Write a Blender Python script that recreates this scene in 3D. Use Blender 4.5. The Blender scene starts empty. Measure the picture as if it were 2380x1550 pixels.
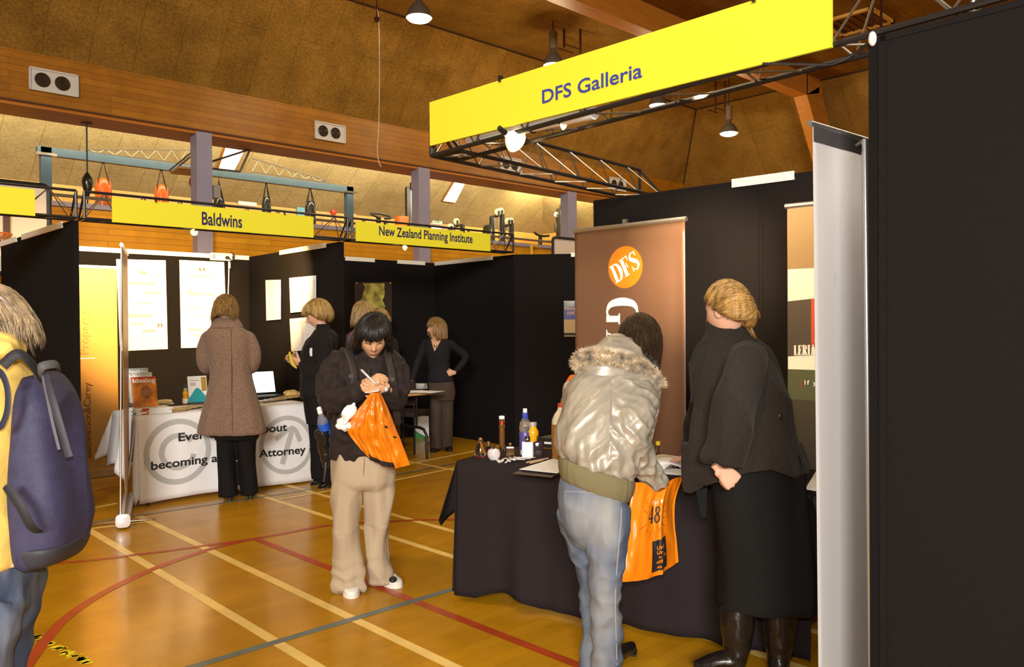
import bpy, bmesh, math, random
from mathutils import Vector, Matrix, noise
random.seed(7)
S = bpy.context.scene
COL = S.collection
V = Vector
# ------------------------------------------------------------------ camera
EYE = V((0, 0, 1.47))
YAW, PITCH, ROLL, FPX = math.radians(46.4355), math.radians(-.62617), math.radians(.42066), 1867.3
FW = V((math.cos(YAW)*math.cos(PITCH), math.sin(YAW)*math.cos(PITCH), math.sin(PITCH)))
RT0 = V((math.sin(YAW), -math.cos(YAW), 0))
DN0 = FW.cross(RT0)
RT = RT0*math.cos(ROLL) + DN0*math.sin(ROLL)
DN = DN0*math.cos(ROLL) - RT0*math.sin(ROLL)
cam_data = bpy.data.cameras.new('camera')
cam_data.sensor_fit = 'HORIZONTAL'
cam_data.sensor_width = 36
cam_data.lens = FPX/2380*36
cam_data.clip_end = 200
cam = bpy.data.objects.new('camera', cam_data)
COL.objects.link(cam)
M = Matrix.Identity(4)
for i in range(3):
    M[i][0], M[i][1], M[i][2], M[i][3] = RT[i], -DN[i], -FW[i], EYE[i]
cam.matrix_world = M
S.camera = cam
S.view_settings.view_transform = 'Standard'
S.view_settings.look = 'None'
S.view_settings.gamma = 1
S.view_settings.exposure = 0.0
# ------------------------------------------------------------------ light
W = bpy.data.worlds.new('hall_air')
S.world = W
W.use_nodes = True
W.node_tree.nodes['Background'].inputs[0].default_value = (1.0, .66, .30, 1)
W.node_tree.nodes['Background'].inputs[1].default_value = .16

def lamp(name, kind, loc, power, color=(1, 1, 1), size=.1, target=None, angle=60, blend=.5, sizey=None):
    d = bpy.data.lights.new(name, kind)
    d.energy = power
    d.color = color
    if kind == 'AREA':
        d.size = size
        if sizey:
            d.shape = 'RECTANGLE'
            d.size_y = sizey
    else:
        d.shadow_soft_size = size
    if kind == 'SPOT':
        d.spot_size = math.radians(angle)
        d.spot_blend = blend
    o = bpy.data.objects.new(name, d)
    COL.objects.link(o)
    o.location = loc
    if target is not None:
        o.rotation_euler = (V(target)-V(loc)).to_track_quat('-Z', 'Y').to_euler()
    return o

WARM = (1, .70, .36)
lamp('camera_flash', 'POINT', EYE + V((-.03, .03, .16)), 180, (1, .98, .95), .04)
# unseen soft fill light added behind the camera, high bay lamps overhead
lamp('frontal_fill_light', 'AREA', EYE-FW*14-RT*.5+V((0, 0, 4.2)), 3700, (1, .96, .90), 5, EYE+FW*6+V((0, 0, -.6)), sizey=3)
for x, y in ((-3, -1), (-2, 6), (4, -3), (9, 0), (1.5, 4.2), (6, 5)):
    lamp('high_bay_light', 'AREA', (x, y, 5.9), 70, (1, .80, .48), .5, (x, y, 0))
# daylight and strip light up on the balcony
lamp('balcony_strip_light', 'AREA', (8, 13.6, 4.75), 420, (1, .86, .58), 14, (8, 16.5, 4.9), sizey=.3)
lamp('balcony_far_light', 'AREA', (15.5, 14.2, 4.9), 120, (1, .84, .46), 2, (16.5, 15.5, 4.4), sizey=.5)

def at(px, py, **k):
    """point seen at photo pixel (px, py) on the plane X=, Y= or Z=, or at depth d="""
    v = FW + RT*((px-1190)/FPX) + DN*((py-775)/FPX)
    a, val = next(iter(k.items()))
    if a == 'd':
        return EYE + v*val
    i = 'XYZ'.index(a)
    return EYE + v*((val-EYE[i])/v[i])
def on(px, py, p0, n):
    v = FW + RT*((px-1190)/FPX) + DN*((py-775)/FPX)
    return EYE + v*((V(p0)-EYE).dot(n)/v.dot(n))
# ------------------------------------------------------------------ materials
def mat(name, color, rough=.6, metal=0, spec=.5, var=0, vscale=8, bump=0, bscale=60, emit=0, emitc=None,
        trans=0, alpha=1, sheen=0, stretch=None, coat=0, detail=4):
    m = bpy.data.materials.new(name)
    m.use_nodes = True
    nt = m.node_tree
    b = nt.nodes['Principled BSDF']
    b.inputs['Base Color'].default_value = (*color, 1)
    b.inputs['Roughness'].default_value = rough
    b.inputs['Metallic'].default_value = metal
    b.inputs['Specular IOR Level'].default_value = spec
    if trans: b.inputs['Transmission Weight'].default_value = trans
    if alpha < 1: b.inputs['Alpha'].default_value = alpha
    if sheen:
        b.inputs['Sheen Weight'].default_value = sheen
        b.inputs['Sheen Roughness'].default_value = .5
    if coat:
        b.inputs['Coat Weight'].default_value = coat
        b.inputs['Coat Roughness'].default_value = .08
    if emit:
        b.inputs['Emission Color'].default_value = (*(emitc or color), 1)
        b.inputs['Emission Strength'].default_value = emit
    if var or bump:
        tc = nt.nodes.new('ShaderNodeTexCoord')
        mp = nt.nodes.new('ShaderNodeMapping')
        if stretch: mp.inputs['Scale'].default_value = stretch
        nt.links.new(tc.outputs['Object'], mp.inputs[0])
    if var:
        n = nt.nodes.new('ShaderNodeTexNoise')
        n.inputs['Scale'].default_value = vscale
        n.inputs['Detail'].default_value = detail
        nt.links.new(mp.outputs[0], n.inputs['Vector'])
        r = nt.nodes.new('ShaderNodeMapRange')
        r.inputs[1].default_value, r.inputs[2].default_value = .3, .7
        r.inputs[3].default_value, r.inputs[4].default_value = 1-var, 1+var
        nt.links.new(n.outputs[0], r.inputs[0])
        mx = nt.nodes.new('ShaderNodeVectorMath')
        mx.operation = 'SCALE'
        mx.inputs[0].default_value = color
        nt.links.new(r.outputs[0], mx.inputs['Scale'])
        nt.links.new(mx.outputs[0], b.inputs['Base Color'])
    if bump:
        n = nt.nodes.new('ShaderNodeTexNoise')
        n.inputs['Scale'].default_value = bscale
        n.inputs['Detail'].default_value = 3
        nt.links.new(mp.outputs[0], n.inputs['Vector'])
        bp = nt.nodes.new('ShaderNodeBump')
        bp.inputs['Strength'].default_value = bump
        bp.inputs['Distance'].default_value = .01
        nt.links.new(n.outputs[0], bp.inputs['Height'])
        nt.links.new(bp.outputs[0], b.inputs['Normal'])
    return m

def brickmat(name, c1, c2, cm, axes, bw, rh, mortar=.004, rough=.5, mottle=0, mscale=30, offs=.5, spec=.4, bump=0):
    """boards or panels: axes = two 3-vectors giving along-board and across-board coordinates"""
    m = bpy.data.materials.new(name)
    m.use_nodes = True
    nt = m.node_tree
    L = nt.links.new
    b = nt.nodes['Principled BSDF']
    b.inputs['Roughness'].default_value = rough
    b.inputs['Specular IOR Level'].default_value = spec
    g = nt.nodes.new('ShaderNodeNewGeometry')
    cx = nt.nodes.new('ShaderNodeCombineXYZ')
    for i, a in enumerate(axes):
        d = nt.nodes.new('ShaderNodeVectorMath'); d.operation = 'DOT_PRODUCT'
        d.inputs[1].default_value = a
        L(g.outputs['Position'], d.inputs[0]); L(d.outputs['Value'], cx.inputs[i])
    br = nt.nodes.new('ShaderNodeTexBrick')
    br.offset = offs
    br.inputs['Scale'].default_value = 1
    br.inputs['Brick Width'].default_value = bw
    br.inputs['Row Height'].default_value = rh
    br.inputs['Mortar Size'].default_value = mortar
    br.inputs['Mortar Smooth'].default_value = .1
    br.inputs['Color1'].default_value = (*c1, 1)
    br.inputs['Color2'].default_value = (*c2, 1)
    br.inputs['Mortar'].default_value = (*cm, 1)
    L(cx.outputs[0], br.inputs['Vector'])
    col = br.outputs['Color']
    for scale, amt, st in ((mscale, mottle, (1, 1, 1)), (2.2, mottle*.7, (1, 1, 1))):
        if not amt: continue
        mp = nt.nodes.new('ShaderNodeMapping')
        if st != (1, 1, 1): mp.inputs['Scale'].default_value = st
        L(g.outputs['Position'], mp.inputs[0])
        n = nt.nodes.new('ShaderNodeTexNoise')
        n.inputs['Scale'].default_value = scale
        n.inputs['Detail'].default_value = 6
        L(mp.outputs[0], n.inputs['Vector'])
        r = nt.nodes.new('ShaderNodeMapRange')
        r.inputs[1].default_value, r.inputs[2].default_value = .3, .7
        r.inputs[3].default_value, r.inputs[4].default_value = 1-amt, 1+amt
        L(n.outputs[0], r.inputs[0])
        mx = nt.nodes.new('ShaderNodeVectorMath'); mx.operation = 'SCALE'
        L(col, mx.inputs[0]); L(r.outputs[0], mx.inputs['Scale'])
        col = mx.outputs[0]
    L(col, b.inputs['Base Color'])
    if bump:
        bp = nt.nodes.new('ShaderNodeBump'); bp.inputs['Strength'].default_value = bump
        L(br.outputs['Fac'], bp.inputs['Height']); bp.invert = True
        L(bp.outputs[0], b.inputs['Normal'])
    return m

def vcolmat(name, rough=.5, spec=.5, sss=0, bump=0, bscale=80):
    m = mat(name, (.5, .5, .5), rough, spec=spec, bump=bump, bscale=bscale)
    nt = m.node_tree
    a = nt.nodes.new('ShaderNodeAttribute'); a.attribute_name = 'col'
    nt.links.new(a.outputs['Color'], nt.nodes['Principled BSDF'].inputs['Base Color'])
    if sss:
        nt.nodes['Principled BSDF'].inputs['Subsurface Weight'].default_value = sss
        nt.nodes['Principled BSDF'].inputs['Subsurface Radius'].default_value = (.01, .004, .002)
    return m
# ------------------------------------------------------------------ mesh builder
def frame_of(d, hint=V((0, 0, 1))):
    d = d.normalized()
    if abs(d.dot(hint)) > .98: hint = V((1, 0, 0)) if abs(d.x) < .9 else V((0, 1, 0))
    u = hint.cross(d).normalized()
    return u, d.cross(u).normalized()
def cr(p0, p1, p2, p3, t):
    return ((p1*2) + (p2-p0)*t + (p0*2-p1*5+p2*4-p3)*t*t + (p1*3-p0-p2*3+p3)*t*t*t)*.5
def smooth_seq(seq, k):
    """Catmull-Rom through a list of tuples of Vectors/floats"""
    out = []
    n = len(seq)
    for i in range(n-1):
        a, b, c, d = seq[max(i-1, 0)], seq[i], seq[i+1], seq[min(i+2, n-1)]
        for j in range(k):
            out.append(tuple(cr(a[q], b[q], c[q], d[q], j/k) for q in range(len(b))))
    out.append(tuple(seq[-1]))
    return out
class MB:
    def __init__(s): s.v, s.f, s.mi, s.cur = [], [], [], 0
    def add(s, vs, fs):
        o = len(s.v)
        s.v += [V(p) for p in vs]
        s.f += [tuple(i+o for i in f) for f in fs]
        s.mi += [s.cur]*len(fs)
        return s
    def hexa(s, p):    # 8 corners: bottom 4 ccw, top 4 ccw
        return s.add(p, [(3, 2, 1, 0), (4, 5, 6, 7), (0, 1, 5, 4), (1, 2, 6, 5), (2, 3, 7, 6), (3, 0, 4, 7)])
    def box(s, c, sz, rz=0, m=None):
        x, y, z = sz[0]/2, sz[1]/2, sz[2]/2
        R = m or Matrix.Rotation(rz, 3, 'Z')
        c = V(c)
        return s.hexa([c+R@V(q) for q in ((-x, -y, -z), (x, -y, -z), (x, y, -z), (-x, y, -z), (-x, -y, z), (x, -y, z), (x, y, z), (-x, y, z))])
    def slab(s, a, b, c, d, th):   # quad a,b,c,d pushed back along its normal by th
        a, b, c, d = map(V, (a, b, c, d))
        n = (b-a).cross(d-a).normalized()*th
        return s.hexa([a-n, b-n, c-n, d-n, a, b, c, d])
    def quad(s, a, b, c, d): return s.add([a, b, c, d], [(0, 1, 2, 3)])
    def loft(s, rings, n=20, cap=True, k=1):
        """rings: (center, U, V, power) with U, V semi-axis vectors"""
        if k > 1: rings = smooth_seq(rings, k)
        vs, fs = [], []
        for c, u, v, p in rings:
            for i in range(n):
                t = 2*math.pi*i/n
                a, b = math.cos(t), math.sin(t)
                if p != 2:
                    a = math.copysign(abs(a)**(2/p), a); b = math.copysign(abs(b)**(2/p), b)
                vs.append(c+u*a+v*b)
        for j in range(len(rings)-1):
            for i in range(n):
                q = (i+1) % n
                fs.append((j*n+i, j*n+q, (j+1)*n+q, (j+1)*n+i))
        if cap:
            fs.append(tuple(range(n-1, -1, -1)))
            fs.append(tuple(range((len(rings)-1)*n, len(rings)*n)))
        return s.add(vs, fs)
    def tube(s, pts, r, n=10, k=1, cap=True, flat=1, hint=V((0, 0, 1)), round_ends=False, power=2):
        pts = [V(p) for p in pts]
        rs = list(r) if isinstance(r, (list, tuple)) else [r]*len(pts)
        if k > 1:
            sq = smooth_seq([(p, q) for p, q in zip(pts, rs)], k)
            pts, rs = [a[0] for a in sq], [a[1] for a in sq]
        if round_ends:
            d0, d1 = (pts[0]-pts[1]).normalized(), (pts[-1]-pts[-2]).normalized()
            a0, a1, r0, r1 = pts[0], pts[-1], rs[0], rs[-1]
            pts = [a0+d0*r0*.95, a0+d0*r0*.7] + pts + [a1+d1*r1*.7, a1+d1*r1*.95]
            rs = [r0*.25, r0*.7] + rs + [r1*.7, r1*.25]
        rings = []
        u = None
        for i, p in enumerate(pts):
            d = (pts[min(i+1, len(pts)-1)]-pts[max(i-1, 0)])
            if d.length < 1e-9: d = V((0, 0, 1))
            d.normalize()
            if u is None: u, v = frame_of(d, hint)
            else:
                u = (u-d*u.dot(d))
                u = u.normalized() if u.length > 1e-6 else frame_of(d, hint)[0]
                v = d.cross(u)
            rings.append((p, u*rs[i], v*rs[i]*flat, power))
        return s.loft(rings, n, cap)
    def cyl(s, a, b, r, r2=None, n=16): return s.tube([a, b], [r, r if r2 is None else r2], n)
    def lathe(s, prof, o, axis=V((0, 0, 1)), n=24, sx=1, sy=1, u=None, k=1, power=2):
        o, axis = V(o), V(axis).normalized()
        if u is None: u, v = frame_of(axis)
        else: u = V(u).normalized(); v = axis.cross(u)
        return s.loft([(o+axis*z, u*max(r, 1e-4)*sx, v*max(r, 1e-4)*sy, power) for r, z in prof], n, True)
    def ellipsoid(s, c, U, Vv, Wv, n=20, m=12):
        c = V(c)
        rings = []
        for j in range(m+1):
            t = math.pi*j/m
            rings.append((c-Wv*math.cos(t), U*max(math.sin(t), .02), Vv*max(math.sin(t), .02), 2))
        return s.loft(rings, n)
    def grid(s, f, nu, nv, closed=False):
        vs = [f(i/(nu if closed else nu-1), j/(nv-1)) for j in range(nv) for i in range(nu)]
        fs = []
        for j in range(nv-1):
            for i in range(nu if closed else nu-1):
                q = (i+1) % nu
                fs.append((j*nu+i, j*nu+q, (j+1)*nu+q, (j+1)*nu+i))
        return s.add(vs, fs)
    def prism(s, poly, ext):
        ext = V(ext); n = len(poly)
        poly = [V(p) for p in poly]
        return s.add(poly + [p+ext for p in poly], [tuple(range(n-1, -1, -1)), tuple(range(n, 2*n))] + [(i, (i+1) % n, (i+1) % n+n, i+n) for i in range(n)])
    def strip(s, pts, w, n=V((0, 0, 1))):
        """flat ribbon of width w (or list) along pts, lying across normal n"""
        pts = [V(p) for p in pts]
        vs = []
        for i, p in enumerate(pts):
            d = pts[min(i+1, len(pts)-1)]-pts[max(i-1, 0)]
            q = n.cross(d).normalized()*((w[i] if isinstance(w, (list, tuple)) else w)/2)
            vs += [p-q, p+q]
        return s.add(vs, [(2*i, 2*i+1, 2*i+3, 2*i+2)[::-1] for i in range(len(pts)-1)])
    def mesh(s, name, mats=()):
        me = bpy.data.meshes.new(name)
        me.from_pydata(s.v, [], s.f)
        for m in (mats if isinstance(mats, (list, tuple)) else [mats]):
            me.materials.append(m)
        me.polygons.foreach_set('material_index', s.mi)
        return me
    def build(s, name, m, parent=None, smooth=40, sub=0, solid=0, flip=True):
        me = s.mesh(name, m)
        if flip:
            bm = bmesh.new(); bm.from_mesh(me)
            bmesh.ops.recalc_face_normals(bm, faces=bm.faces)
            bm.to_mesh(me); bm.free()
        return link(name, me, parent, smooth, sub, solid)
def link(name, me, parent=None, smooth=40, sub=0, solid=0):
    if smooth:
        me.shade_smooth()
        if smooth < 180: me.set_sharp_from_angle(angle=math.radians(smooth))
    o = bpy.data.objects.new(name, me)
    COL.objects.link(o)
    if parent is None and len(me.vertices):
        xs = [v.co for v in me.vertices]
        lo = V((min(p.x for p in xs), min(p.y for p in xs), min(p.z for p in xs)))
        hi = V((max(p.x for p in xs), max(p.y for p in xs), max(p.z for p in xs)))
        base = V(((lo.x+hi.x)/2, (lo.y+hi.y)/2, lo.z))
        me.transform(Matrix.Translation(-base))
        o.location = base
    if parent is not None: setp(o, parent)
    if solid:
        q = o.modifiers.new('thick', 'SOLIDIFY'); q.thickness = solid; q.offset = 0
    if sub:
        q = o.modifiers.new('sub', 'SUBSURF'); q.levels = sub; q.render_levels = sub
    return o
def wmat(o):
    m = Matrix.LocRotScale(o.location, o.rotation_euler, o.scale)
    return wmat(o.parent) @ o.matrix_parent_inverse @ m if o.parent else m
def setp(o, p):
    o.parent = p
    o.matrix_parent_inverse = wmat(p).inverted()
def tag(o, label, cat, group=None, kind=None):
    o['label'] = label; o['category'] = cat
    if group: o['group'] = group
    if kind: o['kind'] = kind
    return o
def thing(name, label, cat, loc, group=None):
    o = bpy.data.objects.new(name, None)
    o.empty_display_size = .1
    COL.objects.link(o)
    o.location = V(loc)
    return tag(o, label, cat, group)
def struct(o, label=None, cat=None):
    o['kind'] = 'structure'
    if label: o['label'] = label; o['category'] = cat
    return o
def dup(root, loc, label, rz=0):
    def cp(o, par):
        c = o.copy(); COL.objects.link(c)
        if par is not None:
            c.parent = par; c.matrix_parent_inverse = o.matrix_parent_inverse.copy()
        for ch in o.children: cp(ch, c)
        return c
    r = cp(root, None)
    r.location = V(loc); r.rotation_euler.z = rz
    r['label'] = label
    return r
# ------------------------------------------------------------------ lettering
def text_raw(s, bold=0, spacing=1, shear=0, res=4):
    cu = bpy.data.curves.new('lettering', 'FONT')
    cu.body = s; cu.offset = bold; cu.space_character = spacing; cu.shear = shear; cu.resolution_u = res
    cu.space_line = 1.0
    o = bpy.data.objects.new('lettering', cu)
    COL.objects.link(o)
    dg = bpy.context.evaluated_depsgraph_get()
    me = bpy.data.meshes.new_from_object(o.evaluated_get(dg))
    vs = [v.co.copy() for v in me.vertices]; fs = [tuple(p.vertices) for p in me.polygons]
    bpy.data.objects.remove(o); bpy.data.curves.remove(cu); bpy.data.meshes.remove(me)
    x0, x1 = min(v.x for v in vs), max(v.x for v in vs)
    y0, y1 = min(v.y for v in vs), max(v.y for v in vs)
    return [((v.x-x0)/(x1-x0), (v.y-y0)/(y1-y0)) for v in vs], fs, (x1-x0)/(y1-y0)
def letters(mb, s, o, u, v, w=None, h=None, bold=0, spacing=1, lift=.0012, fn=None, shear=0):
    """s set in a box from corner o, w along unit u, h along unit v; fn maps (a, b) metres in the box to a point"""
    q, fs, asp = text_raw(s, bold, spacing, shear)
    if w is None: w = h*asp
    if h is None: h = w/asp
    if fn is None:
        u, v = V(u).normalized(), V(v).normalized()
        n = u.cross(v)*lift
        fn = lambda a, b: V(o)+u*a+v*b+n
    mb.add([fn(a*w, b*h) for a, b in q], fs)
    return w
def stroke(mb, pts, ws, fn, k=6):
    """brush stroke of varying width in a plane: pts 2-D, fn maps (a, b) to a point"""
    sq = smooth_seq([(V((p[0], p[1], 0)), w) for p, w in zip(pts, ws)], k) if len(pts) > 2 and k > 1 else [(V((p[0], p[1], 0)), w) for p, w in zip(pts, ws)]
    vs = []
    for i, (p, w) in enumerate(sq):
        d = sq[min(i+1, len(sq)-1)][0]-sq[max(i-1, 0)][0]
        q = V((-d.y, d.x, 0)).normalized()*w/2
        vs += [fn(p.x-q.x, p.y-q.y), fn(p.x+q.x, p.y+q.y)]
    mb.add(vs, [(2*i, 2*i+2, 2*i+3, 2*i+1) for i in range(len(sq)-1)])
SERIF = {  # glyphs on a 1-high grid: list of (points, widths, smoothing); straight strokes have smoothing 1
 'D': (.8, [([(.2, 0), (.2, 1)], [.2, .2], 1), ([(.02, .025), (.4, .025)], [.05, .05], 1), ([(.02, .975), (.4, .975)], [.05, .05], 1), ([(.35, .97), (.58, .88), (.7, .5), (.58, .12), (.35, .03)], [.05, .14, .22, .14, .05], 6)]),
 'F': (.66, [([(.2, 0), (.2, 1)], [.2, .2], 1), ([(.02, .025), (.4, .025)], [.05, .05], 1), ([(.02, .97), (.64, .97)], [.06, .06], 1), ([(.2, .52), (.45, .52)], [.05, .05], 1), ([(.63, 1), (.61, .72)], [.08, .03], 1), ([(.45, .66), (.45, .38)], [.05, .05], 1)]),
 'S': (.66, [([(.56, .84), (.36, .97), (.16, .84), (.16, .68), (.34, .53), (.52, .36), (.52, .15), (.3, .03), (.08, .17)], [.04, .06, .13, .18, .21, .18, .13, .06, .04], 6), ([(.57, 1), (.57, .72)], [.05, .05], 1), ([(.06, .3), (.06, 0)], [.05, .05], 1)]),
 'G': (.9, [([(.74, .76), (.58, .94), (.42, .97), (.2, .84), (.12, .5), (.2, .16), (.42, .03), (.6, .07), (.7, .2)], [.03, .06, .07, .17, .22, .17, .07, .08, .1], 6), ([(.7, 0), (.7, .42)], [.17, .17], 1), ([(.52, .42), (.88, .42)], [.05, .05], 1), ([(.76, 1), (.76, .68)], [.04, .05], 1)]),
 'A': (.82, [([(.12, .02), (.4, 1)], [.06, .06], 1), ([(.68, .02), (.4, 1)], [.2, .16], 1), ([(.22, .33), (.58, .33)], [.05, .05], 1), ([(.0, .025), (.26, .025)], [.05, .05], 1), ([(.5, .025), (.84, .025)], [.05, .05], 1)]),
 'L': (.66, [([(.2, 0), (.2, 1)], [.2, .2], 1), ([(.02, .975), (.38, .975)], [.05, .05], 1), ([(.02, .03), (.62, .03)], [.06, .06], 1), ([(.62, 0), (.6, .3)], [.08, .03], 1)]),
 'E': (.68, [([(.2, 0), (.2, 1)], [.2, .2], 1), ([(.02, .03), (.64, .03)], [.06, .06], 1), ([(.02, .97), (.62, .97)], [.06, .06], 1), ([(.2, .52), (.45, .52)], [.05, .05], 1), ([(.61, 1), (.59, .74)], [.08, .03], 1), ([(.63, 0), (.61, .28)], [.08, .03], 1), ([(.45, .66), (.45, .38)], [.05, .05], 1)]),
 'R': (.8, [([(.2, 0), (.2, 1)], [.2, .2], 1), ([(.02, .025), (.4, .025)], [.05, .05], 1), ([(.02, .975), (.4, .975)], [.05, .05], 1), ([(.35, .97), (.56, .9), (.6, .74), (.54, .56), (.3, .5)], [.05, .12, .2, .12, .05], 6), ([(.4, .5), (.64, .03)], [.16, .2], 1), ([(.56, .025), (.84, .025)], [.05, .05], 1)]),
 'I': (.42, [([(.21, 0), (.21, 1)], [.2, .2], 1), ([(.02, .025), (.4, .025)], [.05, .05], 1), ([(.02, .975), (.4, .975)], [.05, .05], 1)]),
 '4': (.7, [([(.46, 0), (.46, 1)], [.16, .12], 1), ([(.44, .98), (.06, .3)], [.05, .05], 1), ([(.03, .28), (.68, .28)], [.07, .07], 1), ([(.3, .025), (.64, .025)], [.05, .05], 1)]),
 '8': (.7, [([(.35, .55), (.14, .66), (.14, .86), (.35, .97), (.54, .86), (.54, .66), (.35, .55)], [.07, .13, .14, .06, .1, .1, .08], 6), ([(.35, .55), (.1, .4), (.1, .14), (.35, .03), (.6, .14), (.58, .38), (.35, .55)], [.08, .15, .18, .06, .13, .12, .07], 6)]),
}
def serif(mb, s, fn, h, w=1.0, gap=.06):
    x = 0
    for ch in s:
        adv, st = SERIF[ch]
        for pts, ws, k in st:
            stroke(mb, [((p[0]*w+x)*h, p[1]*h) for p in pts], [q*h for q in ws], fn, k)
        x += adv*w+gap
    return x*h
# ================================================================== materials in common
X3, Y3, Z3 = V((1, 0, 0)), V((0, 1, 0)), V((0, 0, 1))
m_floor = brickmat('varnished_floor_boards', (.50, .245, .008), (.45, .212, .006), (.38, .17, .005), (X3, Y3), 1.4, .085, .0018, .22, .10, 3.5, spec=.16)
_b = m_floor.node_tree.nodes['Principled BSDF']
_b.inputs['Coat Weight'].default_value = .06; _b.inputs['Coat Roughness'].default_value = .12
m_yline = mat('yellow_court_paint', (.84, .58, .17), .35, var=.12, vscale=6)
m_rline = mat('red_court_paint', (.42, .06, .012), .35, var=.15, vscale=6)
m_bline = mat('blue_court_paint', (.13, .16, .15), .35, var=.2, vscale=7)
m_pine = brickmat('tongue_and_groove_pine', (.66, .31, .014), (.56, .245, .010), (.25, .085, .004), (X3, Z3), 2.6, .095, .003, .42, .10, 5)
m_beam = brickmat('oiled_beam_boards', (.38, .150, .007), (.31, .115, .005), (.15, .045, .002), (X3, Z3), 2.6, .092, .003, .42, .12, 4)
m_soffit = mat('orange_soffit_timber', (.46, .15, .008), .5, var=.12, vscale=5, stretch=(.3, 4, 4))
m_pinev = brickmat('vertical_pine_lining', (.72, .37, .06), (.60, .29, .045), (.34, .13, .018), (Z3, X3), 3, .11, .004, .45, .08, 5)
m_pinevy = brickmat('vertical_pine_lining_end', (.72, .37, .06), (.60, .29, .045), (.34, .13, .018), (Z3, Y3), 3, .11, .004, .45, .08, 5)
m_cap = mat('pale_pine_capping', (.74, .40, .09), .45, var=.1, vscale=3, stretch=(.3, 3, 3))
SL = V((0, -.61, .79))
FBa, FBb, FBc = (.285, .150, .026), (.245, .127, .021), (.17, .085, .013)
m_fib = brickmat('wood_fibre_board_side', FBa, FBb, FBc, (SL, X3), 2.4, .6, .005, .95, .30, 34, spec=.1)
m_fibe = brickmat('wood_fibre_board_end', FBa, FBb, FBc, (V((-.61, 0, .79)), Y3), 2.4, .6, .005, .95, .20, 26, spec=.1)
m_fibf = brickmat('wood_fibre_board_flat', FBa, FBb, FBc, (X3, Y3), 2.4, .6, .005, .95, .20, 26, spec=.1)
m_col = mat('lilac_painted_steel', (.30, .275, .36), .5, var=.05, vscale=3)
m_fabric = mat('black_panel_fabric', (.0120, .0104, .0104), .95, spec=.06, var=.35, vscale=900, bump=.35, bscale=700)
m_frame = mat('black_painted_metal', (.012, .011, .011), .38, spec=.5)
m_steel = mat('bright_steel', (.6, .58, .55), .25, metal=1)
m_alu = mat('brushed_aluminium', (.62, .62, .62), .3, metal=.9)
m_white = mat('white_paper', (.86, .86, .84), .6, spec=.2)
m_whitep = mat('white_plastic', (.78, .78, .76), .4)
m_yel = mat('yellow_sign_vinyl', (.76, .71, .035), .45, spec=.35)
m_blue = mat('blue_lettering', (.035, .05, .30), .5)
m_navy = mat('navy_lettering', (.02, .014, .10), .5)
m_black = mat('black_print', (.012, .011, .012), .6)
m_dark = mat('dark_rubber', (.014, .013, .013), .5)
m_glow = mat('lamp_glow', (1, .96, .9), .5, emit=30)
m_warmglow = mat('warm_lamp_glow', (1, .82, .5), .5, emit=12)
m_red = mat('red_enamel', (.55, .05, .015), .35)
m_sky = mat('skylight_daylight', (1, 1, 1), .5, emit=3.2, emitc=(.95, .97, 1))
# ================================================================== the hall
mb = MB(); mb.add([(-7, -6, 0), (24, -6, 0), (24, 12.75, 0), (-7, 12.75, 0)], [(0, 1, 2, 3)])
floor = struct(mb.build('floor', m_floor, smooth=0), 'varnished golden timber sports floor with coloured court lines', 'floor')
def fl(x, y): return at(x, y, Z=0)
_cz = [.0010]
def court(ptsx, w, m, z=.0012, world=None):
    _cz[0] += .00008; z = _cz[0]
    pts = [V((p[0], p[1], z)) for p in world] if world else [V((*fl(*p)[:2], z)) for p in ptsx]
    q = MB(); q.strip(pts, w)
    o = q.build('court_line', m, floor, smooth=0, flip=False); o['kind'] = 'structure'
def ext(p, q, t0, t1):
    a, b = fl(*p), fl(*q); d = (b-a).normalized()
    return [a-d*t0, b+d*t1]
for p, q, t0, t1, m in (((206, 1231), (736, 1549), .25, 2.5, m_yline), ((320, 1199), (1053, 1549), 0, 3, m_yline), ((600, 1150), (1046, 1292), .6, 4, m_yline),
                        ((660, 1126), (1046, 1233), 3, 4, m_yline), ((592, 1252), (1080, 1443), 0, 1.6, m_rline)):
    court(None, .055, m, .0012, ext(p, q, t0, t1))
for p, q, t0, t1, m, w in (((452, 1549), (1038, 1374), .8, 1.2, m_bline, .052), ((331, 1197), (728, 1137), 1.2, 0, m_bline, .04), ((100, 1243), (345, 1212), 0, 0, m_yline, .045),
                     ((190, 1186), (272, 1170), .3, 0, m_yline, .045), ((649, 1161), (770, 1140), 0, 0, m_yline, .045),
                     ((915, 1117), (1060, 1087), .5, 1.2, m_yline, .05), ((915, 1086), (1060, 1057), .6, 1.5, m_yline, .05), ((900, 1108), (1060, 1077), .6, 1.5, m_bline, .045), ((935, 1070), (1060, 1094), .5, 3, m_yline, .05)):
    court(None, w, m, .0010, ext(p, q, t0, t1))
arc = [fl(*p) for p in ((30, 1600), (62, 1549), (105, 1490), (150, 1440), (230, 1384), (330, 1334), (420, 1299), (505, 1272), (592, 1252))]
arc = [V((a.x, a.y, 0)) for a in [t[0] for t in smooth_seq([(p,) for p in arc], 6)]]
court(None, .055, m_rline, .0014, arc)
arc2 = [t[0] for t in smooth_seq([(fl(*p),) for p in ((60, 1314), (180, 1305), (330, 1288), (592, 1252), (760, 1222), (900, 1212), (1050, 1208), (1250, 1215))], 6)]
court(None, .045, m_rline, .0011, arc2)
q = MB(); rr = random.Random(3)
for i in range(46):
    t = rr.random(); c = fl(60+150*t+rr.uniform(-10, 10), 1468+75*t+rr.uniform(-4, 4)); a = rr.uniform(0, 3)
    q.add([c+V((math.cos(a+k)*rr.uniform(.008, .035), math.sin(a+k)*rr.uniform(.006, .02), .002)) for k in (0, 1.3, 2.6, 3.9, 5.1)], [(0, 1, 2, 3, 4)])
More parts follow.
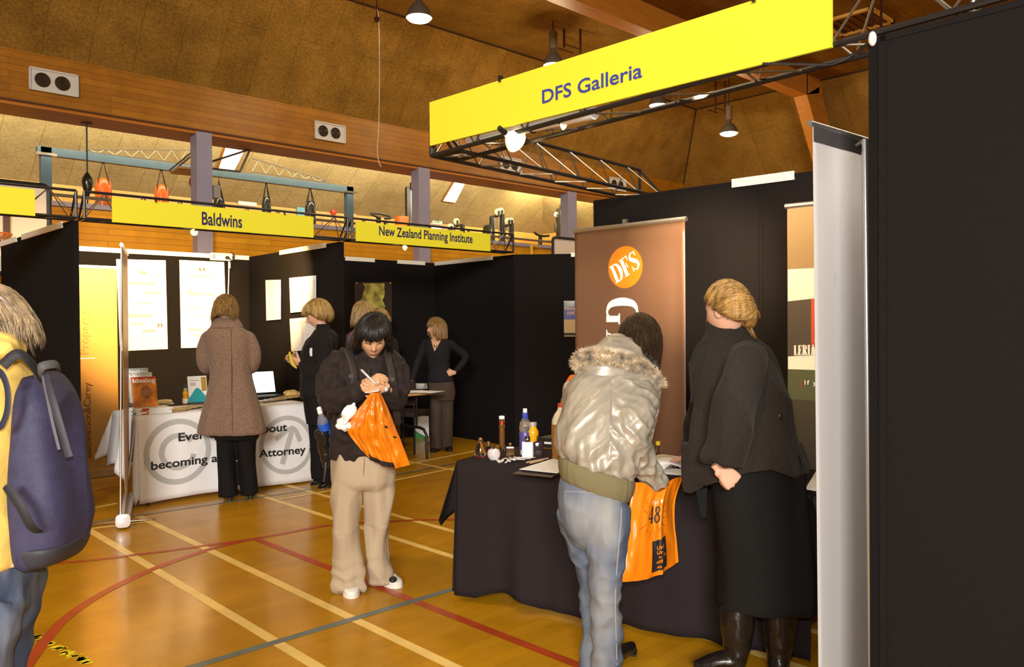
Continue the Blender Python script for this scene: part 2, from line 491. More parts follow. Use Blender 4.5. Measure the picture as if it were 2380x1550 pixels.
o = q.build('paint_flecks', mat('flaking_yellow_paint', (.85, .72, .02), .5), floor, smooth=0); o['kind'] = 'structure'

YB, ZB0, ZB1 = 12.6, 4.54, 5.27
XE = 18.45          # end wall
XL = -7
# beam over the balcony edge
mb = MB()
mb.box(((XL+XE)/2, YB+.01, (ZB0+ZB1)/2+.02), (XE-XL, .02, ZB1-ZB0-.0))
o = struct(mb.build('trim_1', m_beam, smooth=0), 'deep boarded timber beam above the balcony opening', 'beam')
mb = MB(); mb.box(((XL+XE)/2, YB+.36, ZB0), (XE-XL, .68, .04))
struct(mb.build('trim_2', m_soffit, smooth=0), 'orange timber underside of the balcony beam', 'soffit')
mb = MB(); mb.box(((XL+XE)/2, YB-.004, ZB0+.035), (XE-XL, .012, .022))
struct(mb.build('trim_3', mat('dark_beam_line', (.05, .012, .004), .6), smooth=0))  # thin dark strip along the beam's lower edge
# balcony front, edge strip and floor
mb = MB(); mb.box(((XL+15.05)/2, YB+.22, 1.6), (15.05-XL, .04, 3.2)); struct(mb.build('wall_balcony_front', m_pine, smooth=0), 'golden pine boarded front of the balcony', 'wall')
mb = MB(); mb.box(((15.2+XE)/2, YB+.42, 1.5), (XE-15.2, .04, 3.0)); struct(mb.build('wall_balcony_return', m_pine, smooth=0))
mb = MB(); mb.box(((XL+15.05)/2, YB+.21, 3.245), (15.05-XL, .12, .07)); mb.box(((15.2+XE)/2, YB+.42, 3.06), (XE-15.2, .1, .06)); struct(mb.build('trim_4', m_col, smooth=0))
mb = MB(); mb.box((6, YB+2.2, 2.75), (26, 4.0, .2)); struct(mb.build('floor_balcony', mat('grey_balcony_vinyl', (.2, .19, .2), .6), smooth=0))
# balcony back wall lining and sloped ceiling
YW = 16.6; XW = 17.05
mb = MB(); mb.box(((XL+XW)/2, YW+.05, 3.4), (XW-XL, .1, 1.2)); struct(mb.build('wall_balcony_back', m_pinev, smooth=0), 'vertical pine lining at the back of the balcony', 'wall')
mb = MB(); mb.box((XW+.05, (YB+YW)/2+.3, 3.4), (.1, YW-YB-.4, 1.2)); struct(mb.build('wall_balcony_end', m_pinevy, smooth=0))
mb = MB(); mb.box(((XL+XW)/2, YW-.015, 4.03), (XW-XL, .05, .2)); mb.box((XW-.015, (YB+YW)/2+.3, 4.03), (.05, YW-YB-.4, .2)); struct(mb.build('trim_5', m_cap, smooth=0))
ZS = 4.12
SLB = V((0, -.82, .57))
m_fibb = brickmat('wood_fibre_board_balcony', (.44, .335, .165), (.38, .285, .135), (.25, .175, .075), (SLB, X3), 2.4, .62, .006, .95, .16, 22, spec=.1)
yt, zt = YW-2.9, ZS+2.0
mb = MB(); mb.slab((XL, YW, ZS), (XW, YW, ZS), (XW-2.9, yt, zt), (XL, yt, zt), .06)
struct(mb.build('ceiling_balcony', m_fibb, smooth=0), 'bright sloping fibreboard ceiling behind the balcony', 'ceiling')
mb = MB(); mb.slab((XW, YW, ZS), (XW, YB+.7, ZS), (XW-2.9, YB+.7, zt), (XW-2.9, yt, zt), .06)
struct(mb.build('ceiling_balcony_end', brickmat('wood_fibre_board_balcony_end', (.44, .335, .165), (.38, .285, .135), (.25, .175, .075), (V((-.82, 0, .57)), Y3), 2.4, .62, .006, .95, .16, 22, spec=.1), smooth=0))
mb = MB(); mb.slab((XL, yt, zt), (XW-2.9, yt, zt), (XW-2.9, YB, zt), (XL, YB, zt), .06); struct(mb.build('ceiling_balcony_flat', m_fibf, smooth=0))
# skylights lie in the balcony slope
nS = V((0, -2.0, -2.9)).normalized()
for i, pts in enumerate((((524, 338), (568, 345), (541, 397), (507, 391)), ((1056, 419), (1080, 423), (1057, 468), (1029, 464)))):
    P = [on(*p, (0, YW, ZS), nS)+nS*.02 for p in pts]
    c = sum(P, V())/4
    mb = MB(); mb.slab(*P, .02)
    w = mb.build('window_%d' % (i+1), m_sky, smooth=0); struct(w, ('skylight in the balcony ceiling above the black punch bag', 'skylight in the balcony ceiling to the right of the middle column')[i], 'skylight')
    mb = MB()
    for k in range(4):
        a, b = P[k]+(P[k]-c)*.03, P[(k+1) % 4]+(P[(k+1) % 4]-c)*.03
        mb.tube([a, b], .025, 4)
    o = mb.build('window_frame', m_soffit, w, smooth=0)
# hall ceiling: side slope, end slope, flat top
ZC, RUN = 6.83, 1.2
mb = MB(); mb.slab((XL, YB, ZB1), (XE, YB, ZB1), (XE-RUN, YB-RUN, ZC), (XL, YB-RUN, ZC), .05)
struct(mb.build('ceiling_side_slope', m_fib, smooth=0), 'sloping brown fibreboard ceiling above the long timber beam', 'ceiling')
mb = MB(); mb.slab((XE+.9, YB+.9, ZB1-1.17), (XE+.9, -6, ZB1-1.17), (XE-RUN, -6, ZC), (XE-RUN, YB-RUN, ZC), .05)
struct(mb.build('ceiling_end_slope', m_fibe, smooth=0), 'sloping fibreboard ceiling at the far end of the hall', 'ceiling')
mb = MB(); mb.slab((XL, YB-RUN, ZC), (XE-RUN, YB-RUN, ZC), (XE-RUN, -6, ZC), (XL, -6, ZC), .05)
struct(mb.build('ceiling', m_fibf, smooth=0), 'flat brown fibreboard ceiling of the hall', 'ceiling')
mb = MB(); mb.box(((XL+XE)/2, YB-RUN, ZC-.01), (XE-XL-RUN*2, .04, .03)); mb.box((XE-RUN, (YB-RUN-6)/2, ZC-.01), (.04, YB-RUN+6, .03))
mb.tube([(XE, YB, ZB1-.01), (XE-RUN, YB-RUN, ZC-.01)], .02, 4)
struct(mb.build('trim_6', mat('dark_ceiling_joint', (.05, .02, .006), .7), smooth=0))
mb = MB(); mb.box((XE+.95, 3.7, 2.05), (.1, 19.6, 4.1)); struct(mb.build('wall_end', m_pine, smooth=0), 'far end wall of the hall', 'wall')
# laminated portal frame: along the ceiling, then down the end slope
PY = at(1908, 197, Z=ZC).y
mb = MB()
kn = V((XE-RUN-.25, PY, ZC-.33))
for a, b, dep in ((V((5, PY, ZC-.12)), V((XE-RUN-.05, PY, ZC-.12)), .44), ):
    mb.box(((a.x+b.x)/2-.28, PY, ZC-dep/2), (b.x-a.x-.5, .3, dep))
mb.hexa([V((XE-RUN-.62, PY-.15, ZC-.44)), V((XE-RUN-.05, PY-.15, ZC-.30)), V((XE-RUN-.05, PY+.15, ZC-.30)), V((XE-RUN-.62, PY+.15, ZC-.44)),
         V((XE-RUN-.62, PY-.15, ZC)), V((XE-RUN, PY-.15, ZC)), V((XE-RUN, PY+.15, ZC)), V((XE-RUN-.62, PY+.15, ZC))])
a, b = V((XE-RUN-.62, PY, ZC-.44)), V((XE-.25, PY, ZB1-1.2))
mb.hexa([b+V((0, -.15, 0)), b+V((.6, -.15, .1)), b+V((.6, .15, .1)), b+V((0, .15, 0)),
         a+V((0, -.15, 0)), a+V((.62, -.15, .3)), a+V((.62, .15, .3)), a+V((0, .15, 0))])
mb.box((XE-RUN-.22, PY, ZC-.22), (.7, .29, .44))
o = struct(mb.build('trim_8', mat('laminated_orange_timber', (.52, .19, .02), .5, var=.12, vscale=4, stretch=(.4, 4, 4)), smooth=0), 'orange laminated timber portal frame', 'beam')
# columns
for i, (xa, xb) in enumerate(((5.16, 5.41), (9.51, 9.79), (13.82, 14.12))):
    mb = MB(); mb.box(((xa+xb)/2, YB+.13, 2.3), (xb-xa, .24, 4.6))
    struct(mb.build('column', m_col, smooth=0), ('lilac steel column behind the white clothed stand', 'lilac steel column above the middle stand', 'lilac steel column nearest the brown banner')[i], 'column')
# ------------------------------------------------------------------ fan vents in the beam
m_ventp = mat('cream_vent_plate', (.62, .58, .52), .5)
m_grille = mat('dark_fan_grille', (.06, .04, .02), .4, metal=.4)
def vent(loc):
    t = thing('fan_vent', '', 'vent', loc, 'twin fan vents set in the timber beam')
    x, y, z = loc
    mb = MB(); mb.box((x, y-.005, z), (.60, .02, .31))
    for s in (-1, 1):
        mb.box((x, y-.022, z+s*.147), (.62, .03, .022)); mb.box((x+s*.30, y-.022, z), (.022, .03, .316))
    mb.build('frame', m_ventp, t, smooth=0)
    for s in (-1, 1):
        mb = MB(); c = V((x+s*.125-.02, y-.02, z))
        mb.cyl(c, c+V((0, .004, 0)), .095, n=28)
        for r in (.03, .055, .078, .095):
            mb.tube([c+V((math.cos(k*math.pi/12)*r, -.008, math.sin(k*math.pi/12)*r)) for k in range(25)], .004, 5)
        for k in range(8):
            mb.tube([c+V((0, -.006, 0)), c+V((math.cos(k*math.pi/4)*.095, -.006, math.sin(k*math.pi/4)*.095))], .003, 4)
        mb.build('fan', m_grille, t)
    return t
v0 = vent((3.15, YB-.01, 4.91)); v0['label'] = 'twin fan vent in the beam above the boxing frame, nearest the camera'
for x, lb in ((7.54, 'twin fan vent in the beam left of the hanging wire'), (11.96, 'twin fan vent in the beam behind the near lighting truss'), (15.6, 'twin fan vent in the beam farthest along, just above the black panels')):
    dup(v0, (x, YB-.01, 4.91), lb)
# ------------------------------------------------------------------ pendant lamps
m_shade = mat('grey_lamp_shade', (.10, .075, .05), .5)
m_housing = mat('brown_lamp_housing', (.17, .11, .06), .6)
def pendant(px, py, d, dia, label):
    c = at(px, py, d=d)
    t = thing('pendant_lamp', label, 'lamp', c, 'bright pendant lamps under the hall ceiling')
    mb = MB(); r = dia/2
    mb.lathe([(r, 0), (r*.97, .03), (r*.82, .12), (r*.5, .2), (.05, .24), (.045, .27), (.002, .28)], c, n=28); mb.build('lamp_shade', m_shade, t)
    mb = MB(); mb.lathe([(.045, .27), (.075, .29), (.075, .58), (.06, .6), (.002, .61)], c, n=16); mb.build('housing', m_housing, t)
    mb = MB(); mb.lathe([(r*.96, .004), (r*.8, -.03), (r*.4, -.055), (.002, -.06)], c, n=24); mb.build('bulb', m_glow, t)
    mb = MB(); mb.tube([c+V((0, 0, .6)), V((c.x, c.y, max(ZC, c.z+.7)))], .012, 6); mb.build('cord', m_dark, t)
    lamp('pendant_light', 'POINT', c+V((0, 0, -.16)), 75, (1, .78, .45), .14)
pendant(974, 42, 11.9, .39, 'brightest pendant lamp, beside the hanging wire near the picture top')
pendant(1286, 152, 14.2, .36, 'pendant lamp half hidden behind the top edge of the largest yellow sign')
pendant(1529, 245, 16.4, .36, 'small pendant lamp seen just below the largest yellow sign')
pendant(1694, 310, 17.6, .40, 'pendant lamp at the far end, left of the grey banner top')
# heater rails near the lamps
m_rod = mat('dark_brown_steel_rod', (.05, .012, .006), .5)
def rails(pxs, d, label):
    t = thing('suspended_rail', label, 'rail', at(*pxs[0][1], d=d))
    for a, b in pxs:
        p = at(*a, d=d); q = V((p.x, p.y, at(*b, d=d).z))
        mb = MB(); mb.tube([V((p.x, p.y, max(p.z, ZC))), q], .022, 6); mb.build('hanger', m_rod, t)
    p, q = at(*pxs[0][1], d=d), at(*pxs[-1][1], d=d)
    for s in (-.1, .12):
        mb = MB(); mb.tube([p+V((-.1, s, .02)), V((q.x+.15, p.y+s, p.z+.02))], .012, 5); mb.build('rail', m_rod, t)
rails((((1311, 68), (1311, 111)), ((1349, 85), (1349, 125))), 14.6, 'pair of dark rods hanging from the ceiling beside the half hidden lamp')
rails((((1663, 224), (1663, 257)), ((1685, 236), (1685, 266))), 17.8, 'pair of dark rods above the lamp at the far end')
rails((((2027, 38), (2027, 62)), ((2048, 56), (2048, 72))), 13.4, 'dark rods hanging beside the ceiling hatch')
# ceiling hatch
c = at(1990, 48, Z=ZC)
t = thing('ceiling_grille', 'square timber framed grille in the flat ceiling above the right hand panels', 'grille', c-V((0, 0, .05)))
mb = MB()
for s in (-1, 1):
    mb.box(c+V((s*.45, 0, -.03)), (.06, .96, .05)); mb.box(c+V((0, s*.45, -.03)), (.96, .06, .05))
mb.build('frame', m_cap, t, smooth=0)
mb = MB()
for k in range(6): mb.box(c+V((0, -.36+k*.144, -.02)), (.84, .02, .02))
mb.build('slats', m_rod, t, smooth=0)
# wire hanging down in front of the beam
p0 = at(880, 45, d=11); 
mb = MB(); d0 = 11
mb.tube([at(x, y, d=d0) for x, y in ((876, 20), (880, 45), (882, 160), (880, 300), (877, 345), (880, 375), (886, 388))], .006, 5, k=4)
t = tag(mb.build('hanging_wire', mat('pale_wire', (.55, .45, .3), .5)), 'thin pale wire hanging from the ceiling in front of the beam', 'wire')
mb = MB(); mb.box(at(876, 45, d=d0), (.05, .05, .06)); o = mb.build('ceiling_hook', m_rod, t)
mb = MB(); a = at(876, 45, d=d0); mb.tube([V((a.x, a.y, ZC)), a], .008, 5); mb.build('hook_stem', m_rod, t)
# ================================================================== exhibition panels
PH = 2.31
def top(x, y, z=PH): p = at(x, y, Z=z); return V((p.x, p.y, 0))
def panel(a, b, label, h=PH, th=.035, post=True):
    a, b = V(a), V(b); d = (b-a).normalized(); n = Z3.cross(d)
    mb = MB()
    e = .004
    mb.hexa([a+d*e-n*th/2, b-d*e-n*th/2, b-d*e+n*th/2, a+d*e+n*th/2] + [p+V((0, 0, h)) for p in (a+d*e-n*th/2, b-d*e-n*th/2, b-d*e+n*th/2, a+d*e+n*th/2)])
    o = mb.build('exhibition_panel', m_fabric, smooth=0)
    tag(o, label, 'display panel', 'black fabric exhibition panels')
    mb = MB()
    for p in (a+d*.012, b-d*.012): mb.box(p+V((0, 0, h/2)), (.022, th+.006, h), math.atan2(d.y, d.x))
    c = (a+b)/2; mb.box(c+V((0, 0, h-.008)), ((b-a).length-.01, th+.006, .018), math.atan2(d.y, d.x))
    mb.build('edge_frame', m_fabric, o, smooth=0)
    return o
def run(a, b, labels, seam=None):
    n = len(labels)
    t = [i/n for i in range(n+1)] if seam is None else [0]+seam+[1]
    for i, lb in enumerate(labels): panel(a.lerp(b, t[i]), a.lerp(b, t[i+1]), lb)
LF, RF = top(176, 512), top(795, 562)
BR = top(580, 598); BL = top(0, 567); BL = V((LF.x-.03, BR.y-.05, 0))
FY = (LF.y+RF.y)/2
run(LF, BL, ('black panel at the front left corner of the stand with the long white clothed table', 'black panel behind the head of the person in yellow, at the back'))
run(BL+V((.03, 0, 0)), BR, ('black panel behind the orange banner and the left quotation poster', 'black panel behind the right quotation poster and power board'), [.47])
run(BR, RF, ('black side panel with the narrow glowing paper', 'black side panel with two paper sheets, behind the short haired woman'), [.45])
NC, NR = top(1010, 612), top(1197, 592)
NC2 = V((RF.x+.1, NC.y-.05, 0))
run(NC2, NC, ('black panel with the aerial map poster', 'black panel in the back corner of the planning stand'))
run(NC, NR, ('black side panel behind the woman with a hand on her hip', 'black side panel to the right of the woman with a hand on her hip'), [.55])
DG = top(1350, 590)
panel(NR-V((.012, -.012, 0)), DG, 'angled black panel carrying the small poster beside the brown banner')
DL, DR = top(1383, 467), top(1895, 398)
dd = (DR-DL).normalized()
sm = on(1768, 700, DL, Z3.cross(dd)); sm.z = 0
panel(DL, DL.lerp(sm, .5), 'tall black panel behind the brown banner')
panel(DL.lerp(sm, .5), sm, 'tall black panel behind the woman in the black coat')
panel(sm, sm+dd*1.15, 'tall black panel behind the banner with the shopping bags')
panel(sm+dd*1.15, sm+dd*2.0, 'tall black panel at the hidden far right of the nearest stand')
FP = top(2047, 89); FE = top(2380, 3); fd = (FE-FP).normalized()
FD = top(2022, 92)
panel(FD+V((.0, -.012, 0)), sm+dd*2.0+V((-.02, 0, 0)), 'black side panel of the nearest stand, seen edge on beside the grey banner', post=False)
panel(FP, FP+fd*1.6, 'large black panel filling the right edge of the picture')
# ------------------------------------------------------------------ pale strips along the panel tops
m_strip = mat('white_edge_strip', (.82, .78, .70), .5)
def strip(p, q, W, label):
    """p, q photo pixels of the strip's upper edge; W two points of the panel run it is fixed to"""
    d = (W[1]-W[0]); d.z = 0; d.normalize(); n = Z3.cross(d)
    if n.dot(V((EYE.x, EYE.y, 0))-W[0]) < 0: n = -n
    a, b = on(*p, W[0], n), on(*q, W[0], n)
    mb = MB(); c = (a+b)/2+n*.0238; c.z = PH-.011
    mb.box(c, ((b-a).length, .014, .05), math.atan2(d.y, d.x))
    o = mb.build('edge_strip', m_strip, smooth=0)
    tag(o, label, 'strip', 'pale strips along the panel tops')
for p, q, w, lb in (((182, 568), (508, 583), (BL, BR), 'long pale strip on top of the back panels above the orange banner'), ((541, 587), (576, 592), (BL, BR), 'short pale strip right of the power board'),
                 ((58, 551), (152, 514), (LF, BL), 'pale strip on top of the front left panel'), ((0, 564), (45, 556), (LF, BL), 'pale strip at the left picture edge under the basketball hoop'),
                 ((655, 580), (762, 561), (BR, RF), 'pale strip on top of the side panel above the paper sheets'), ((800, 604), (868, 609), (NC2, NC), 'pale strip above the map poster'),
                 ((921, 612), (985, 611), (NC2, NC), 'pale strip beside the back corner of the planning stand'), ((1014, 610), (1148, 594), (NC, NR), 'long pale strip on the right side panel of the planning stand'),
                 ((1706, 420), (1850, 401), (DL, DR), 'bright strip on the tall panel to the right of the brown banner'), ((1327, 588), (1340, 588), (NR, DG), 'tiny pale strip end beside the top of the brown banner')):
    strip(p, q, w, lb)
# ================================================================== lattice trusses
def truss(a, b, label, off, h=.21, n=8, r=.011, ends=True, z=PH+.02):
    """a, b: ends of the front lower rail; off: vector to the second lower rail"""
    a, b = V((a.x, a.y, z)), V((b.x, b.y, z))
    t = thing('lighting_truss', label, 'truss', (a+b)/2, 'black lattice trusses above the stands')
    up = V((0, 0, h)); d = b-a
    for q in (V(), off, up):
        mb = MB(); mb.tube([a+q, b+q], r, 8); mb.build('rail', m_frame, t)
    mb = MB()
    for i in range(n):
        p, q, m = a+d*(i/n), a+d*((i+1)/n), a+d*((i+.5)/n)
        for x in ((p, m+up), (m+up, q), (p+off, m+up), (m+up, q+off), (p, m+off)): mb.tube(x, .0042, 5)
    mb.build('bracing', m_steelb, t)
    if ends:
        for p in (a, b):
            mb = MB(); mb.tube([p, p+up], .011, 6); mb.tube([p, p+off], .011, 6); mb.tube([p+off, p+up], .009, 6)
            mb.build('end_frame', m_frame, t)
    return t
m_steelb = mat('dull_steel_rod', (.20, .16, .11), .35, metal=.7)
yo = V((0, .16, 0)); yf = FY-.06
truss(V((RF.x-.0, yf, 0)), V((LF.x+.06, yf, 0)), 'lattice truss carrying the yellow sign above the white clothed table', yo)
truss(V((LF.x-.0, yf, 0)), V((-1.2, yf, 0)), 'lattice truss carrying the partly seen yellow sign at the left edge', yo)
NRx = at(1193, 560, Y=yf).x
truss(V((RF.x+.05, yf, 0)), V((NRx, yf, 0)), 'lattice truss carrying the yellow sign of the planning stand', yo)
CA = at(1003, 362, Z=PH+.02); CB = FP+V((.0, .0, PH+.02))
fdir = (V((CB.x, CB.y, 0))-V((CA.x, CA.y, 0))).normalized(); fin = V((-fdir.y, fdir.x, 0))
if fin.x < 0: fin = -fin
truss(CA, CA+fdir*((CB-CA).length+1.6), 'long lattice truss behind the largest yellow sign, running on over the right hand panel', fin*.17, n=11)
RA, RB = at(1056, 369, Z=PH+.02), at(1440, 452, Z=PH+.02)
rd = (RB-RA).normalized(); rin = V((rd.y, -rd.x, 0))
truss(CA+rd*.02, CA+rd*2.0, 'lattice truss running back from the left end of the largest yellow sign', rin*.19, n=6)
# ================================================================== yellow fascia signs
def sign(bl, br, h, label, text, box, tmat, bold=.012, clips=()):
    """bl, br: lower corners; box: (u0, u1, v0, v1) of the lettering in metres"""
    u = (br-bl).normalized(); n = u.cross(Z3)
    w = (br-bl).length
    t = thing('fascia_sign', label, 'sign', (bl+br)/2, 'yellow name signs above the stands')
    mb = MB(); mb.slab(bl, br, br+Z3*h, bl+Z3*h, .012); mb.build('board', m_yel, t, smooth=0)
    if text:
        mb = MB(); letters(mb, text, bl+n*.002+u*box[0]+Z3*box[2], u, Z3, box[1]-box[0], box[3]-box[2], bold)
        mb.build('lettering', tmat, t, smooth=0, flip=False)
    for x in clips:
        mb = MB(); mb.box(bl+u*x+Z3*(h+.004), (.008, .024, .028), math.atan2(u.y, u.x)); mb.build('clip', m_frame, t, smooth=0)
ys = yf-.02
P = [at(*p, Y=ys) for p in ((261, 515), (729, 553), (261, 458), (729, 504))]
z0, z1 = (P[0].z+P[1].z)/2, (P[2].z+P[3].z)/2
x0 = P[0].x
tb = [at(*p, Y=ys) for p in ((469, 521), (562, 497.5))]
sign(V((P[0].x, ys, z0)), V((P[1].x, ys, z0)), z1-z0, 'yellow name sign above the white clothed table, with one long word', 'Baldwins', (tb[0].x-x0, tb[1].x-x0, tb[0].z-z0-.006, tb[0].z-z0+.108), m_navy, .016, (.34, 1.5))
P2 = [at(*p, Y=ys) for p in ((828, 563), (1140, 588), (828, 515), (1140, 545))]
tb = [at(*p, Y=ys) for p in ((881, 560), (1098, 571))]
sign(V((P2[0].x, ys, z0)), V((P2[1].x, ys, z0)), z1-z0, 'yellow name sign of the planning stand, with four words', 'New Zealand Planning Institute', (tb[0].x-P2[0].x, tb[1].x-P2[0].x, .045, .172), m_navy, .016, (.34, 1.4))
a = at(82, 502, Y=ys)
sign(V((a.x-1.8, ys, z0)), V((a.x, ys, z0)), z1-z0, 'blank right end of a yellow sign cut by the left picture edge', '', None, m_navy)
SB = CA-fin*.02+V((0, 0, -.0)); 
q0 = on(999, 339, SB, fin); q1 = on(1931.7, 109.5, SB, fin)
zb = (q0.z+q1.z)/2; hh = on(995, 239, SB, fin).z-q0.z
w0, w1 = V((q0.x, q0.y, q0.z)), V((q1.x, q1.y, q1.z))
t0, t1, t2 = on(1260.4, 229.7, SB, fin), on(1493.8, 168.7, SB, fin), on(1436, 150, SB, fin)
tb_ = on(1436, 184, SB, fin)
sign(w0, w1, hh, 'largest yellow name sign, slanting across the top right, with two words', 'DFS Galleria', ((t0-w0).length, (t1-w0).length, t0.z-w0.z, t0.z-w0.z+(t2.z-tb_.z)*1.04), m_blue, .014, ((on(1151, 192, SB, fin)-w0).length, (on(1751, 15, SB, fin)-w0).length))
# ------------------------------------------------------------------ spot lamps on the trusses
m_glass = mat('frosted_lamp_glass', (.9, .8, .6), .3, emit=1.3, emitc=(1, .78, .42))
def spot(c, aim, r, label, power, bowl=True, ang=70, col=(1, .62, .24), soft=.03):
    t = thing('spot_lamp', label, 'lamp', c, 'clip on spot lamps on the trusses')
    d = (V(aim)-c).normalized()
    mb = MB(); prof = [(r*.25, -r*1.5), (r*.3, -r*1.1), (r*.62, -r*.75), (r*.9, -r*.3), (r, 0), (r*.96, .004), (r*.85, -r*.3), (r*.3, -r*.8)]
    mb.lathe(prof, c, d, n=28); mb.build('reflector', m_alu if not bowl else m_glass, t)
    mb = MB(); mb.ellipsoid(c-d*r*.2, *[q*r*.62 for q in (frame_of(d))], d*r*.55, 20, 10); mb.build('bulb', m_warmglow, t)
    mb = MB(); mb.cyl(c-d*r*1.45, c-d*r*2.3, r*.26, r*.2); mb.build('holder', m_frame, t)
    lamp('spot_light', 'SPOT', c+d*(r*.6+.02), power, col, soft, aim, ang, .6)
# ------------------------------------------------------------------ placed lamps
bt = at(225, 640, Y=BR.y-.75)
c = at(451, 540, Y=FY+.02); spot(c, (3.05, BR.y-.1, 1.6), .032, 'small spot lamp under the sign above the white clothed table', 900, ang=66)
c = at(940, 576, Y=FY+.02); spot(c, (NC2.x+.1, NC.y, 1.75), .03, 'small spot lamp under the four word sign', 80, ang=70)
lamp('spot_light', 'SPOT', at(600, 556, Y=FY+.25), 480, (1, .62, .24), .03, at(640, 690, X=BR.x), 66, .8)
lamp('spot_light', 'SPOT', at(238, 548, Y=FY+.95), 62, (1, .70, .30), .03, at(226, 720, Y=BR.y-.7), 74, .9)  # unseen spot without a body, added to brighten the orange banner's top
c = at(1200, 329, d=3.62)
spot(c, at(1585, 640, d=4.7), .053, 'glowing bowl lamp hanging below the left end of the largest sign', 55, ang=92, col=(1, .68, .36))
lamp('spot_light', 'SPOT', at(1640, 195, d=3.0), 850, (1, .74, .46), .04, at(1640, 640, d=4.8), 34, 1)
c = at(1311, 294, d=3.42)
spot(c, at(1860, 640, d=4.1), .016, 'tiny spot lamp behind the rail of the largest sign', 90, ang=56)
lamp('spot_light', 'SPOT', at(1790, 178, d=2.95), 60, (1, .86, .70), .04, at(1960, 800, d=2.7), 80, .8)  # added unseen spot, brightens the grey banner through its sheet
# white batten light lying inside the truss
a, b = at(1092, 324, d=3.92), at(1380, 262, d=3.28)
d = (b-a).normalized()
t = thing('batten_light', 'long white batten tied inside the truss behind the largest yellow sign', 'batten', (a+b)/2)
mb = MB(); mb.tube([a, b], .027, 14); mb.build('tube', m_whitep, t)
mb = MB(); mb.tube([b-d*.05, b+d*.004], .0285, 14); mb.build('end_cap', mat('pale_end_cap', (.7, .7, .74), .4), t)
mb = MB(); letters(mb, 'DKJ', b-d*.045+V((0, 0, .002))-fin*.029, d, Z3, .032, .016, .02); mb.build('lettering', m_blue, t, smooth=0, flip=False)
for k in (.12, .55):
    p = a.lerp(b, k); mb = MB(); mb.tube([p+fin*math.sin(j*.524)*.031+Z3*math.cos(j*.524)*.031 for j in range(13)], .0035, 5); mb.build('tie', m_frame, t)
# plastic tie on the corner post
c = at(2028, 90, d=2.38)
mb = MB(); mb.ellipsoid(c, RT*.012, FW*.012, Z3*.022, 12, 8)
tag(mb.build('plastic_wrap', mat('clear_wrap', (.75, .7, .68), .15, spec=.8)), 'crumpled clear plastic wrapped on the corner post by the right hand panel', 'plastic wrap')
c = at(2262, 14, d=2.3)
mb = MB(); mb.tube([c+V((0, -.05, .01)), c+V((0, .05, -.005))], .009, 8); mb.tube([c+V((0, 0, .02)), c+V((0, 0, -.025))], .007, 8)
tag(mb.build('rail_clamp', m_steel), 'metal clamp on the rail above the right hand panel', 'clamp')
c = at(1690, 178, d=2.7)
# cable looping along the inner rail
mb = MB(); mb.tube([at(x, y, d=z) for x, y, z in ((1772, 148, 2.62), (1850, 149, 2.58), (1920, 150, 2.55), (1945, 145, 2.53), (1985, 125, 2.5), (2018, 100, 2.46))], .0045, 6, k=4)
tag(mb.build('power_cable', m_dark), 'black cable drooping along the rail at the right end of the largest sign', 'cable')
# ================================================================== banners and posters
def plate(P, name, m, parent=None, th=.004, **k):
    mb = MB(); mb.slab(*P, th); return mb.build(name, m, parent, smooth=0, **k)
def bil(P):   # plane coordinates 0..1 inside quad P (bl, br, tr, tl), lifted a little towards the viewer side
    bl, br, tr, tl = P
    n = (br-bl).cross(tl-bl).normalized()
    return lambda a, b, l=.002: bl.lerp(br, a).lerp(tl.lerp(tr, a), b)+n*l
# orange banner on the back of the white clothed stand
yb = BR.y-.72
a = at(150, 1118, Y=yb); b = at(277, 1104, Y=yb); zt = at(277, 624, Y=yb).z
W_ = [V((a.x, yb, .06)), V((b.x, yb, .06)), V((b.x, yb, zt)), V((a.x, yb, zt))]
t = thing('roller_banner', 'tall orange banner standing in the left corner behind the white clothed table', 'banner', (W_[0]+W_[1])/2)
plate(W_, 'banner_sheet', mat('amber_banner_print', (.40, .215, .06), .5, spec=.3), t)
mb = MB(); mb.box(((a.x+b.x)/2, yb, .035), (b.x-a.x+.02, .09, .06)); mb.build('base', m_alu, t, smooth=0)
mb = MB(); mb.box(((a.x+b.x)/2, yb, zt+.008), (b.x-a.x+.01, .02, .022)); mb.build('top_bar', m_alu, t, smooth=0)
mb = MB(); U, N = Z3, V((0, -.003, 0))
a0, a1 = at(213, 1063, Y=yb), at(213, 888, Y=yb)
letters(mb, 'BaldwinSon&Carey', V((at(217, 1000, Y=yb).x, yb, a0.z))+N, Z3, V((-1, 0, 0)), a1.z-a0.z, .085, 0)
m_brownprint = mat('brown_banner_lettering', (.16, .07, .012), .5)
mb.build('lettering', m_brownprint, t, smooth=0, flip=False)
mb = MB(); a0, a1 = at(210, 822, Y=yb), at(210, 722, Y=yb)
letters(mb, 'Property', V((at(213, 800, Y=yb).x, yb, a0.z))+N, Z3, V((-1, 0, 0)), a1.z-a0.z, .10, 0)
mb.build('lettering', mat('tan_banner_lettering', (.36, .17, .04), .5), t, smooth=0, flip=False)
mb = MB(); a0, a1 = at(184, 833, Y=yb), at(221, 833, Y=yb); mb.box((a0+a1)/2+N, (a1.x-a0.x, .001, .008)); mb.build('white_rule', m_white, t, smooth=0)
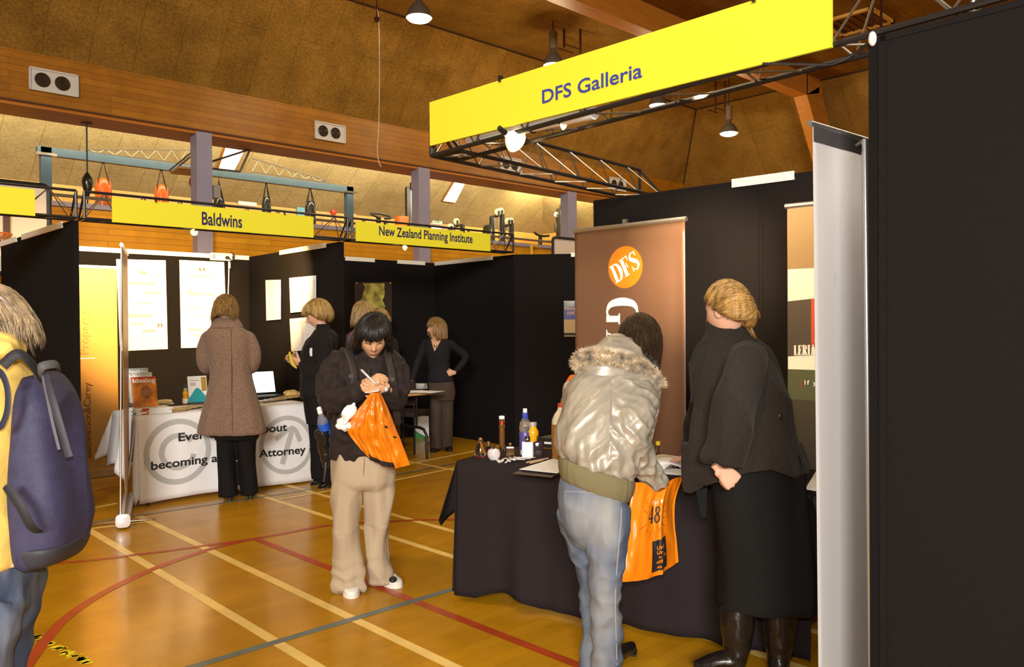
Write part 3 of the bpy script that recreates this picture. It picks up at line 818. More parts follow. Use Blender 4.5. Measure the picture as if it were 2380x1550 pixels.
# edge-on banner in front of that stand
B0, B1 = fl(286, 1231), fl(306, 1140)
B0.z = B1.z = 0
bd = (B1-B0).normalized()*.85; bn = Z3.cross(bd).normalized()
t = thing('roller_banner', 'roller banner seen edge on in front of the left end of the white clothed table', 'banner', B0+bd/2)
mb = MB(); mb.loft([(B0+bd*k+V((0, 0, .065)), bn*.046, Z3*.046, 3.2) for k in (0, .5, 1)], 20); mb.build('cassette', m_alu, t)
mb = MB(); mb.loft([(B0-bd*.006*k+V((0, 0, .065)), bn*s, Z3*s, 3.2) for k, s in ((0, .05), (1.5, .05), (2.2, .044))], 20); mb.build('end_cap', mat('white_end_cap', (.85, .85, .88), .2, metal=.2), t)
for k in (.25,):
    mb = MB(); c = B0+bd*k; mb.tube([c-bn*.2+V((0, 0, .012)), c+bn*.24+V((0, 0, .012))], .013, 8, flat=.6, round_ends=True); mb.build('foot', m_steel, t)
zt = 2.07
mb = MB()
mb.grid(lambda u, v: B0+bd*(.01+u*.98)+bn*(-.016+.012*math.sin(u*2.4+v)*(1-v*.5))+V((0, 0, .11+v*(zt-.11))), 8, 14)
mb.build('banner_sheet', mat('brown_banner_back', (.40, .22, .08), .35), t, solid=.003)
mb = MB(); mb.tube([B0+bd*.0+bn*.016+V((0, 0, .1)), B0+bd*.0+bn*-.012+V((0, 0, zt+.02))], .007, 8); mb.build('pole', m_steel, t)
mb = MB(); mb.tube([B0+bd*-.01-bn*.014+V((0, 0, zt)), B0+bd*1.0-bn*.014+V((0, 0, zt))], .014, 8); mb.build('top_bar', m_alu, t)
# quotation posters
yw = BR.y-.022-.03
m_tan = [mat('tan_print_%s' % n, c, .6) for n, c in (('pale', (.62, .46, .16)), ('mid', (.42, .25, .05)), ('dark', (.20, .09, .015)))]
def poster(px, label, words, name='poster', m=m_white, X=None):
    P = [at(*p, **({'Y': yw} if X is None else {'X': X})) for p in px]
    o = plate(P, name, m); tag(o, label, 'poster', 'quotation posters' if X is None else 'papers on the side panel')
    f = bil(P)
    for k in range(3):
        ws = [w for w in words if w[5] == k]
        if not ws: continue
        mb = MB()
        for s, a0, a1, b0, b1, _ in ws: letters(mb, s, None, None, None, a1-a0, b1-b0, .004, fn=lambda x, y, a0=a0, b0=b0: f(a0+x, b0+y))
        mb.build('lettering', m_tan[k], o, smooth=0, flip=False)
    return o
poster(((279, 816), (390, 811), (385, 605), (270, 602)), 'left quotation poster, partly behind the edge on banner',
       (('\u201c', .46, .57, .84, .89, 1), ('Providing', .62, .90, .81, .84, 0), ('competitive', .17, .76, .71, .76, 1), ('advantage', .51, .90, .615, .655, 1), ('with complete', .38, .72, .50, .53, 0),
        ('intellectual', .14, .68, .365, .41, 1), ('property', .25, .50, .27, .31, 1), ('service', .48, .75, .195, .235, 2), ('\u201d', .79, .90, .24, .29, 2)))
poster(((421, 809), (528, 806), (521, 609), (417, 604)), 'right quotation poster above the woman in the tweed coat',
       (('\u201c', .42, .56, .885, .93, 2), ('understanding', .16, .72, .80, .835, 1), ('how', .17, .27, .665, .685, 0), ('Patent and', .17, .78, .60, .645, 1), ('Trademark', .5, .88, .53, .555, 0),
        ('protection', .16, .50, .43, .465, 1), ('specialist', .24, .52, .345, .37, 0), ('maximise', .14, .48, .19, .23, 2), ('opportunities', .24, .74, .13, .165, 1)))
xw = BR.x-.05
def xs(p): return on(*p, BR+V((-.035, 0, 0)), V(((RF-BR).normalized().y, -(RF-BR).normalized().x, 0)))
def paper(px, label, words=(), lines=()):
    P = [xs(p) for p in px]
    o = plate(P, 'paper_sheet', m_white); tag(o, label, 'paper', 'papers pinned to the side panel')
    f = bil(P)
    mb = MB()
    for a0, b0, a1, b1 in lines: mb.add([f(a0, b0), f(a1, b0), f(a1, b1), f(a0, b1)], [(0, 1, 2, 3)])
    for s, a0, a1, b0, b1 in words: letters(mb, s, None, None, None, a1-a0, b1-b0, .02, fn=lambda x, y, a0=a0, b0=b0: f(a0+x, b0+y))
    if lines or words: mb.build('print', m_tan[0], o, smooth=0, flip=False)
paper(((619, 745), (652, 742), (652, 650), (617, 651)), 'narrow blank glowing paper on the side panel')
fr = lambda a, b, c, d: [(a, b, c, b+.008), (a, d, c, d+.008), (a, b, a+.012, d), (c, b, c+.012, d)]
paper(((675, 727), (734, 721), (734, 640), (672, 646)), 'upper double page sheet on the side panel', (('idea', .22, .32, .44, .47), ('law', .66, .76, .44, .47)), fr(.06, .06, .46, .86)+fr(.5, .06, .94, .86))
paper(((677, 817), (734, 811), (734, 735), (673, 741)), 'lower double page sheet on the side panel, behind the short haired woman\'s face', (('note', .66, .76, .46, .49),), fr(.06, .06, .46, .86)+fr(.5, .06, .94, .86))
# power board
c = at(514, 597, Y=yw-.03)
t = thing('power_board', 'white four way power board hung at the top of the back panel', 'power board', c)
mb = MB(); mb.box(c, (.25, .05, .085)); mb.build('housing', m_whitep, t, smooth=0)
for k in range(4):
    mb = MB(); mb.box(c+V((-.06+k*.045, -.026, .018)), (.022, .004, .022)); mb.build('switch', mat('grey_switch', (.5, .48, .45), .5), t, smooth=0)
mb = MB(); mb.ellipsoid(c+V((.055, -.045, -.01)), X3*.025, Y3*.03, Z3*.02, 12, 8); mb.build('plug', m_dark, t)
mb = MB(); mb.tube([c+V((.06, -.06, -.01)), c+V((.12, -.05, -.04)), c+V((.15, -.03, .02)), c+V((.13, .01, .06))], .006, 6, k=5); mb.build('cable', m_dark, t)
mb = MB(); letters(mb, 'II', c+V((-.105, -.026, -.03)), X3, Z3, .02, .06, .02); mb.build('lettering', m_navy, t, smooth=0, flip=False)
mb = MB(); mb.tube([c+V((.08, -.03, -.05)), c+V((.075, -.03, -.25)), c+V((.06, -.03, -.6)), c+V((.055, -.03, -1.2)), c+V((.05, -.02, -1.45))], .006, 6, k=4); mb.tube([c+V((.085, -.03, -.06)), c+V((.085, -.03, -.13))], .014, 8)
tag(mb.build('extension_lead', m_whitep), 'white lead hanging from the power board behind the tweed coat', 'lead')
# map poster on the planning stand
nd = (NC-NC2).normalized()
P = [on(*p, NC2-Z3.cross(nd)*.024, Z3.cross(nd)) for p in ((826, 800), (911, 800), (911, 655), (824, 656))]
o = plate(P, 'poster', mat('dark_map_sea', (.045, .03, .022), .4)); tag(o, 'dark aerial map poster above the woman in mauve', 'poster')
f = bil(P); mb = MB()
L_ = [(.20, .98), (.26, .93), (.21, .80), (.17, .72), (.22, .62), (.16, .5), (.24, .40), (.3, .2), (.55, .2), (.68, .42), (.78, .55), (.80, .62), (.74, .70), (.79, .80), (.78, .98)]
sq = [t[0] for t in smooth_seq([(V((a, b, 0)),) for a, b in L_], 4)]
rr = random.Random(2)
mb.add([f(p.x+rr.uniform(-.012, .012), p.y) for p in sq], [tuple(range(len(sq)))])
mp_ = brick = mat('olive_map_land', (.42, .36, .085), .5, var=.75, vscale=9, detail=8)
mb.build('land', mp_, o, smooth=0, flip=False)
for a, b in ((.05, .985), (.95, .975)):
    mb = MB(); mb.ellipsoid(f(a, b, .006), X3*.012, Y3*.008, Z3*.012, 10, 6); mb.build('pin', mat('brass_pin', (.7, .5, .1), .3, metal=.6), o)
# small poster beside the brown banner
dn = (DG-NR).normalized(); nn = V((dn.y, -dn.x, 0))
P = [on(*p, NR+V((0, 0, 0))-Z3.cross(dn)*.03, Z3.cross(dn)) for p in ((1311, 782), (1352, 782), (1352, 699), (1310, 699))]
o = plate(P, 'poster', mat('tan_poster_card', (.48, .32, .12), .5)); tag(o, 'small blue and tan poster half hidden by the brown banner', 'poster')
f = bil(P)
for m, rects in ((mat('blue_poster_print', (.06, .07, .30), .5), [(.0, .48, .78, .98)]), (mat('pale_poster_photo', (.55, .62, .6), .5), [(.02, .78, .6, .99), (.80, .48, 1, .8)]), (mat('orange_poster_print', (.6, .28, .05), .5), [(.65, .12, 1, .28)]), (m_black, [(0, .03, 1, .1)])):
    mb = MB()
    for k, (a0, b0, a1, b1) in enumerate(rects): mb.add([f(a0, b0, .003+.001*k), f(a1, b0, .003+.001*k), f(a1, b1, .003+.001*k), f(a0, b1, .003+.001*k)], [(0, 1, 2, 3)])
    mb.build('print', m, o, smooth=0, flip=False)
mb = MB(); letters(mb, 'DESIGN', None, None, None, .7, .07, .01, fn=lambda x, y: f(.05+x, .74+y, .006)); letters(mb, 'EXPO', None, None, None, .5, .09, .01, fn=lambda x, y: f(.2+x, .61+y, .006))
mb.build('lettering', mat('orange_poster_lettering', (.75, .42, .12), .5), o, smooth=0, flip=False)
# ------------------------------------------------------------------ brown roller banner
a, b = at(1336, 541, Z=2.06), at(1592, 513, Z=2.06)
u = (b-a); u.z = 0; w = u.length; u.normalize(); n = V((u.y, -u.x, 0))
if n.dot(EYE-a) < 0: n = -n
a.z = b.z = 0
t = thing('roller_banner', 'brown banner with an orange disc behind the table of scent bottles', 'banner', (a+b)/2)
bow = lambda x, z: n*(.012*math.sin(math.pi*x)*1.2*max(0, math.sin(math.pi*min(z/2, 1)))**.6 - .010*math.exp(-((x-.93)/.05)**2)*(z > .1)*max(0, math.sin(math.pi*z/2.0))**.5)
bp = lambda x, z, l=0: a+u*(x*w)+V((0, 0, z))+bow(x, z)+n*l
mb = MB(); mb.grid(lambda p, q: bp(p, .06+q*2.0), 30, 24)
mb.build('banner_sheet', mat('brown_banner_print', (.150, .078, .045), .38, spec=.5), t, solid=.003)
mb = MB(); mb.tube([a-u*.01+V((0, 0, 2.07)), b+u*.01+V((0, 0, 2.07))], .015, 10); mb.build('top_bar', m_alu, t)
mb = MB(); mb.box(a.lerp(b, .5)+V((0, 0, .04)), (w+.04, .1, .08), math.atan2(u.y, u.x)); mb.build('cassette', m_alu, t, smooth=0)
mb = MB(); c = bp(.48, 2.09)-n*.02; mb.tube([c-V((0, 0, 1.95)), c+V((0, 0, .02))], .009, 8); mb.box(c+n*.012+V((0, 0, .005)), (.03, .02, .03), math.atan2(u.y, u.x)); mb.build('pole', m_alu, t)
def loc2(px, py):
    q = on(px, py, a, n); return ((q-a).dot(u)/w, q.z)
cx, cz = loc2(1455, 621); rr_ = .128
mb = MB(); mb.add([bp(cx, cz, .003)]+[bp(cx+math.cos(k*math.pi/32)*rr_/w, cz+math.sin(k*math.pi/32)*rr_*1.0, .003) for k in range(64)], [(0, k+1, (k+1) % 64+1) for k in range(64)])
mb.build('orange_disc', mat('orange_print', (.80, .22, .012), .4), t, smooth=0, flip=False)
m_wprint = mat('white_print', (.9, .9, .88), .45)
mb = MB(); th = math.radians(27); ca, sa = math.cos(th), math.sin(th)
hL, wd = .117, .82
f0 = lambda x, y: bp(cx+((x-.105)*ca-(y-.058)*sa)/w, cz+(x-.105)*sa+(y-.058)*ca, .005)
serif(mb, 'DFS', f0, hL, wd, .03)
mb.build('disc_lettering', m_wprint, t, smooth=0, flip=False)
mb = MB(); gx, gz = loc2(1412, 694)
gh = .239
serif(mb, 'G', lambda x, y: bp(gx+y/w, gz-x*.95, .004), gh, .8, .05)
serif(mb, 'ALLERIA', lambda x, y: bp(gx+y/w, gz-.195-x, .004), gh*.72, .95, .05)
mb.build('lettering', m_wprint, t, smooth=0, flip=False)
# ------------------------------------------------------------------ banner with printed shopping bags
a, b = at(1830, 484, Z=2.06), at(1900, 472, Z=2.06)
u = (b-a); u.z = 0; u.normalize(); n = V((u.y, -u.x, 0))
if n.dot(EYE-a) < 0: n = -n
u = dd.copy(); n = V((u.y, -u.x, 0)); n = -n if n.dot(EYE-a) < 0 else n
a.z = 0; w = .85; b = a+u*w
t = thing('roller_banner', 'tall banner with printed shopping bags behind the grey banner', 'banner', a.lerp(b, .5))
q2 = lambda px, py: ((on(px, py, a, n)-a).dot(u), on(px, py, a, n).z)
g2 = lambda x, z, l=0: a+u*x+V((0, 0, z))+n*l
def rect(name, m, x0, x1, z0, z1, l, tilt=0):
    mb = MB(); mb.add([g2(x0, z0, l), g2(x1, z0+tilt, l), g2(x1, z1+tilt, l), g2(x0, z1, l)], [(0, 1, 2, 3)]); mb.build(name, m, t, smooth=0, flip=False)
mb = MB(); mb.slab(g2(0, .07), g2(w, .07), g2(w, 2.06), g2(0, 2.06), .004); mb.build('banner_sheet', m_white, t, smooth=0)
zA, zB, zC, zD = (q2(1842, y)[1] for y in (625, 858, 928, 1090))
rect('tan_top_field', mat('tan_banner_print', (.30, .20, .09), .5), 0, w, zA, 2.055, .002)
rect('green_band', mat('green_banner_print', (.085, .10, .055), .5), 0, w, zC, zB, .002)
rect('dark_lower_field', mat('dark_banner_print', (.055, .048, .036), .5), 0, w, .08, zC, .002)
m_bagp = mat('dark_bag_print', (.06, .05, .045), .5); m_rp = mat('red_print', (.62, .06, .02), .5)
x1, z1 = q2(1886, 699); x0, z0 = q2(1845, 828)
rect('printed_bag', m_bagp, 0, x1, z0, z1, .003, .01)
x2, z2 = q2(1891, 694); x3, z3 = q2(1891, 808)
rect('printed_bag', m_bagp, x2, x2+.2, z3, z2, .003, .005)
rect('printed_handle', m_rp, x1+.0, x1+.016, z3, z2, .004)
mb = MB(); xa, za = q2(1846, 826); 
serif(mb, 'LERIA', lambda x, y: g2(xa+x, za+y+x*.05, .005), .052, .60, .03)
xa2, za2 = q2(1895, 804); serif(mb, 'GALLERIA', lambda x, y: g2(xa2+x, za2+y, .005), .055, .62, .03); mb.build('lettering', m_wprint, t, smooth=0, flip=False)
mb = MB(); xc, zc_ = q2(1914, 779); mb.add([g2(xc+math.cos(k*.3307)*.024, zc_+math.sin(k*.3307)*.024, .0055) for k in range(19)], [tuple(range(19))]); mb.build('red_disc', m_rp, t, smooth=0, flip=False)
mb = MB(); serif(mb, 'DFS', lambda x, y: g2(xc-.018+x*.95-y*.4, zc_-.013+y+x*.4, .007), .021, .7, .03); mb.build('disc_lettering', m_wprint, t, smooth=0, flip=False)
mb = MB(); xa, za = q2(1871, 897); letters(mb, 'If you l', g2(xa, za, .004), u, Z3, .139, .030, .02, spacing=1.3); mb.build('lettering', m_wprint, t, smooth=0, flip=False)
mb = MB(); xa, za = q2(1863, 900); letters(mb, '[', g2(xa, za, .004), u, Z3, .006, .034, .01); mb.build('bracket', m_rp, t, smooth=0, flip=False)
mb = MB(); mb.tube([g2(-.01, 2.07), g2(w, 2.07)], .014, 10); mb.build('top_bar', m_alu, t)
mb = MB(); mb.box(g2(w/2, .035), (w+.04, .1, .07), math.atan2(u.y, u.x)); mb.build('cassette', m_alu, t, smooth=0)
# ------------------------------------------------------------------ grey banner seen from behind
a = at(1886, 291, d=2.50); b = at(2026, 344, d=2.75)
z_t = a.z
u = (b-a); u.z = 0; u.normalize(); w = .85; n = V((u.y, -u.x, 0))
if n.dot(EYE-a) < 0: n = -n
a.z = 0
t = thing('roller_banner', 'plain grey back of a banner standing in front of the right hand black panel', 'banner', a+u*w/2)
sk = lambda z: .030*(1-z/z_t)
fb = lambda x, z, l=0: a+u*(x*w+sk(z)*(1-x))+V((0, 0, z))+n*(.0045*math.sin(x*9+.6)+.002*math.sin(x*22+1)+.003*math.cos(z*1.6)*x+l)
mb = MB(); mb.grid(lambda p, q: fb(p, .06+q*(z_t-.06)), 40, 24)
m_gb = mat('translucent_grey_banner', (.52, .52, .525), .6, spec=.12)
mb.build('banner_sheet', m_gb, t, solid=.002)
_nt = m_gb.node_tree; _tr = _nt.nodes.new('ShaderNodeBsdfTranslucent'); _tr.inputs[0].default_value = (.9, .9, .9, 1); _mx = _nt.nodes.new('ShaderNodeMixShader'); _mx.inputs[0].default_value = .35
_nt.links.new(_nt.nodes['Principled BSDF'].outputs[0], _mx.inputs[1]); _nt.links.new(_tr.outputs[0], _mx.inputs[2]); _nt.links.new(_mx.outputs[0], _nt.nodes['Material Output'].inputs[0])
mb = MB(); mb.grid(lambda p, q: fb(p, z_t-.052+q*.052, .003), 30, 3); mb.build('dark_header', mat('charcoal_header', (.055, .052, .055), .4), t, flip=False)
mb = MB(); mb.tube([fb(-.02, z_t+.004), fb(1.0, z_t+.004)], .010, 10); mb.build('top_bar', m_alu, t)
p0 = at(2010, 324, d=2.62); pa = V((p0.x, p0.y, 0))
mb = MB(); mb.tube([pa+u*.035-n*-.0+V((0, 0, .05)), p0], .011, 12); mb.tube([p0, p0+n*-.02+V((0, 0, -.02))-u*.02], .006, 6); mb.build('pole', m_alu, t)
mb = MB(); mb.box(a+u*w/2+V((0, 0, .04)), (w+.02, .1, .08), math.atan2(u.y, u.x)); mb.build('cassette', m_alu, t, smooth=0)
m_ghost = mat('show_through_print', (.47, .47, .49), .7)
for px, py in ((1937, 648), (2012, 662)):
    q = on(px, py, a, n); x = (q-a).dot(u)/w
    mb = MB(); mb.add([fb(x+math.cos(k*.3307)*.014, q.z+math.sin(k*.3307)*.024, .0025) for k in range(19)], [tuple(range(19))]); mb.build('show_through_spot', m_ghost, t, smooth=0, flip=False)
# ================================================================== tables and what lies on them
m_wood = mat('beech_table_edge', (.45, .27, .11), .45)
m_clothw = mat('white_cotton_cloth', (.82, .81, .82), .85, spec=.2, bump=.12, bscale=35)
m_clothk = mat('black_cotton_cloth', (.0195, .0142, .0152), .9, spec=.15, var=.3, vscale=500)
TZ = .74
def table(corners, label, legs, lmat=m_frame, inset=.08, ztop=TZ-.012, apron=True):
    """corners: front-left, front-right, back-right, back-left"""
    c = sum(corners, V())/4
    t = thing('trestle_table', label, 'table', V((c.x, c.y, 0)))
    mb = MB(); mb.slab(*[V((p.x, p.y, ztop)) for p in corners], .028); mb.build('table_top', m_wood, t, smooth=0)
    for i, p in enumerate(corners):
        if i not in legs: continue
        q = p.lerp(V((c.x, c.y, 0)), inset); mb = MB(); mb.tube([V((q.x, q.y, 0)), V((q.x, q.y, ztop-.03))], .014, 10)
        lg = mb.build('leg', lmat, t)
        mb = MB(); mb.tube([V((q.x, q.y, 0)), V((q.x, q.y, .03))], .018, 10); mb.build('rubber_foot', m_dark, lg)
    return t
def skirt(mb, line, zt, zb, amp, wl, flare, nv=14, ph=0, k=5, step=.02):
    """cloth hanging from a polyline (outside on its right hand); zb, amp, flare may be functions of arc length"""
    F = lambda q: q if callable(q) else (lambda s: q)
    zb, amp, flare = F(zb), F(amp), F(flare)
    L, pts = 0, []
    for i in range(len(line)-1):
        a, b = line[i], line[i+1]; n = max(2, int((b-a).length/step))
        for j in range(n): pts.append((a.lerp(b, j/n), L+(b-a).length*j/n))
        L += (b-a).length
    pts.append((line[-1], L))
    N = len(pts); vs = []
    nr = []
    for i in range(N):
        d = V()
        for w in range(-k, k+1):
            a, b = pts[min(max(i+w-1, 0), N-1)][0], pts[min(max(i+w+1, 0), N-1)][0]; d += (b-a).normalized() if (b-a).length > 1e-6 else V()
        d.z = 0; d.normalize(); nr.append(V((d.y, -d.x, 0)))
    fold = lambda s: math.sin(s*6.283/wl+ph)+.5*math.sin(s*6.283/wl*1.7+ph*2+1)+.25*noise.noise(V((s*9, ph, 0)))
    def P(s_i, v):
        p, s = pts[s_i]
        z = zt+(zb(s)-zt)*v
        o = nr[s_i]*(.006*min(v*20, 1)+(flare(s)+amp(s)*fold(s))*v**1.15+.002*noise.noise(V((s*6, z*7, ph))))
        return V((p.x, p.y, z))+o
    vs = [P(i, j/nv) for j in range(nv+1) for i in range(N)]
    mb.add(vs, [(j*N+i, j*N+i+1, (j+1)*N+i+1, (j+1)*N+i) for j in range(nv) for i in range(N-1)])
    return P, pts, L
def z0(p): return V((p.x, p.y, 0))
# ---- white clothed table
A, B = z0(at(318, 968, Z=TZ)), z0(at(726, 937, Z=TZ))
e = (B-A).normalized(); g = Z3.cross(e)
D_, C_ = A+g*.68, B+g*.68
table([A+e*.03+g*.03, B-e*.03+g*.03, C_-e*.03, D_+e*.03], 'trestle table under the white cloth', (0, 1, 2, 3))
mb = MB(); mb.grid(lambda u, v: A.lerp(B, u).lerp(D_.lerp(C_, u), v)+V((0, 0, TZ+.0015*noise.noise(V((u*7, v*5, 0))))), 30, 12)
Lf = (B-A).length
PF, PTS, LL = skirt(mb, [A, B], TZ, lambda s: .025+.012*math.sin(s*3), lambda s: .010*(1-.3*s/Lf), .62, lambda s: .03-.01*s, 16)
skirt(mb, [D_, A], TZ, lambda s: .24-.02*s/.68+(.06*math.sin(s*9)), .018, .3, .05, 12, 1)
skirt(mb, [B, C_], TZ, .03, .012, .3, .02, 12, 2)
# corner folds: the long front corner falling to the floor, the back corner hanging free
for base, dx, zlo, wdt, sw in ((A, (-e*.03-g*.02), .012, .10, .03), (D_+g*.0, (-e*.115+g*.02), .30, .12, .05)):
    mb.grid(lambda u, v, base=base, dx=dx, zlo=zlo, wdt=wdt, sw=sw: V((base.x, base.y, TZ))*(1)+V((0, 0, -(TZ-zlo)*v*(1-.18*abs(u-.5)*2)))+dx*v*1.5*math.sin(math.pi*(u*.8+.1))+(e*(u-.3)*wdt-g*(u-.5)*wdt*.5)*min(1, v*1.4+.05)*.9, 9, 12)
cl = mb.build('tablecloth', m_clothw, smooth=60, solid=.002)
tag(cl, 'white cloth with black words and two grey symbols over the long table', 'tablecloth')
def ff(s, z, l=.003):
    v = (TZ-z)/(TZ-.03); i = min(max(s/LL*(len(PTS)-1), 0), len(PTS)-1.001); k = int(i); t = i-k
    return PF(k, v).lerp(PF(k+1, v), t)-g*l
def fpix(x, y):
    q = on(x, y, A-g*.03, g); return (q-A).dot(e), q.z
for s, p, q, h in (('Ever thought about', (416, 1033), (669, 1006), .094), ('becoming a patent Attorney ?', (351, 1099), (727, 1054), .094)):
    s0, zz0 = fpix(*p); s1, zz1 = fpix(*q); sl = (zz1-zz0)/(s1-s0)
    mb = MB(); letters(mb, s, None, None, None, s1-s0, h, .022, fn=lambda a, b, s0=s0, zz0=zz0, sl=sl: ff(s0+a, zz0+a*sl+b, .006))
    mb.build('lettering', m_black, cl, smooth=0, flip=False)
mb = MB()
def ring(cx, cz, r, w, a0, a1, n=60):
    vs = []
    for k in range(n+1):
        t = math.radians(a0+(a1-a0)*k/n); c_, s_ = math.cos(t), math.sin(t)
        vs += [ff(cx+c_*(r-w/2), cz+s_*(r-w/2), .0045), ff(cx+c_*(r+w/2), cz+s_*(r+w/2), .0045)]
    mb.add(vs, [(2*k, 2*k+2, 2*k+3, 2*k+1) for k in range(n)])
cx, cz = fpix(415, 1050); ring(cx, cz, .255, .045, 0, 360); ring(cx, cz, .135, .045, 35, 400-55)
m_sym = mat('pale_grey_print', (.47, .47, .45), .8); mb.build('copyright_symbol', m_sym, cl, smooth=0, flip=False); mb = MB()
cx2, cz2 = fpix(690, 1030); ring(min(cx2, LL-.27), cz2, .245, .04, 0, 360)
cx2 = min(cx2, LL-.27)
stroke(mb, [(cx2-.05, cz2-.17), (cx2+.06, cz2+.15)], [.05, .05], lambda a, b: ff(a, b, .0045), 1)
stroke(mb, [(cx2-.11, cz2+.06), (cx2+.06, cz2+.15), (cx2+.13, cz2+.02)], [.045, .045, .045], lambda a, b: ff(a, b, .0045), 3)
mb.build('round_symbol', m_sym, cl, smooth=0, flip=False)
# ---- helpers for table goods
def tb(x, y, z=TZ): return at(x, y, Z=z)
def slabthing(name, m, c, w, d, h, rz, label, cat, group=None, smooth=0):
    mb = MB(); mb.box(c+V((0, 0, h/2)), (w, d, h), rz); o = mb.build(name, m, smooth=smooth); tag(o, label, cat, group); return o
ea = math.atan2(e.y, e.x)
# magazines standing in tiers
m_mag = mat('orange_magazine_cover', (.62, .20, .02), .35, var=.5, vscale=14, detail=6)
m_mag2 = mat('grey_magazine_cover', (.34, .36, .36), .35, var=.3, vscale=10)
m_mag3 = mat('pale_magazine_cover', (.50, .50, .46), .35, var=.3, vscale=10)
m_face = mat('brown_cover_portrait', (.30, .13, .05), .4, var=.4, vscale=20)
for k, (px, py, top_y, m, lb) in enumerate(((342, 944, 883, m_mag, 'orange covered magazine standing in front of the others'), (337, 940, 872, m_mag3, 'pale magazine standing in the middle of three'), (332, 936, 862, m_mag2, 'grey magazine standing rearmost of three'))):
    c = tb(342, 946, TZ+.06)+g*(.03+.06*k)-e*.012*k; c.z = TZ+.062+.035*k
    h_ = .255; w_ = .195
    up = (Z3*.97+g*.22).normalized(); nn_ = e.cross(up)
    q = [c-e*w_/2, c+e*w_/2, c+e*w_/2+up*h_, c-e*w_/2+up*h_]
    o = plate(q, 'magazine', m, None, .012); tag(o, lb, 'magazine', 'magazines standing on the white table')
    f = bil(q)
    mb = MB(); letters(mb, 'Idealog', None, None, None, .92, .19, .02, fn=lambda x, y: f(.04+x, .76+y, .003)); mb.build('lettering', m_wprint, o, smooth=0, flip=False)
    if k == 0:
        mb = MB(); mb.add([f(.55+math.cos(j*.4189)*.23, .48+math.sin(j*.4189)*.22, .0015) for j in range(15)], [tuple(range(15))]); mb.build('portrait', m_face, o, smooth=0, flip=False)
        mb = MB(); mb.add([f(0, .93, .0012), f(1, .93, .0012), f(1, 1, .0012), f(0, 1, .0012)], [(0, 1, 2, 3)]); mb.build('red_band', m_red, o, smooth=0, flip=False)
c = tb(340, 946)+g*.10
t = thing('magazine_rack', 'clear tiered rack holding the standing magazines', 'rack', c)
m_acr = mat('clear_acrylic', (.9, .9, .9), .08, trans=.85, spec=.5)
mb = MB()
for k in range(3): mb.box(c+g*(-.06+.06*k)+V((0, 0, .018+.018*k)), (.2, .055, .03+.036*k), ea)
mb.build('tier', m_acr, t, smooth=0)
rr = random.Random(5)
for k in range(6):
    c = tb(352, 962)+g*.05+e*rr.uniform(-.01, .01); c.z = TZ+.003+k*.0085
    o = slabthing('magazine', m_white, c, .29, .2, .008, ea+rr.uniform(-.06, .06), 'white magazine lying %s in the pile under the standing magazines' % ('lowest', 'second from the bottom', 'third from the bottom', 'fourth from the bottom', 'second from the top', 'topmost')[k], 'magazine', 'white magazines piled on the white table')
    mb = MB(); mb.box(c-e*.07-g*.1015+V((0, 0, .004)), (.055, .003, .0078), ea); mb.build('red_spine_print', m_red, o, smooth=0)
m_env = mat('gold_card', (.42, .27, .05), .45, var=.08, vscale=20)
m_env2 = mat('dark_gold_card', (.34, .21, .035), .45, var=.1, vscale=20)
for k in range(5):
    c = tb(412+k*14, 957-k*2)+g*.075; c.z = TZ+.003+k*.004
    slabthing('card_folder', (m_env, m_env2)[k % 2], c, .105, .21, .003, ea-.45, 'gold card folder, %s in the fan left of the tweed coat' % ('lowest', 'second', 'third', 'fourth', 'topmost')[k], 'folder', 'gold card folders left of the tweed coat')
for k in range(8):
    c = tb(612+k*13, 937-k*1.2)+g*.11; c.z = TZ+.003+k*.0042
    slabthing('card_folder', (m_env, m_env2)[k % 2], c, .12, .23, .003, ea-.5, 'gold card folder, %s in the fan in front of the laptop' % ('lowest', 'second', 'third', 'fourth', 'fifth', 'sixth', 'seventh', 'topmost')[k], 'folder', 'gold card folders in front of the laptop')
def lump(name, m, c, r, label, cat, sq=(1, 1, .6), seed=0, amp=.25, par=None):
    mb = MB(); mb.ellipsoid(c+V((0, 0, r*sq[2])), X3*r*sq[0], Y3*r*sq[1], Z3*r*sq[2], 24, 14)
    for i, p in enumerate(mb.v):
        q = p-c-V((0, 0, r*sq[2])); k = 1+amp*noise.noise(p*(2.2/r)+V((seed, 0, 0)))
        mb.v[i] = c+V((0, 0, r*sq[2]))+q*k
        mb.v[i].z = max(mb.v[i].z, c.z+.001)
    o = mb.build(name, m, par, smooth=180)
    if label: tag(o, label, cat)
    return o
m_pastry = mat('golden_pastry', (.66, .44, .14), .5, var=.3, vscale=30)
m_film = mat('shiny_cling_film', (.85, .75, .5), .12, spec=.8, trans=.3)
c = tb(392, 944)+g*.12
t = thing('wrapped_snack', 'cream wrapped snack on a plate left of the juice bottle', 'snack', c)
mb = MB(); mb.lathe([(.05, .002), (.085, .01), (.088, .013), (.06, .006)], c, n=24); mb.build('plate', m_whitep, t)
lump('pastry', mat('cream_wrapper', (.78, .66, .36), .4, var=.15, vscale=40), c+V((0, 0, .008)), .07, None, None, (1.1, .9, .32), 1, .4, t)
c = tb(690, 926)+g*.10
t = thing('wrapped_snack', 'golden bread roll in shiny film right of the laptop', 'snack', c)
lump('bread_roll', m_pastry, c+e*-.01, .075, None, None, (1.1, .9, .55), 3, .2, t)
lump('film', m_film, c+e*.05, .06, None, None, (1.2, .9, .5), 6, .5, t)
lump('film', m_film, c-e*.08, .045, None, None, (1.4, .9, .3), 8, .5, t)
m_juice = mat('orange_juice', (.80, .40, .01), .15, coat=.5)
m_clear = mat('clear_glass', (.95, .93, .9), .04, trans=1, spec=.5)
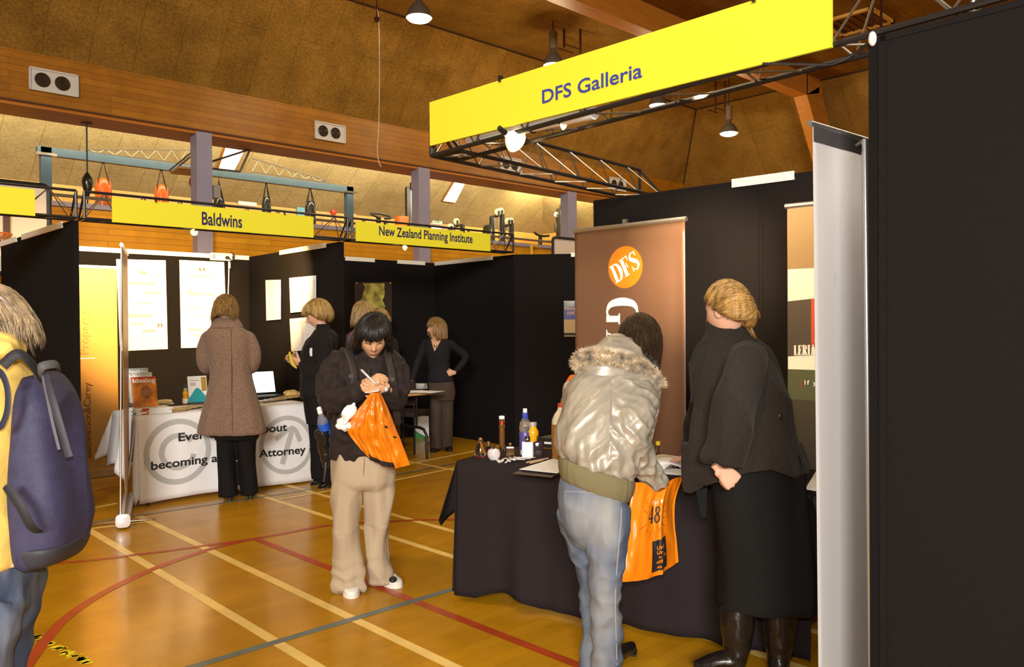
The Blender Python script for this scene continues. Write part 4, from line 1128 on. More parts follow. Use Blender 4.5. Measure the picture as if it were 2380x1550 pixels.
def juice(c, s, label):
    t = thing('juice_bottle', label, 'bottle', c)
    mb = MB(); mb.lathe([(.001, 0), (.027*s, .002), (.03*s, .01*s), (.03*s, .06*s), (.024*s, .085*s), (.029*s, .105*s), (.029*s, .12*s), (.018*s, .14*s), (.017*s, .146*s), (.001, .147*s)], c, n=24); mb.build('juice_body', m_juice, t)
    mb = MB(); mb.lathe([(.019*s, .147*s), (.02*s, .15*s), (.02*s, .165*s), (.001, .166*s)], c, n=24); mb.build('cap', mat('pale_cap', (.6, .6, .55), .3, metal=.5), t)
    mb = MB(); mb.lathe([(.0303*s, .012*s), (.0305*s, .013*s), (.0305*s, .056*s), (.0303*s, .057*s)], c, n=24); lb = mb.build('paper_label', m_white, t)
    return t
juice(tb(440, 941)+g*.10, .92, 'small orange juice bottle between the snack plate and the teal brochure')
# brochure in a holder
c = tb(470, 940)+g*.11
t = thing('brochure_holder', 'dark brochure stand holding the teal and white brochure', 'holder', c)
up = (Z3*.98+g*.18).normalized()
mb = MB(); mb.slab(c-e*.11+g*.012, c+e*.09+g*.012, c+e*.09+up*.2+g*.012, c-e*.11+up*.2+g*.012, .012); mb.box(c+g*.0+V((0, 0, .008)), (.2, .09, .014), ea); mb.build('stand', mat('dark_grey_plastic', (.05, .06, .07), .3), t, smooth=0)
q = [c-e*.085-g*.008+V((0, 0, .016)), c+e*.095-g*.008+V((0, 0, .016)), c+e*.095-g*.008+up*.25+V((0, 0, .016)), c-e*.085-g*.008+up*.25+V((0, 0, .016))]
o = plate(q, 'brochure', m_white, None, .004); tag(o, 'white brochure with a teal wave and tan stripe, left of the tweed coat', 'brochure')
f = bil(q)
mb = MB(); mb.add([f(0, 0), f(1, 0)]+[f(1-k/24, .30-.18*math.cos((1-k/24)*6.0+.3)*(1 if k < 25 else 0)+.06) for k in range(25)], [tuple(range(27))]); mb.build('teal_wave', mat('teal_print', (.03, .36, .42), .4), o, smooth=0, flip=False)
mb = MB(); mb.add([f(.70, .42, .0025), f(.97, .42, .0025), f(.97, .95, .0025), f(.70, .95, .0025)], [(0, 1, 2, 3)]); mb.build('tan_stripe', mat('tan_print', (.48, .28, .05), .4), o, smooth=0, flip=False)
mb = MB()
for k, (a, b) in enumerate(((.12, .82), (.12, .72), (.12, .68), (.12, .64))): mb.add([f(a, b, .0025), f(a+(.5 if k == 0 else .28), b, .0025), f(a+(.5 if k == 0 else .28), b+.02, .0025), f(a, b+.02, .0025)], [(0, 1, 2, 3)])
mb.build('text_lines', mat('red_grey_print', (.45, .3, .28), .5), o, smooth=0, flip=False)
# laptop
c = tb(640, 928)+g*.20
t = thing('laptop', 'open black laptop with a bright white screen beside the tweed coat', 'laptop', c)
mb = MB(); mb.box(c+V((0, 0, .014)), (.33, .24, .026), ea); mb.build('base', m_dark, t, smooth=0)
mb = MB()
for i in range(4): mb.box(c+g*(-.06+.045*i)+V((0, 0, .0285)), (.28, .034, .003), ea)
mb.build('keyboard', mat('charcoal_keys', (.03, .03, .03), .5), t, smooth=0)
up = (Z3*.97+g*.24).normalized(); h0 = c+g*.12+V((0, 0, .03))
mb = MB(); mb.slab(h0-e*.165, h0+e*.165, h0+e*.165+up*.25, h0-e*.165+up*.25, .012); mb.build('lid', m_dark, t, smooth=0)
q = [h0-e*.150+up*.02-g*.0015, h0+e*.150+up*.02-g*.0015, h0+e*.150+up*.238-g*.0015, h0-e*.150+up*.238-g*.0015]
plate(q, 'screen', mat('lit_screen', (.9, .97, .98), .3, emit=1.5, emitc=(.88, 1, 1)), t, .001)
# ---- table with papers on the planning stand
NA, NB = z0(at(890, 916, Z=.73)), z0(at(1008, 916, Z=.73))
n1 = V((1, 0, 0)); NB = z0(at(1005, 911, Z=.73))
e2 = Y3*-1
cn = [NB+V((-.62, 1.3, 0)), NB+V((-.62, 0, 0)), NB, NB+V((0, 1.3, 0))]
cn = [NB-X3*.72, NB, NB+Y3*.62, NB-X3*.72+Y3*.62]
t = thing('folding_table', 'bare folding table with papers in front of the woman with a hand on her hip', 'table', sum(cn, V())/4)
mb = MB(); mb.slab(*[V((p.x, p.y, .73)) for p in cn], .026); mb.build('table_top', m_wood, t, smooth=0)
for x in (-.10,):
    fx = NB.x+x
    mb = MB(); mb.tube([V((fx, NB.y-.02, 0)), V((fx, NB.y-.02, .26)), V((fx, NB.y+.03, .32)), V((fx, NB.y+.10, .335)), V((fx, NB.y+.5, .335)), V((fx, NB.y+.56, .30)), V((fx, NB.y+.6, .24)), V((fx, NB.y+.6, 0))], .016, 10); mb.build('leg', m_frame, t)
    for y in (.16, .42):
        mb = MB(); mb.tube([V((fx, NB.y+y, .335)), V((fx, NB.y+y, .705))], .012, 8); mb.build('strut', m_frame, t)
NP = at(1013, 1052, Z=0)
for k, (x, y, rz, w, d) in enumerate(((1012, 911, .35, .28, .20), (980, 910, .1, .3, .21), (958, 910, -.3, .3, .21))):
    c = at(x, y, Z=.735+.002*k)+V((-.03, .05, .0))
    slabthing('paper_sheet', m_white, c, w, d, .0022, rz, ('white sheet hanging over the corner of the bare folding table', 'white sheet in the middle of the bare folding table', 'white sheet half hidden by the writing woman\'s elbow')[k], 'paper', 'papers on the bare folding table')
c = at(983, 905, Z=.74)+V((.05, .12, 0))
t = thing('leaflet_stack', 'grey stack of small leaflets by the leaning hand', 'leaflets', c)
for k in range(4):
    mb = MB(); mb.box(c+V((0, 0, .008+k*.015)), (.10, .14, .013), .3+.1*k); mb.build('leaflet', m_mag3, t, smooth=0)
c = at(958, 905, Z=.74)+V((.03, .10, 0)); lump('camera_case', m_dark, c, .05, 'small black case on the bare folding table under the leaning hand', 'case', (1.6, .9, .5), 4, .1)
# white and green box, plastic bag beneath
c = z0(at(983, 1022, Z=0))+V((.1, .15, 0))
t = thing('carton', 'white carton with a green curved base under the bare folding table', 'carton', c)
mb = MB(); mb.box(c+V((0, 0, .14)), (.20, .15, .28), -.78); mb.build('box_body', m_white, t, smooth=0)
un, vn = V((math.cos(-.78), math.sin(-.78), 0)), Z3; nn2 = un.cross(vn)
mb = MB(); o0 = c+nn2*.0765-un*.1; mb.add([o0, o0+un*.2]+[o0+un*.2*(1-k/12)+Z3*(.025+.10*(k/12)**1.6) for k in range(13)], [tuple(range(15))]); mb.build('green_print', mat('green_print', (.02, .22, .03), .5), t, smooth=0, flip=False)
lump('plastic_bag', mat('yellow_film_bag', (.45, .36, .08), .2, trans=.3), z0(at(995, 1030, Z=0))+V((.06, .02, 0)), .07, 'small crumpled yellowish bag on the floor by the white carton', 'bag', (1.2, .8, .55), 9, .5)
# chair in front of that table
c = V((5.60, 7.66, 0))
t = thing('stacking_chair', 'dark stacking chair behind the orange bag of the writing woman', 'chair', c)
m_seat = mat('dark_brown_seat', (.03, .014, .008), .6)
R_ = Matrix.Rotation(.4, 3, 'Z')
mb = MB(); mb.box(c+V((0, 0, .45)), (.42, .42, .05), .4); mb.build('seat', m_seat, t, smooth=0)
mb = MB(); mb.box(c+R_@V((-.2, 0, .70)), (.03, .42, .28), .4); mb.build('backrest', m_seat, t, smooth=0)
for sx in (-1, 1):
    for sy in (-1, 1):
        mb = MB(); mb.tube([c+R_@V((sx*.19, sy*.19, 0)), c+R_@V((sx*.18, sy*.18, .44 if sx > 0 else .8))], .012, 8); mb.build('leg', m_frame, t)
# ---- black clothed table
A, B = z0(at(1062, 1071, Z=TZ)), z0(at(1884, 1146, Z=TZ))
e = (B-A).normalized(); g = Z3.cross(e); ea = math.atan2(e.y, e.x)
if g.dot(A) < 0: g = -g
D_, C_ = A+g*.58, B+g*.58
table([A+e*.03+g*.04, B-e*.06+g*.04, C_-e*.06, D_+e*.03], 'trestle table under the black cloth', (0, 1, 2, 3), inset=.05)
Lf = (B-A).length
mb = MB(); mb.grid(lambda u, v: A.lerp(B, u).lerp(D_.lerp(C_, u), v)+V((0, 0, TZ+.001*noise.noise(V((u*7, v*5, 0))))), 40, 12)
def amp(s): return .016+.01*math.exp(-((s-.5)/.3)**2)
hem = lambda s: .008+.045*max(0, math.sin(s*8.2-1.0))*(s > .1)*(s < .75)+.02
skirt(mb, [A, B] if (B-A).cross(g).z > 0 else [B, A], TZ, (lambda s: hem(s)), amp, .36, .015, 18, .6)
skirt(mb, [D_, A], TZ, .03, .02, .3, .03, 14, 1)
mb.grid(lambda u, v: A+V((0, 0, TZ))+V((0, 0, -(.36)*v*(1-.55*abs(u-.45))))-e*(.10*v*math.sin(math.pi*min(1, u*.9+.1)))+(g*(u-.35)*.22*v)-g*.03*v, 10, 10)
cl = mb.build('tablecloth', m_clothk, smooth=60, solid=.002)
tag(cl, 'black cloth hanging to the floor over the table of scent bottles', 'tablecloth')
m_amber = mat('amber_scent', (.75, .42, .10), .05, trans=.9)
m_chrome = mat('polished_silver', (.75, .72, .7), .12, metal=1)
m_gold = mat('polished_gold', (.75, .5, .18), .2, metal=1)
GRP = 'scent bottles on the black clothed table'
def bottle(label, c, parts, name='scent_bottle', cat='bottle', rot=0):
    """parts: (name, material, profile, sx, sy, power, z)"""
    t = thing(name, label, cat, c, GRP if name == 'scent_bottle' else None)
    u = RT.copy(); u.z = 0; u.normalize(); u = Matrix.Rotation(rot, 3, 'Z') @ u
    for nm, m, prof, sx, sy, pw in parts:
        mb = MB(); mb.lathe(prof, c, n=28, sx=sx, sy=sy, u=u, power=pw); mb.build(nm, m, t)
    return t
sh = -.01
bottle('pear shaped scent bottle with a clear stopper, leftmost on the black table', tb(1117, 1064), (('glass', m_clear, [(.002, 0), (.03, .002), (.034, .02), (.033, .035), (.024, .065), (.014, .085), (.012, .088), (.001, .089)], 1, .8, 2), ('scent', mat('rose_scent', (.5, .12, .14), .1, trans=.6), [(.002, .003), (.027, .004), (.029, .014), (.001, .0145)], 1, .8, 2), ('neck_band', m_gold, [(.0125, .082), (.0135, .083), (.0135, .089), (.012, .09)], 1, 1, 2), ('stopper', m_clear, [(.002, .09), (.011, .093), (.013, .102), (.008, .112), (.001, .113)], 1, .8, 2)))
bottle('white apple shaped scent bottle behind the paper strips', tb(1148, 1069), (('glass', mat('pearl_glass', (.82, .74, .72), .1, trans=.25, coat=.6), [(.002, 0), (.022, .002), (.033, .018), (.036, .036), (.030, .056), (.016, .062), (.004, .058)], 1, .85, 2), ('cap', m_dark, [(.006, .058), (.007, .06), (.007, .075), (.001, .076)], 1, 1, 2)))
bottle('small silver topped scent bottle behind the white apple shaped one', tb(1136, 1060), (('glass', m_clear, [(.002, 0), (.018, .002), (.02, .02), (.018, .045), (.008, .055)], 1, .8, 2.6), ('cap', m_chrome, [(.008, .055), (.009, .056), (.009, .082), (.001, .083)], 1, 1, 2)))
bottle('tall slender tube shaped scent bottle', tb(1167, 1058), (('glass', m_clear, [(.002, 0), (.0155, .001), (.0155, .21), (.015, .213), (.001, .214)], 1, 1, 3), ('scent', m_amber, [(.001, .045), (.0125, .046), (.0125, .155), (.001, .156)], 1, 1, 3), ('white_cap', m_white, [(.0158, .205), (.016, .206), (.016, .219), (.012, .221), (.001, .2215)], 1, 1, 3), ('red_dot', m_red, [(.0162, .172), (.0165, .174), (.0165, .186), (.0162, .188)], .6, 1, 3)))
bottle('square amber scent bottle with a gold cap', tb(1186, 1064), (('glass', m_clear, [(.002, 0), (.03, .001), (.031, .004), (.031, .062), (.028, .066), (.007, .067)], 1, .55, 7), ('scent', m_amber, [(.002, .008), (.024, .009), (.024, .05), (.002, .051)], 1, .45, 7), ('cap', m_gold, [(.008, .067), (.0085, .068), (.0085, .082), (.001, .083)], 1, 1, 2)))
bottle('plain white fronted scent bottle with a black cap', tb(1226, 1064), (('white_box', m_white, [(.002, 0), (.03, .001), (.030, .088), (.002, .089)], 1, .5, 9), ('cap', m_dark, [(.014, .089), (.0145, .09), (.0145, .118), (.001, .119)], 1, 1, 2), ('silver_ring', m_chrome, [(.0146, .098), (.0152, .099), (.0152, .106), (.0146, .107)], 1, 1, 2)))
bottle('smoky black scent bottle, rightmost of the row', tb(1251, 1066), (('glass', mat('smoky_glass', (.05, .035, .04), .06, trans=.35, coat=.5), [(.002, 0), (.025, .001), (.027, .01), (.028, .085), (.022, .095), (.006, .1)], 1, .7, 4), ('clear_foot', m_clear, [(.024, .0), (.0255, .001), (.0255, .012), (.02, .013)], 1, .7, 4), ('spray_top', m_dark, [(.006, .1), (.0065, .101), (.006, .122), (.001, .123)], 1, 1, 2)))
c = tb(1203, 1064)+g*.09
bottle('clear drinking water bottle with a blue collar and white cap', c, (('bottle_body', mat('clear_bottle', (.85, .88, .95), .05, trans=.92), [(.002, 0), (.03, .002), (.033, .01), (.033, .1), (.031, .14), (.034, .155), (.030, .185), (.016, .205), (.013, .21), (.013, .225), (.001, .226)], 1, 1, 2), ('blue_collar', mat('blue_collar_plastic', (.04, .07, .42), .3), [(.0155, .208), (.017, .21), (.017, .235), (.012, .24)], 1, 1, 2), ('white_cap', m_white, [(.011, .24), (.012, .241), (.012, .262), (.001, .263)], 1, 1, 2), ('purple_label', mat('purple_label_print', (.09, .06, .26), .35), [(.0332, .035), (.0336, .036), (.0336, .13), (.0332, .131)], 1, 1, 2)), 'water_bottle')
juice(tb(1227, 1062)+g*.06, 1.12, 'orange juice bottle standing behind the white fronted scent bottle')
c = tb(1296, 1072)+g*.05
bottle('large square bottle of amber cordial half hidden by the silver jacket', c, (('bottle_body', mat('cordial', (.40, .16, .015), .08, trans=.35, coat=.4), [(.002, 0), (.052, .002), (.055, .01), (.055, .19), (.052, .195)], 1, .9, 4), ('film_wrap', m_film, [(.053, .195), (.052, .215), (.04, .245), (.022, .27), (.018, .285), (.001, .287)], 1, .9, 3), ('red_cap', m_red, [(.0185, .285), (.02, .287), (.02, .305), (.001, .306)], 1, 1, 2)), 'cordial_bottle')
# black box with silver slot
c = tb(1283, 1044)+g*.1
t = thing('card_machine', 'flat black box with a silver strip between the smoky bottle and the cordial', 'box', c)
mb = MB(); mb.box(c+V((0, 0, .03)), (.2, .14, .055), ea); mb.build('case', m_dark, t, smooth=0)
mb = MB(); mb.box(c-g*.071+V((0, 0, .03)), (.13, .002, .012), ea); mb.build('silver_strip', m_white, t, smooth=0)
mb = MB(); mb.box(c-g*.03+V((0, 0, .0585)), (.2, .08, .003), ea); mb.build('lid', mat('brown_lid', (.07, .05, .035), .3), t, smooth=0)
# orange carrier bag standing behind the silver jacket
c = tb(1312, 1060)+g*.13
mb = MB()
prof = [(.10, .0), (.12, .03), (.12, .2), (.10, .30), (.05, .36), (.055, .41), (.03, .44), (.002, .445)]
mb.lathe(prof, c, n=30, sx=1, sy=.6)
for i, p in enumerate(mb.v):
    q = p-c; k = 1+.35*noise.noise(p*16)+.2*noise.noise(p*40); mb.v[i] = c+V((q.x*k, q.y*k, q.z))
m_orange = mat('orange_plastic_film', (.86, .22, .006), .16, spec=.8, coat=.8)
tag(mb.build('carrier_bag', mat('dark_orange_film', (.75, .12, .008), .25, spec=.6), smooth=180), 'knotted orange bag standing on the black table behind the silver jacket', 'bag')
# scent strips
rr = random.Random(11)
for k in range(14):
    x = 1158+k*4.6+rr.uniform(-4, 4); c = tb(x, 1076-rr.uniform(0, 6)-max(0, k-9)*.6); c.z = TZ+.002+.0011*k
    slabthing('scent_strip', m_white, c, .011 if k < 12 else .014, rr.uniform(.07, .11), .0008, ea+(rr.uniform(.3, 1.1) if k < 10 else 2.2+rr.uniform(-.2, .2)), 'white paper scent strip in the loose pile on the black table', 'paper strip', 'paper scent strips in a loose pile')
m_pencil = mat('bare_wood_pencil', (.60, .38, .2), .5)
for k, (p, q, lb) in enumerate((((1222, 1075), (1274, 1065), 'upper wooden pencil beside the scent strips'), ((1230, 1077), (1262, 1069), 'lower wooden pencil beside the scent strips'))):
    a, b = tb(*p, TZ+.007), tb(*q, TZ+.007)
    o = MB().tube([a, b], .0045, 6).build('pencil', m_pencil); tag(o, lb, 'pencil')
    mb = MB(); mb.tube([a, a+(a-b).normalized()*.012], [.0045, .0008], 6); mb.build('tip', m_black, o)
# folder with a stack of paper
q = [tb(x, y, TZ+.006) for x, y in ((1192, 1099), (1283, 1108), (1320, 1092), (1232, 1086))]
o = plate(q, 'folder', mat('dark_brown_folder', (.055, .035, .025), .4), None, .005); tag(o, 'dark folder jutting over the front edge of the black table', 'folder')
for k in range(5):
    q = [tb(x, y, TZ+.0085+k*.0025) for x, y in ((1207+k*.6, 1090), (1296, 1099), (1330, 1078), (1284+k, 1066))]
    tag(plate(q, 'paper_sheet', m_white, None, .0022), 'white sheet in the stack lying on the dark folder', 'paper', 'white sheets on the dark folder')
# open catalogues and papers in front of the brown banner
def catalogue(c, rz, w, d, label, marks=False):
    t = thing('open_catalogue', label, 'catalogue', c)
    R = Matrix.Rotation(rz, 3, 'Z')
    hf = lambda u, s: .008+.03*math.sin(min(1, abs(u)*1.15)*math.pi)*(1 if s else .7)
    for s in (-1, 1):
        mb = MB(); mb.grid(lambda a, b: c+R@V((s*a*w/2, (b-.5)*d, .004+.032*math.sin(math.pi*min(1, a*.8+.12))*(1 if s < 0 else .7))), 12, 4)
        mb.build('page_block', m_white, t, solid=.006)
    if marks:
        rq = random.Random(4)
        for k in range(7):
            u0 = rq.uniform(.1, .7); v0 = rq.uniform(.3, .7)
            mb = MB(); mb.grid(lambda a, b: c+R@V(((u0+a*.16)*w/2, (v0-.5+b*.06)*d, .009+.0224*math.sin(math.pi*min(1, (u0+a*.16)*.8+.12)))), 4, 2); mb.build('print', m_black, t, smooth=0, flip=False)
    return t
catalogue(tb(1535, 1087)+g*.10, ea+1.25, .36, .23, 'open white catalogue with a curled page next to the silver sleeve')
catalogue(tb(1578, 1090)+g*.06, ea+.3, .34, .22, 'open catalogue with black marks at the edge of the black coat', True)
for k in range(3):
    c = tb(1574-k*8, 1103-k*2)+g*.035; c.z = TZ+.002+.0015*k
    slabthing('paper_sheet', m_white, c, .21, .12, .0012, ea+.1*k, 'white sheet at the table edge above the orange bag with a number', 'paper', 'white sheets above the orange bag with a number')
for k in range(6):
    q = [tb(x+rr.uniform(-2, 2), y, TZ+.003+k*.003) for x, y in ((1873, 1136), (1897, 1140), (1950, 1118), (1900, 1092))]
    tag(plate(q, 'paper_sheet', m_white, None, .0026), 'white sheet in the stack at the right end of the black table', 'paper', 'white sheets at the right end of the black table')
c = tb(1513, 1058)+g*.12
bottle('small bottle with a yellow cap behind the silver sleeve', c, (('glass', m_clear, [(.002, 0), (.016, .001), (.017, .03), (.009, .04)], 1, 1, 2), ('yellow_cap', mat('yellow_cap_plastic', (.75, .55, .02), .3), [(.012, .04), (.0135, .041), (.013, .062), (.001, .064)], 1, 1, 2)), 'sample_bottle')
# handbag on the floor at the far right, chair leg beside it
c = z0(at(1897, 1462, Z=0))+V((.13, -.05, 0))
t = thing('handbag', 'black handbag on the floor under the right end of the black table', 'bag', c)
lump('bag_body', mat('black_bag_leather', (.015, .012, .012), .35), c, .115, None, None, (1.0, .8, 1.0), 2, .3, t)
mb = MB(); mb.tube([c+V((-.07, .03, .16)), c+V((-.06, .03, .27)), c+V((.0, .02, .31)), c+V((.06, .0, .26)), c+V((.07, 0, .16))], .012, 8, k=4, flat=.5); mb.build('handle', m_dark, t)
# ================================================================== figure toolkit
RH = V((RT.x, RT.y, 0)).normalized(); FH = V((FW.x, FW.y, 0)).normalized()
def remesh(mb, voxel, smooth=3, name='figure'):
    me = mb.mesh(name)
    bm = bmesh.new(); bm.from_mesh(me); bmesh.ops.recalc_face_normals(bm, faces=bm.faces); bm.to_mesh(me); bm.free()
    o = bpy.data.objects.new('tmp', me); COL.objects.link(o)
    r = o.modifiers.new('r', 'REMESH'); r.mode = 'VOXEL'; r.voxel_size = voxel
    if smooth:
        s = o.modifiers.new('s', 'SMOOTH'); s.iterations = smooth; s.factor = .5
    dg = bpy.context.evaluated_depsgraph_get(); dg.update()
    out = bpy.data.meshes.new_from_object(o.evaluated_get(dg))
    bpy.data.objects.remove(o); bpy.data.meshes.remove(me)
    return out
def displace(me, fn):
    ns = [v.normal.copy() for v in me.vertices]
    for v, n in zip(me.vertices, ns): v.co = v.co+n*fn(v.co, n)
def paint(me, fn):
    a = me.color_attributes.new('col', 'FLOAT_COLOR', 'POINT')
    for i, v in enumerate(me.vertices): a.data[i].color = (*fn(v.co, v.normal), 1)
def cut(me, pred):
    bm = bmesh.new(); bm.from_mesh(me)
    bmesh.ops.delete(bm, geom=[v for v in bm.verts if pred(v.co)], context='VERTS'); bm.to_mesh(me); bm.free()
def folds(amp, freq=16, axis=None, squash=.35, seed=0, fine=.25):
    """cloth creases: ridged noise drawn out along an axis"""
    ax = V(axis).normalized() if axis is not None else None
    def f(p, n):
        q = p if ax is None else p-ax*p.dot(ax)*(1-squash)
        q = q*freq+V((seed*7.1, seed*3.3, 0))
        a = 1-2*abs(noise.noise(q)); b = noise.noise(q*2.3)
        return amp*((a-.45)+fine*b)
    return f
class Fig:
    def __init__(s, D, label, loc_px, group=None):
        s.D = D
        base = at(*loc_px, d=D); s.root = thing('person', label, 'person', V((base.x, base.y, 0)), group)
    def J(s, x, y, dd=0): return at(x, y, d=s.D+dd)
    def m(s, px): return px*s.D/FPX
    def rows(s, mb, rows, n=28, k=4, power=2.3, U=None):
        """(px, py, dd, half width px, half depth m[, tilt deg])"""
        cs = [s.J(*r[:3]) for r in rows]; rings = []
        for i, r in enumerate(rows):
            t = math.radians(r[5]) if len(r) > 5 else 0
            u = (RT*math.cos(t)+DN*math.sin(t)) if U is None else U
            d = (cs[min(i+1, len(cs)-1)]-cs[max(i-1, 0)]).normalized()
            v = d.cross(u).normalized()
            rings.append((cs[i], u*s.m(r[3]), v*r[4], power))
        mb.loft(rings, n, True, k); return s
    def limb(s, mb, pts, k=5, n=18, **kw):
        mb.tube([s.J(*p[:3]) for p in pts], [p[3] for p in pts], n, k, **kw); return s
    def wear(s, name, mb, m, voxel=.008, smooth=4, fold=None, cutfn=None, hemfn=None, label=None, paintfn=None):
        me = remesh(mb, voxel, smooth)
        if fold: displace(me, fold)
        if cutfn: cut(me, cutfn)
        if hemfn:
            for v in me.vertices: v.co = hemfn(v.co)
        if paintfn: paint(me, paintfn)
        if not me.materials: me.materials.append(m)
        else: me.materials[0] = m
        o = link(name, me, s.root, 180)
        if label: o['label'] = label
        return o
def basis(fwd, up=Z3):
    f = V(fwd).normalized(); x = f.cross(up).normalized(); u = x.cross(f).normalized()
    return Matrix((x, f, u)).transposed()      # columns: right, forward, up
G = lambda x, c, s: math.exp(-((x-c)/s)**2)
def head(mb, O, R, s=1.0, chin=1.0, nose=1.0):
    n, m = 64, 48
    def f(u, v):
        th = math.pi*(.012+.976*v); ph = 2*math.pi*u
        x, y, z = math.sin(th)*math.sin(ph), math.sin(th)*math.cos(ph), -math.cos(th)
        fr = max(0, y)
        px, py, pz = x*.074, y*(.094 if y > 0 else .098), z*(.118 if z < 0 else .112)
        if z < 0:
            t = -z; px *= 1-.34*t**1.6; py = py*(1-.16*t)+.012*t*t+(.020*t if y < 0 else 0)
        else: py -= .008*z
        a = abs(px)
        if fr > 0:
            w = min(1, fr*2)
            d = .024*nose*G(px, 0, .012)*(G(pz, -.028, .013)+.55*G(pz, -.012, .018)+.2*G(pz, .008, .02))
            d -= .010*G(a, .031, .015)*G(pz, .008, .012)
            d += .005*G(a, .030, .022)*G(pz, .030, .010)
            d += .006*G(a, .045, .020)*G(pz, -.028, .022)
            d += .0075*G(px, 0, .020)*(G(pz, -.060, .0055)+.9*G(pz, -.071, .006))-.004*G(px, 0, .025)*G(pz, -.0655, .003)
            d += .009*chin*G(px, 0, .022)*G(pz, -.098, .016)-.004*G(px, 0, .025)*G(pz, -.083, .007)
            d += .006*G(a, .031, .010)*G(pz, .009, .007)
            py += d*w
        return O+R@(V((px, py, pz))*s)
    mb.grid(f, n, m, True)
    for a in (-1, 1):
        c = O+R@(V((a*.076, -.008, -.004))*s)
        mb.ellipsoid(c, R@V((a*.008, -.006, 0))*s, R@V((a*.006, .017, 0))*s, R@V((a*.003, -.004, .031))*s, 14, 10)
def facepaint(O, R, skin, s=1.0, lips=(.52, .17, .13), brow=(.05, .03, .02), eyes='open', blush=.06):
    Ri = R.transposed()
    def f(p, n):
        q = Ri@(p-O)/s
        c = V(skin)
        if abs(q.x) < .09 and abs(q.z) < .13 and abs(q.y) < .14 and q.y > .03:
            a = abs(q.x)
            k = G(a, .045, .02)*G(q.z, -.03, .022)*blush*2
            c = V((c.x*(1+k*.3), c.y*(1-k), c.z*(1-k)))
            k = min(1, 1.3*math.exp(-(q.x/.020)**4)*math.exp(-((q.z+.0655)/.0085)**4)); c = c.lerp(V(lips), k)
            k = min(1, 1.4*math.exp(-((a-.032)/.017)**4)*math.exp(-((q.z-.027-.12*(a-.03))/.0035)**2)); c = c.lerp(V(brow), k*.85)
            if eyes == 'open':
                k = math.exp(-((a-.031)/.013)**4)*math.exp(-((q.z-.009)/.005)**4); c = c.lerp(V((.75, .7, .66)), k*.8)
                k = math.exp(-((a-.031)/.0055)**4)*math.exp(-((q.z-.009)/.006)**4); c = c.lerp(V((.05, .035, .03)), k)
                k = math.exp(-((a-.031)/.015)**4)*math.exp(-((q.z-.0145)/.0022)**2); c = c.lerp(V(brow), k)
            else:
                k = min(1, 1.2*math.exp(-((a-.031)/.016)**4)*math.exp(-((q.z-.004+.25*(a-.03)**2*60)/.0026)**2)); c = c.lerp(V((.03, .018, .014)), k)
            k = math.exp(-((a-.008)/.004)**2)*math.exp(-((q.z+.040)/.003)**2); c = c.lerp(V((.2, .08, .05)), k*.7)
        return c
    return f
def hair(name, parent, O, R, zend, m, s=1.0, th=.013, n=900, seed=1, flare=.0, jit=.006, thick=.0030, down=None, pinch=0, wave=.0, crown=(0, -.02), shell=True, tip=.02, tuck=.07, sway=0):
    """bob-like hair: strands run from the crown over the skull, then hang to height zend(phi) (phi 0 = face, pi = nape)"""
    rq = random.Random(seed)
    ax, by, cz = .076+th, .100+th, .116+th
    def path(ph, ze, off, nst=11):
        out = []
        z0_ = cz*.995
        for j in range(nst):
            t = j/(nst-1)
            z = z0_+(ze-z0_)*(1-(1-t)**1.6) if ze > -.02 else (z0_*math.cos(t/.5*1.6) if t < .5 else z0_*math.cos(1.6)+(ze-z0_*math.cos(1.6))*(t-.5)/.5)
            if z > 0: r = math.sqrt(max(0, 1-(z/cz)**2))
            else: r = 1+flare*(-z/.1)-pinch*max(0, -z-.03)/.1
            k = max(0, 1-t*2.2)
            x = math.sin(ph)*ax*r+crown[0]*k; y = math.cos(ph)*by*r-.008*(1-k)+crown[1]*k
            l = 1+off/(.09)-tuck*max(0, (t-.7)/.3)**2
            w = wave*math.sin(t*7+ph*5+seed)
            p = O+R@(V((x*l+w*math.cos(ph), y*l-w*math.sin(ph), z+off*.8*(1 if z > 0 else 0)))*s)
            if down is not None and z < 0: p = p+V(down)*(-z)
            out.append(p)
        return out
    mb = MB()
    if shell:
        N = 40
        cols = [path(-math.pi+2*math.pi*i/N, zend(-math.pi+2*math.pi*i/N)+tip*.3, -.002, 14) for i in range(N)]
        cols2 = [path(-math.pi+2*math.pi*i/N, zend(-math.pi+2*math.pi*i/N)+tip*.3, -.012, 14) for i in range(N)]
        vs = [c[j] for j in range(14) for c in cols]+[c[j] for j in range(14) for c in cols2]
        fs = [(j*N+i, j*N+(i+1) % N, (j+1)*N+(i+1) % N, (j+1)*N+i) for j in range(13) for i in range(N)]
        o_ = 14*N
        fs += [tuple(q+o_ for q in f)[::-1] for f in fs]
        fs += [(13*N+(i+1) % N, 13*N+i, o_+13*N+i, o_+13*N+(i+1) % N) for i in range(N)]
        mb.add(vs, fs)
    thick *= .62; n = int(n*1.9)
    for i in range(n):
        ph = rq.uniform(-math.pi, math.pi)
        ze = zend(ph)+rq.uniform(-tip, tip)*(1 if rq.random() < .8 else 1.8)
        ph += sway*math.sin(ph)
        pts = path(ph, ze, rq.uniform(-.003, jit))
        k0 = rq.choice((0, 1, 1, 2, 3))
        pts = pts[k0:]
        jx, jy = rq.uniform(-.006, .006), rq.uniform(-.006, .006); L_ = len(pts)-1
        pts = [q+R@V((jx*(j/L_)**1.5+.0015*math.sin(j*1.3+i), jy*(j/L_)**1.5, 0)) for j, q in enumerate(pts)]
        rs = [thick*s*(.45+.75*math.sin(math.pi*min(1, .15+.8*j/(len(pts)-1)))) for j in range(len(pts))]; rs[-1] *= .25
        mb.tube(pts, rs, 5, 1, flat=.6)
    o = mb.build(name, m, parent, smooth=180, flip=False)
    return o
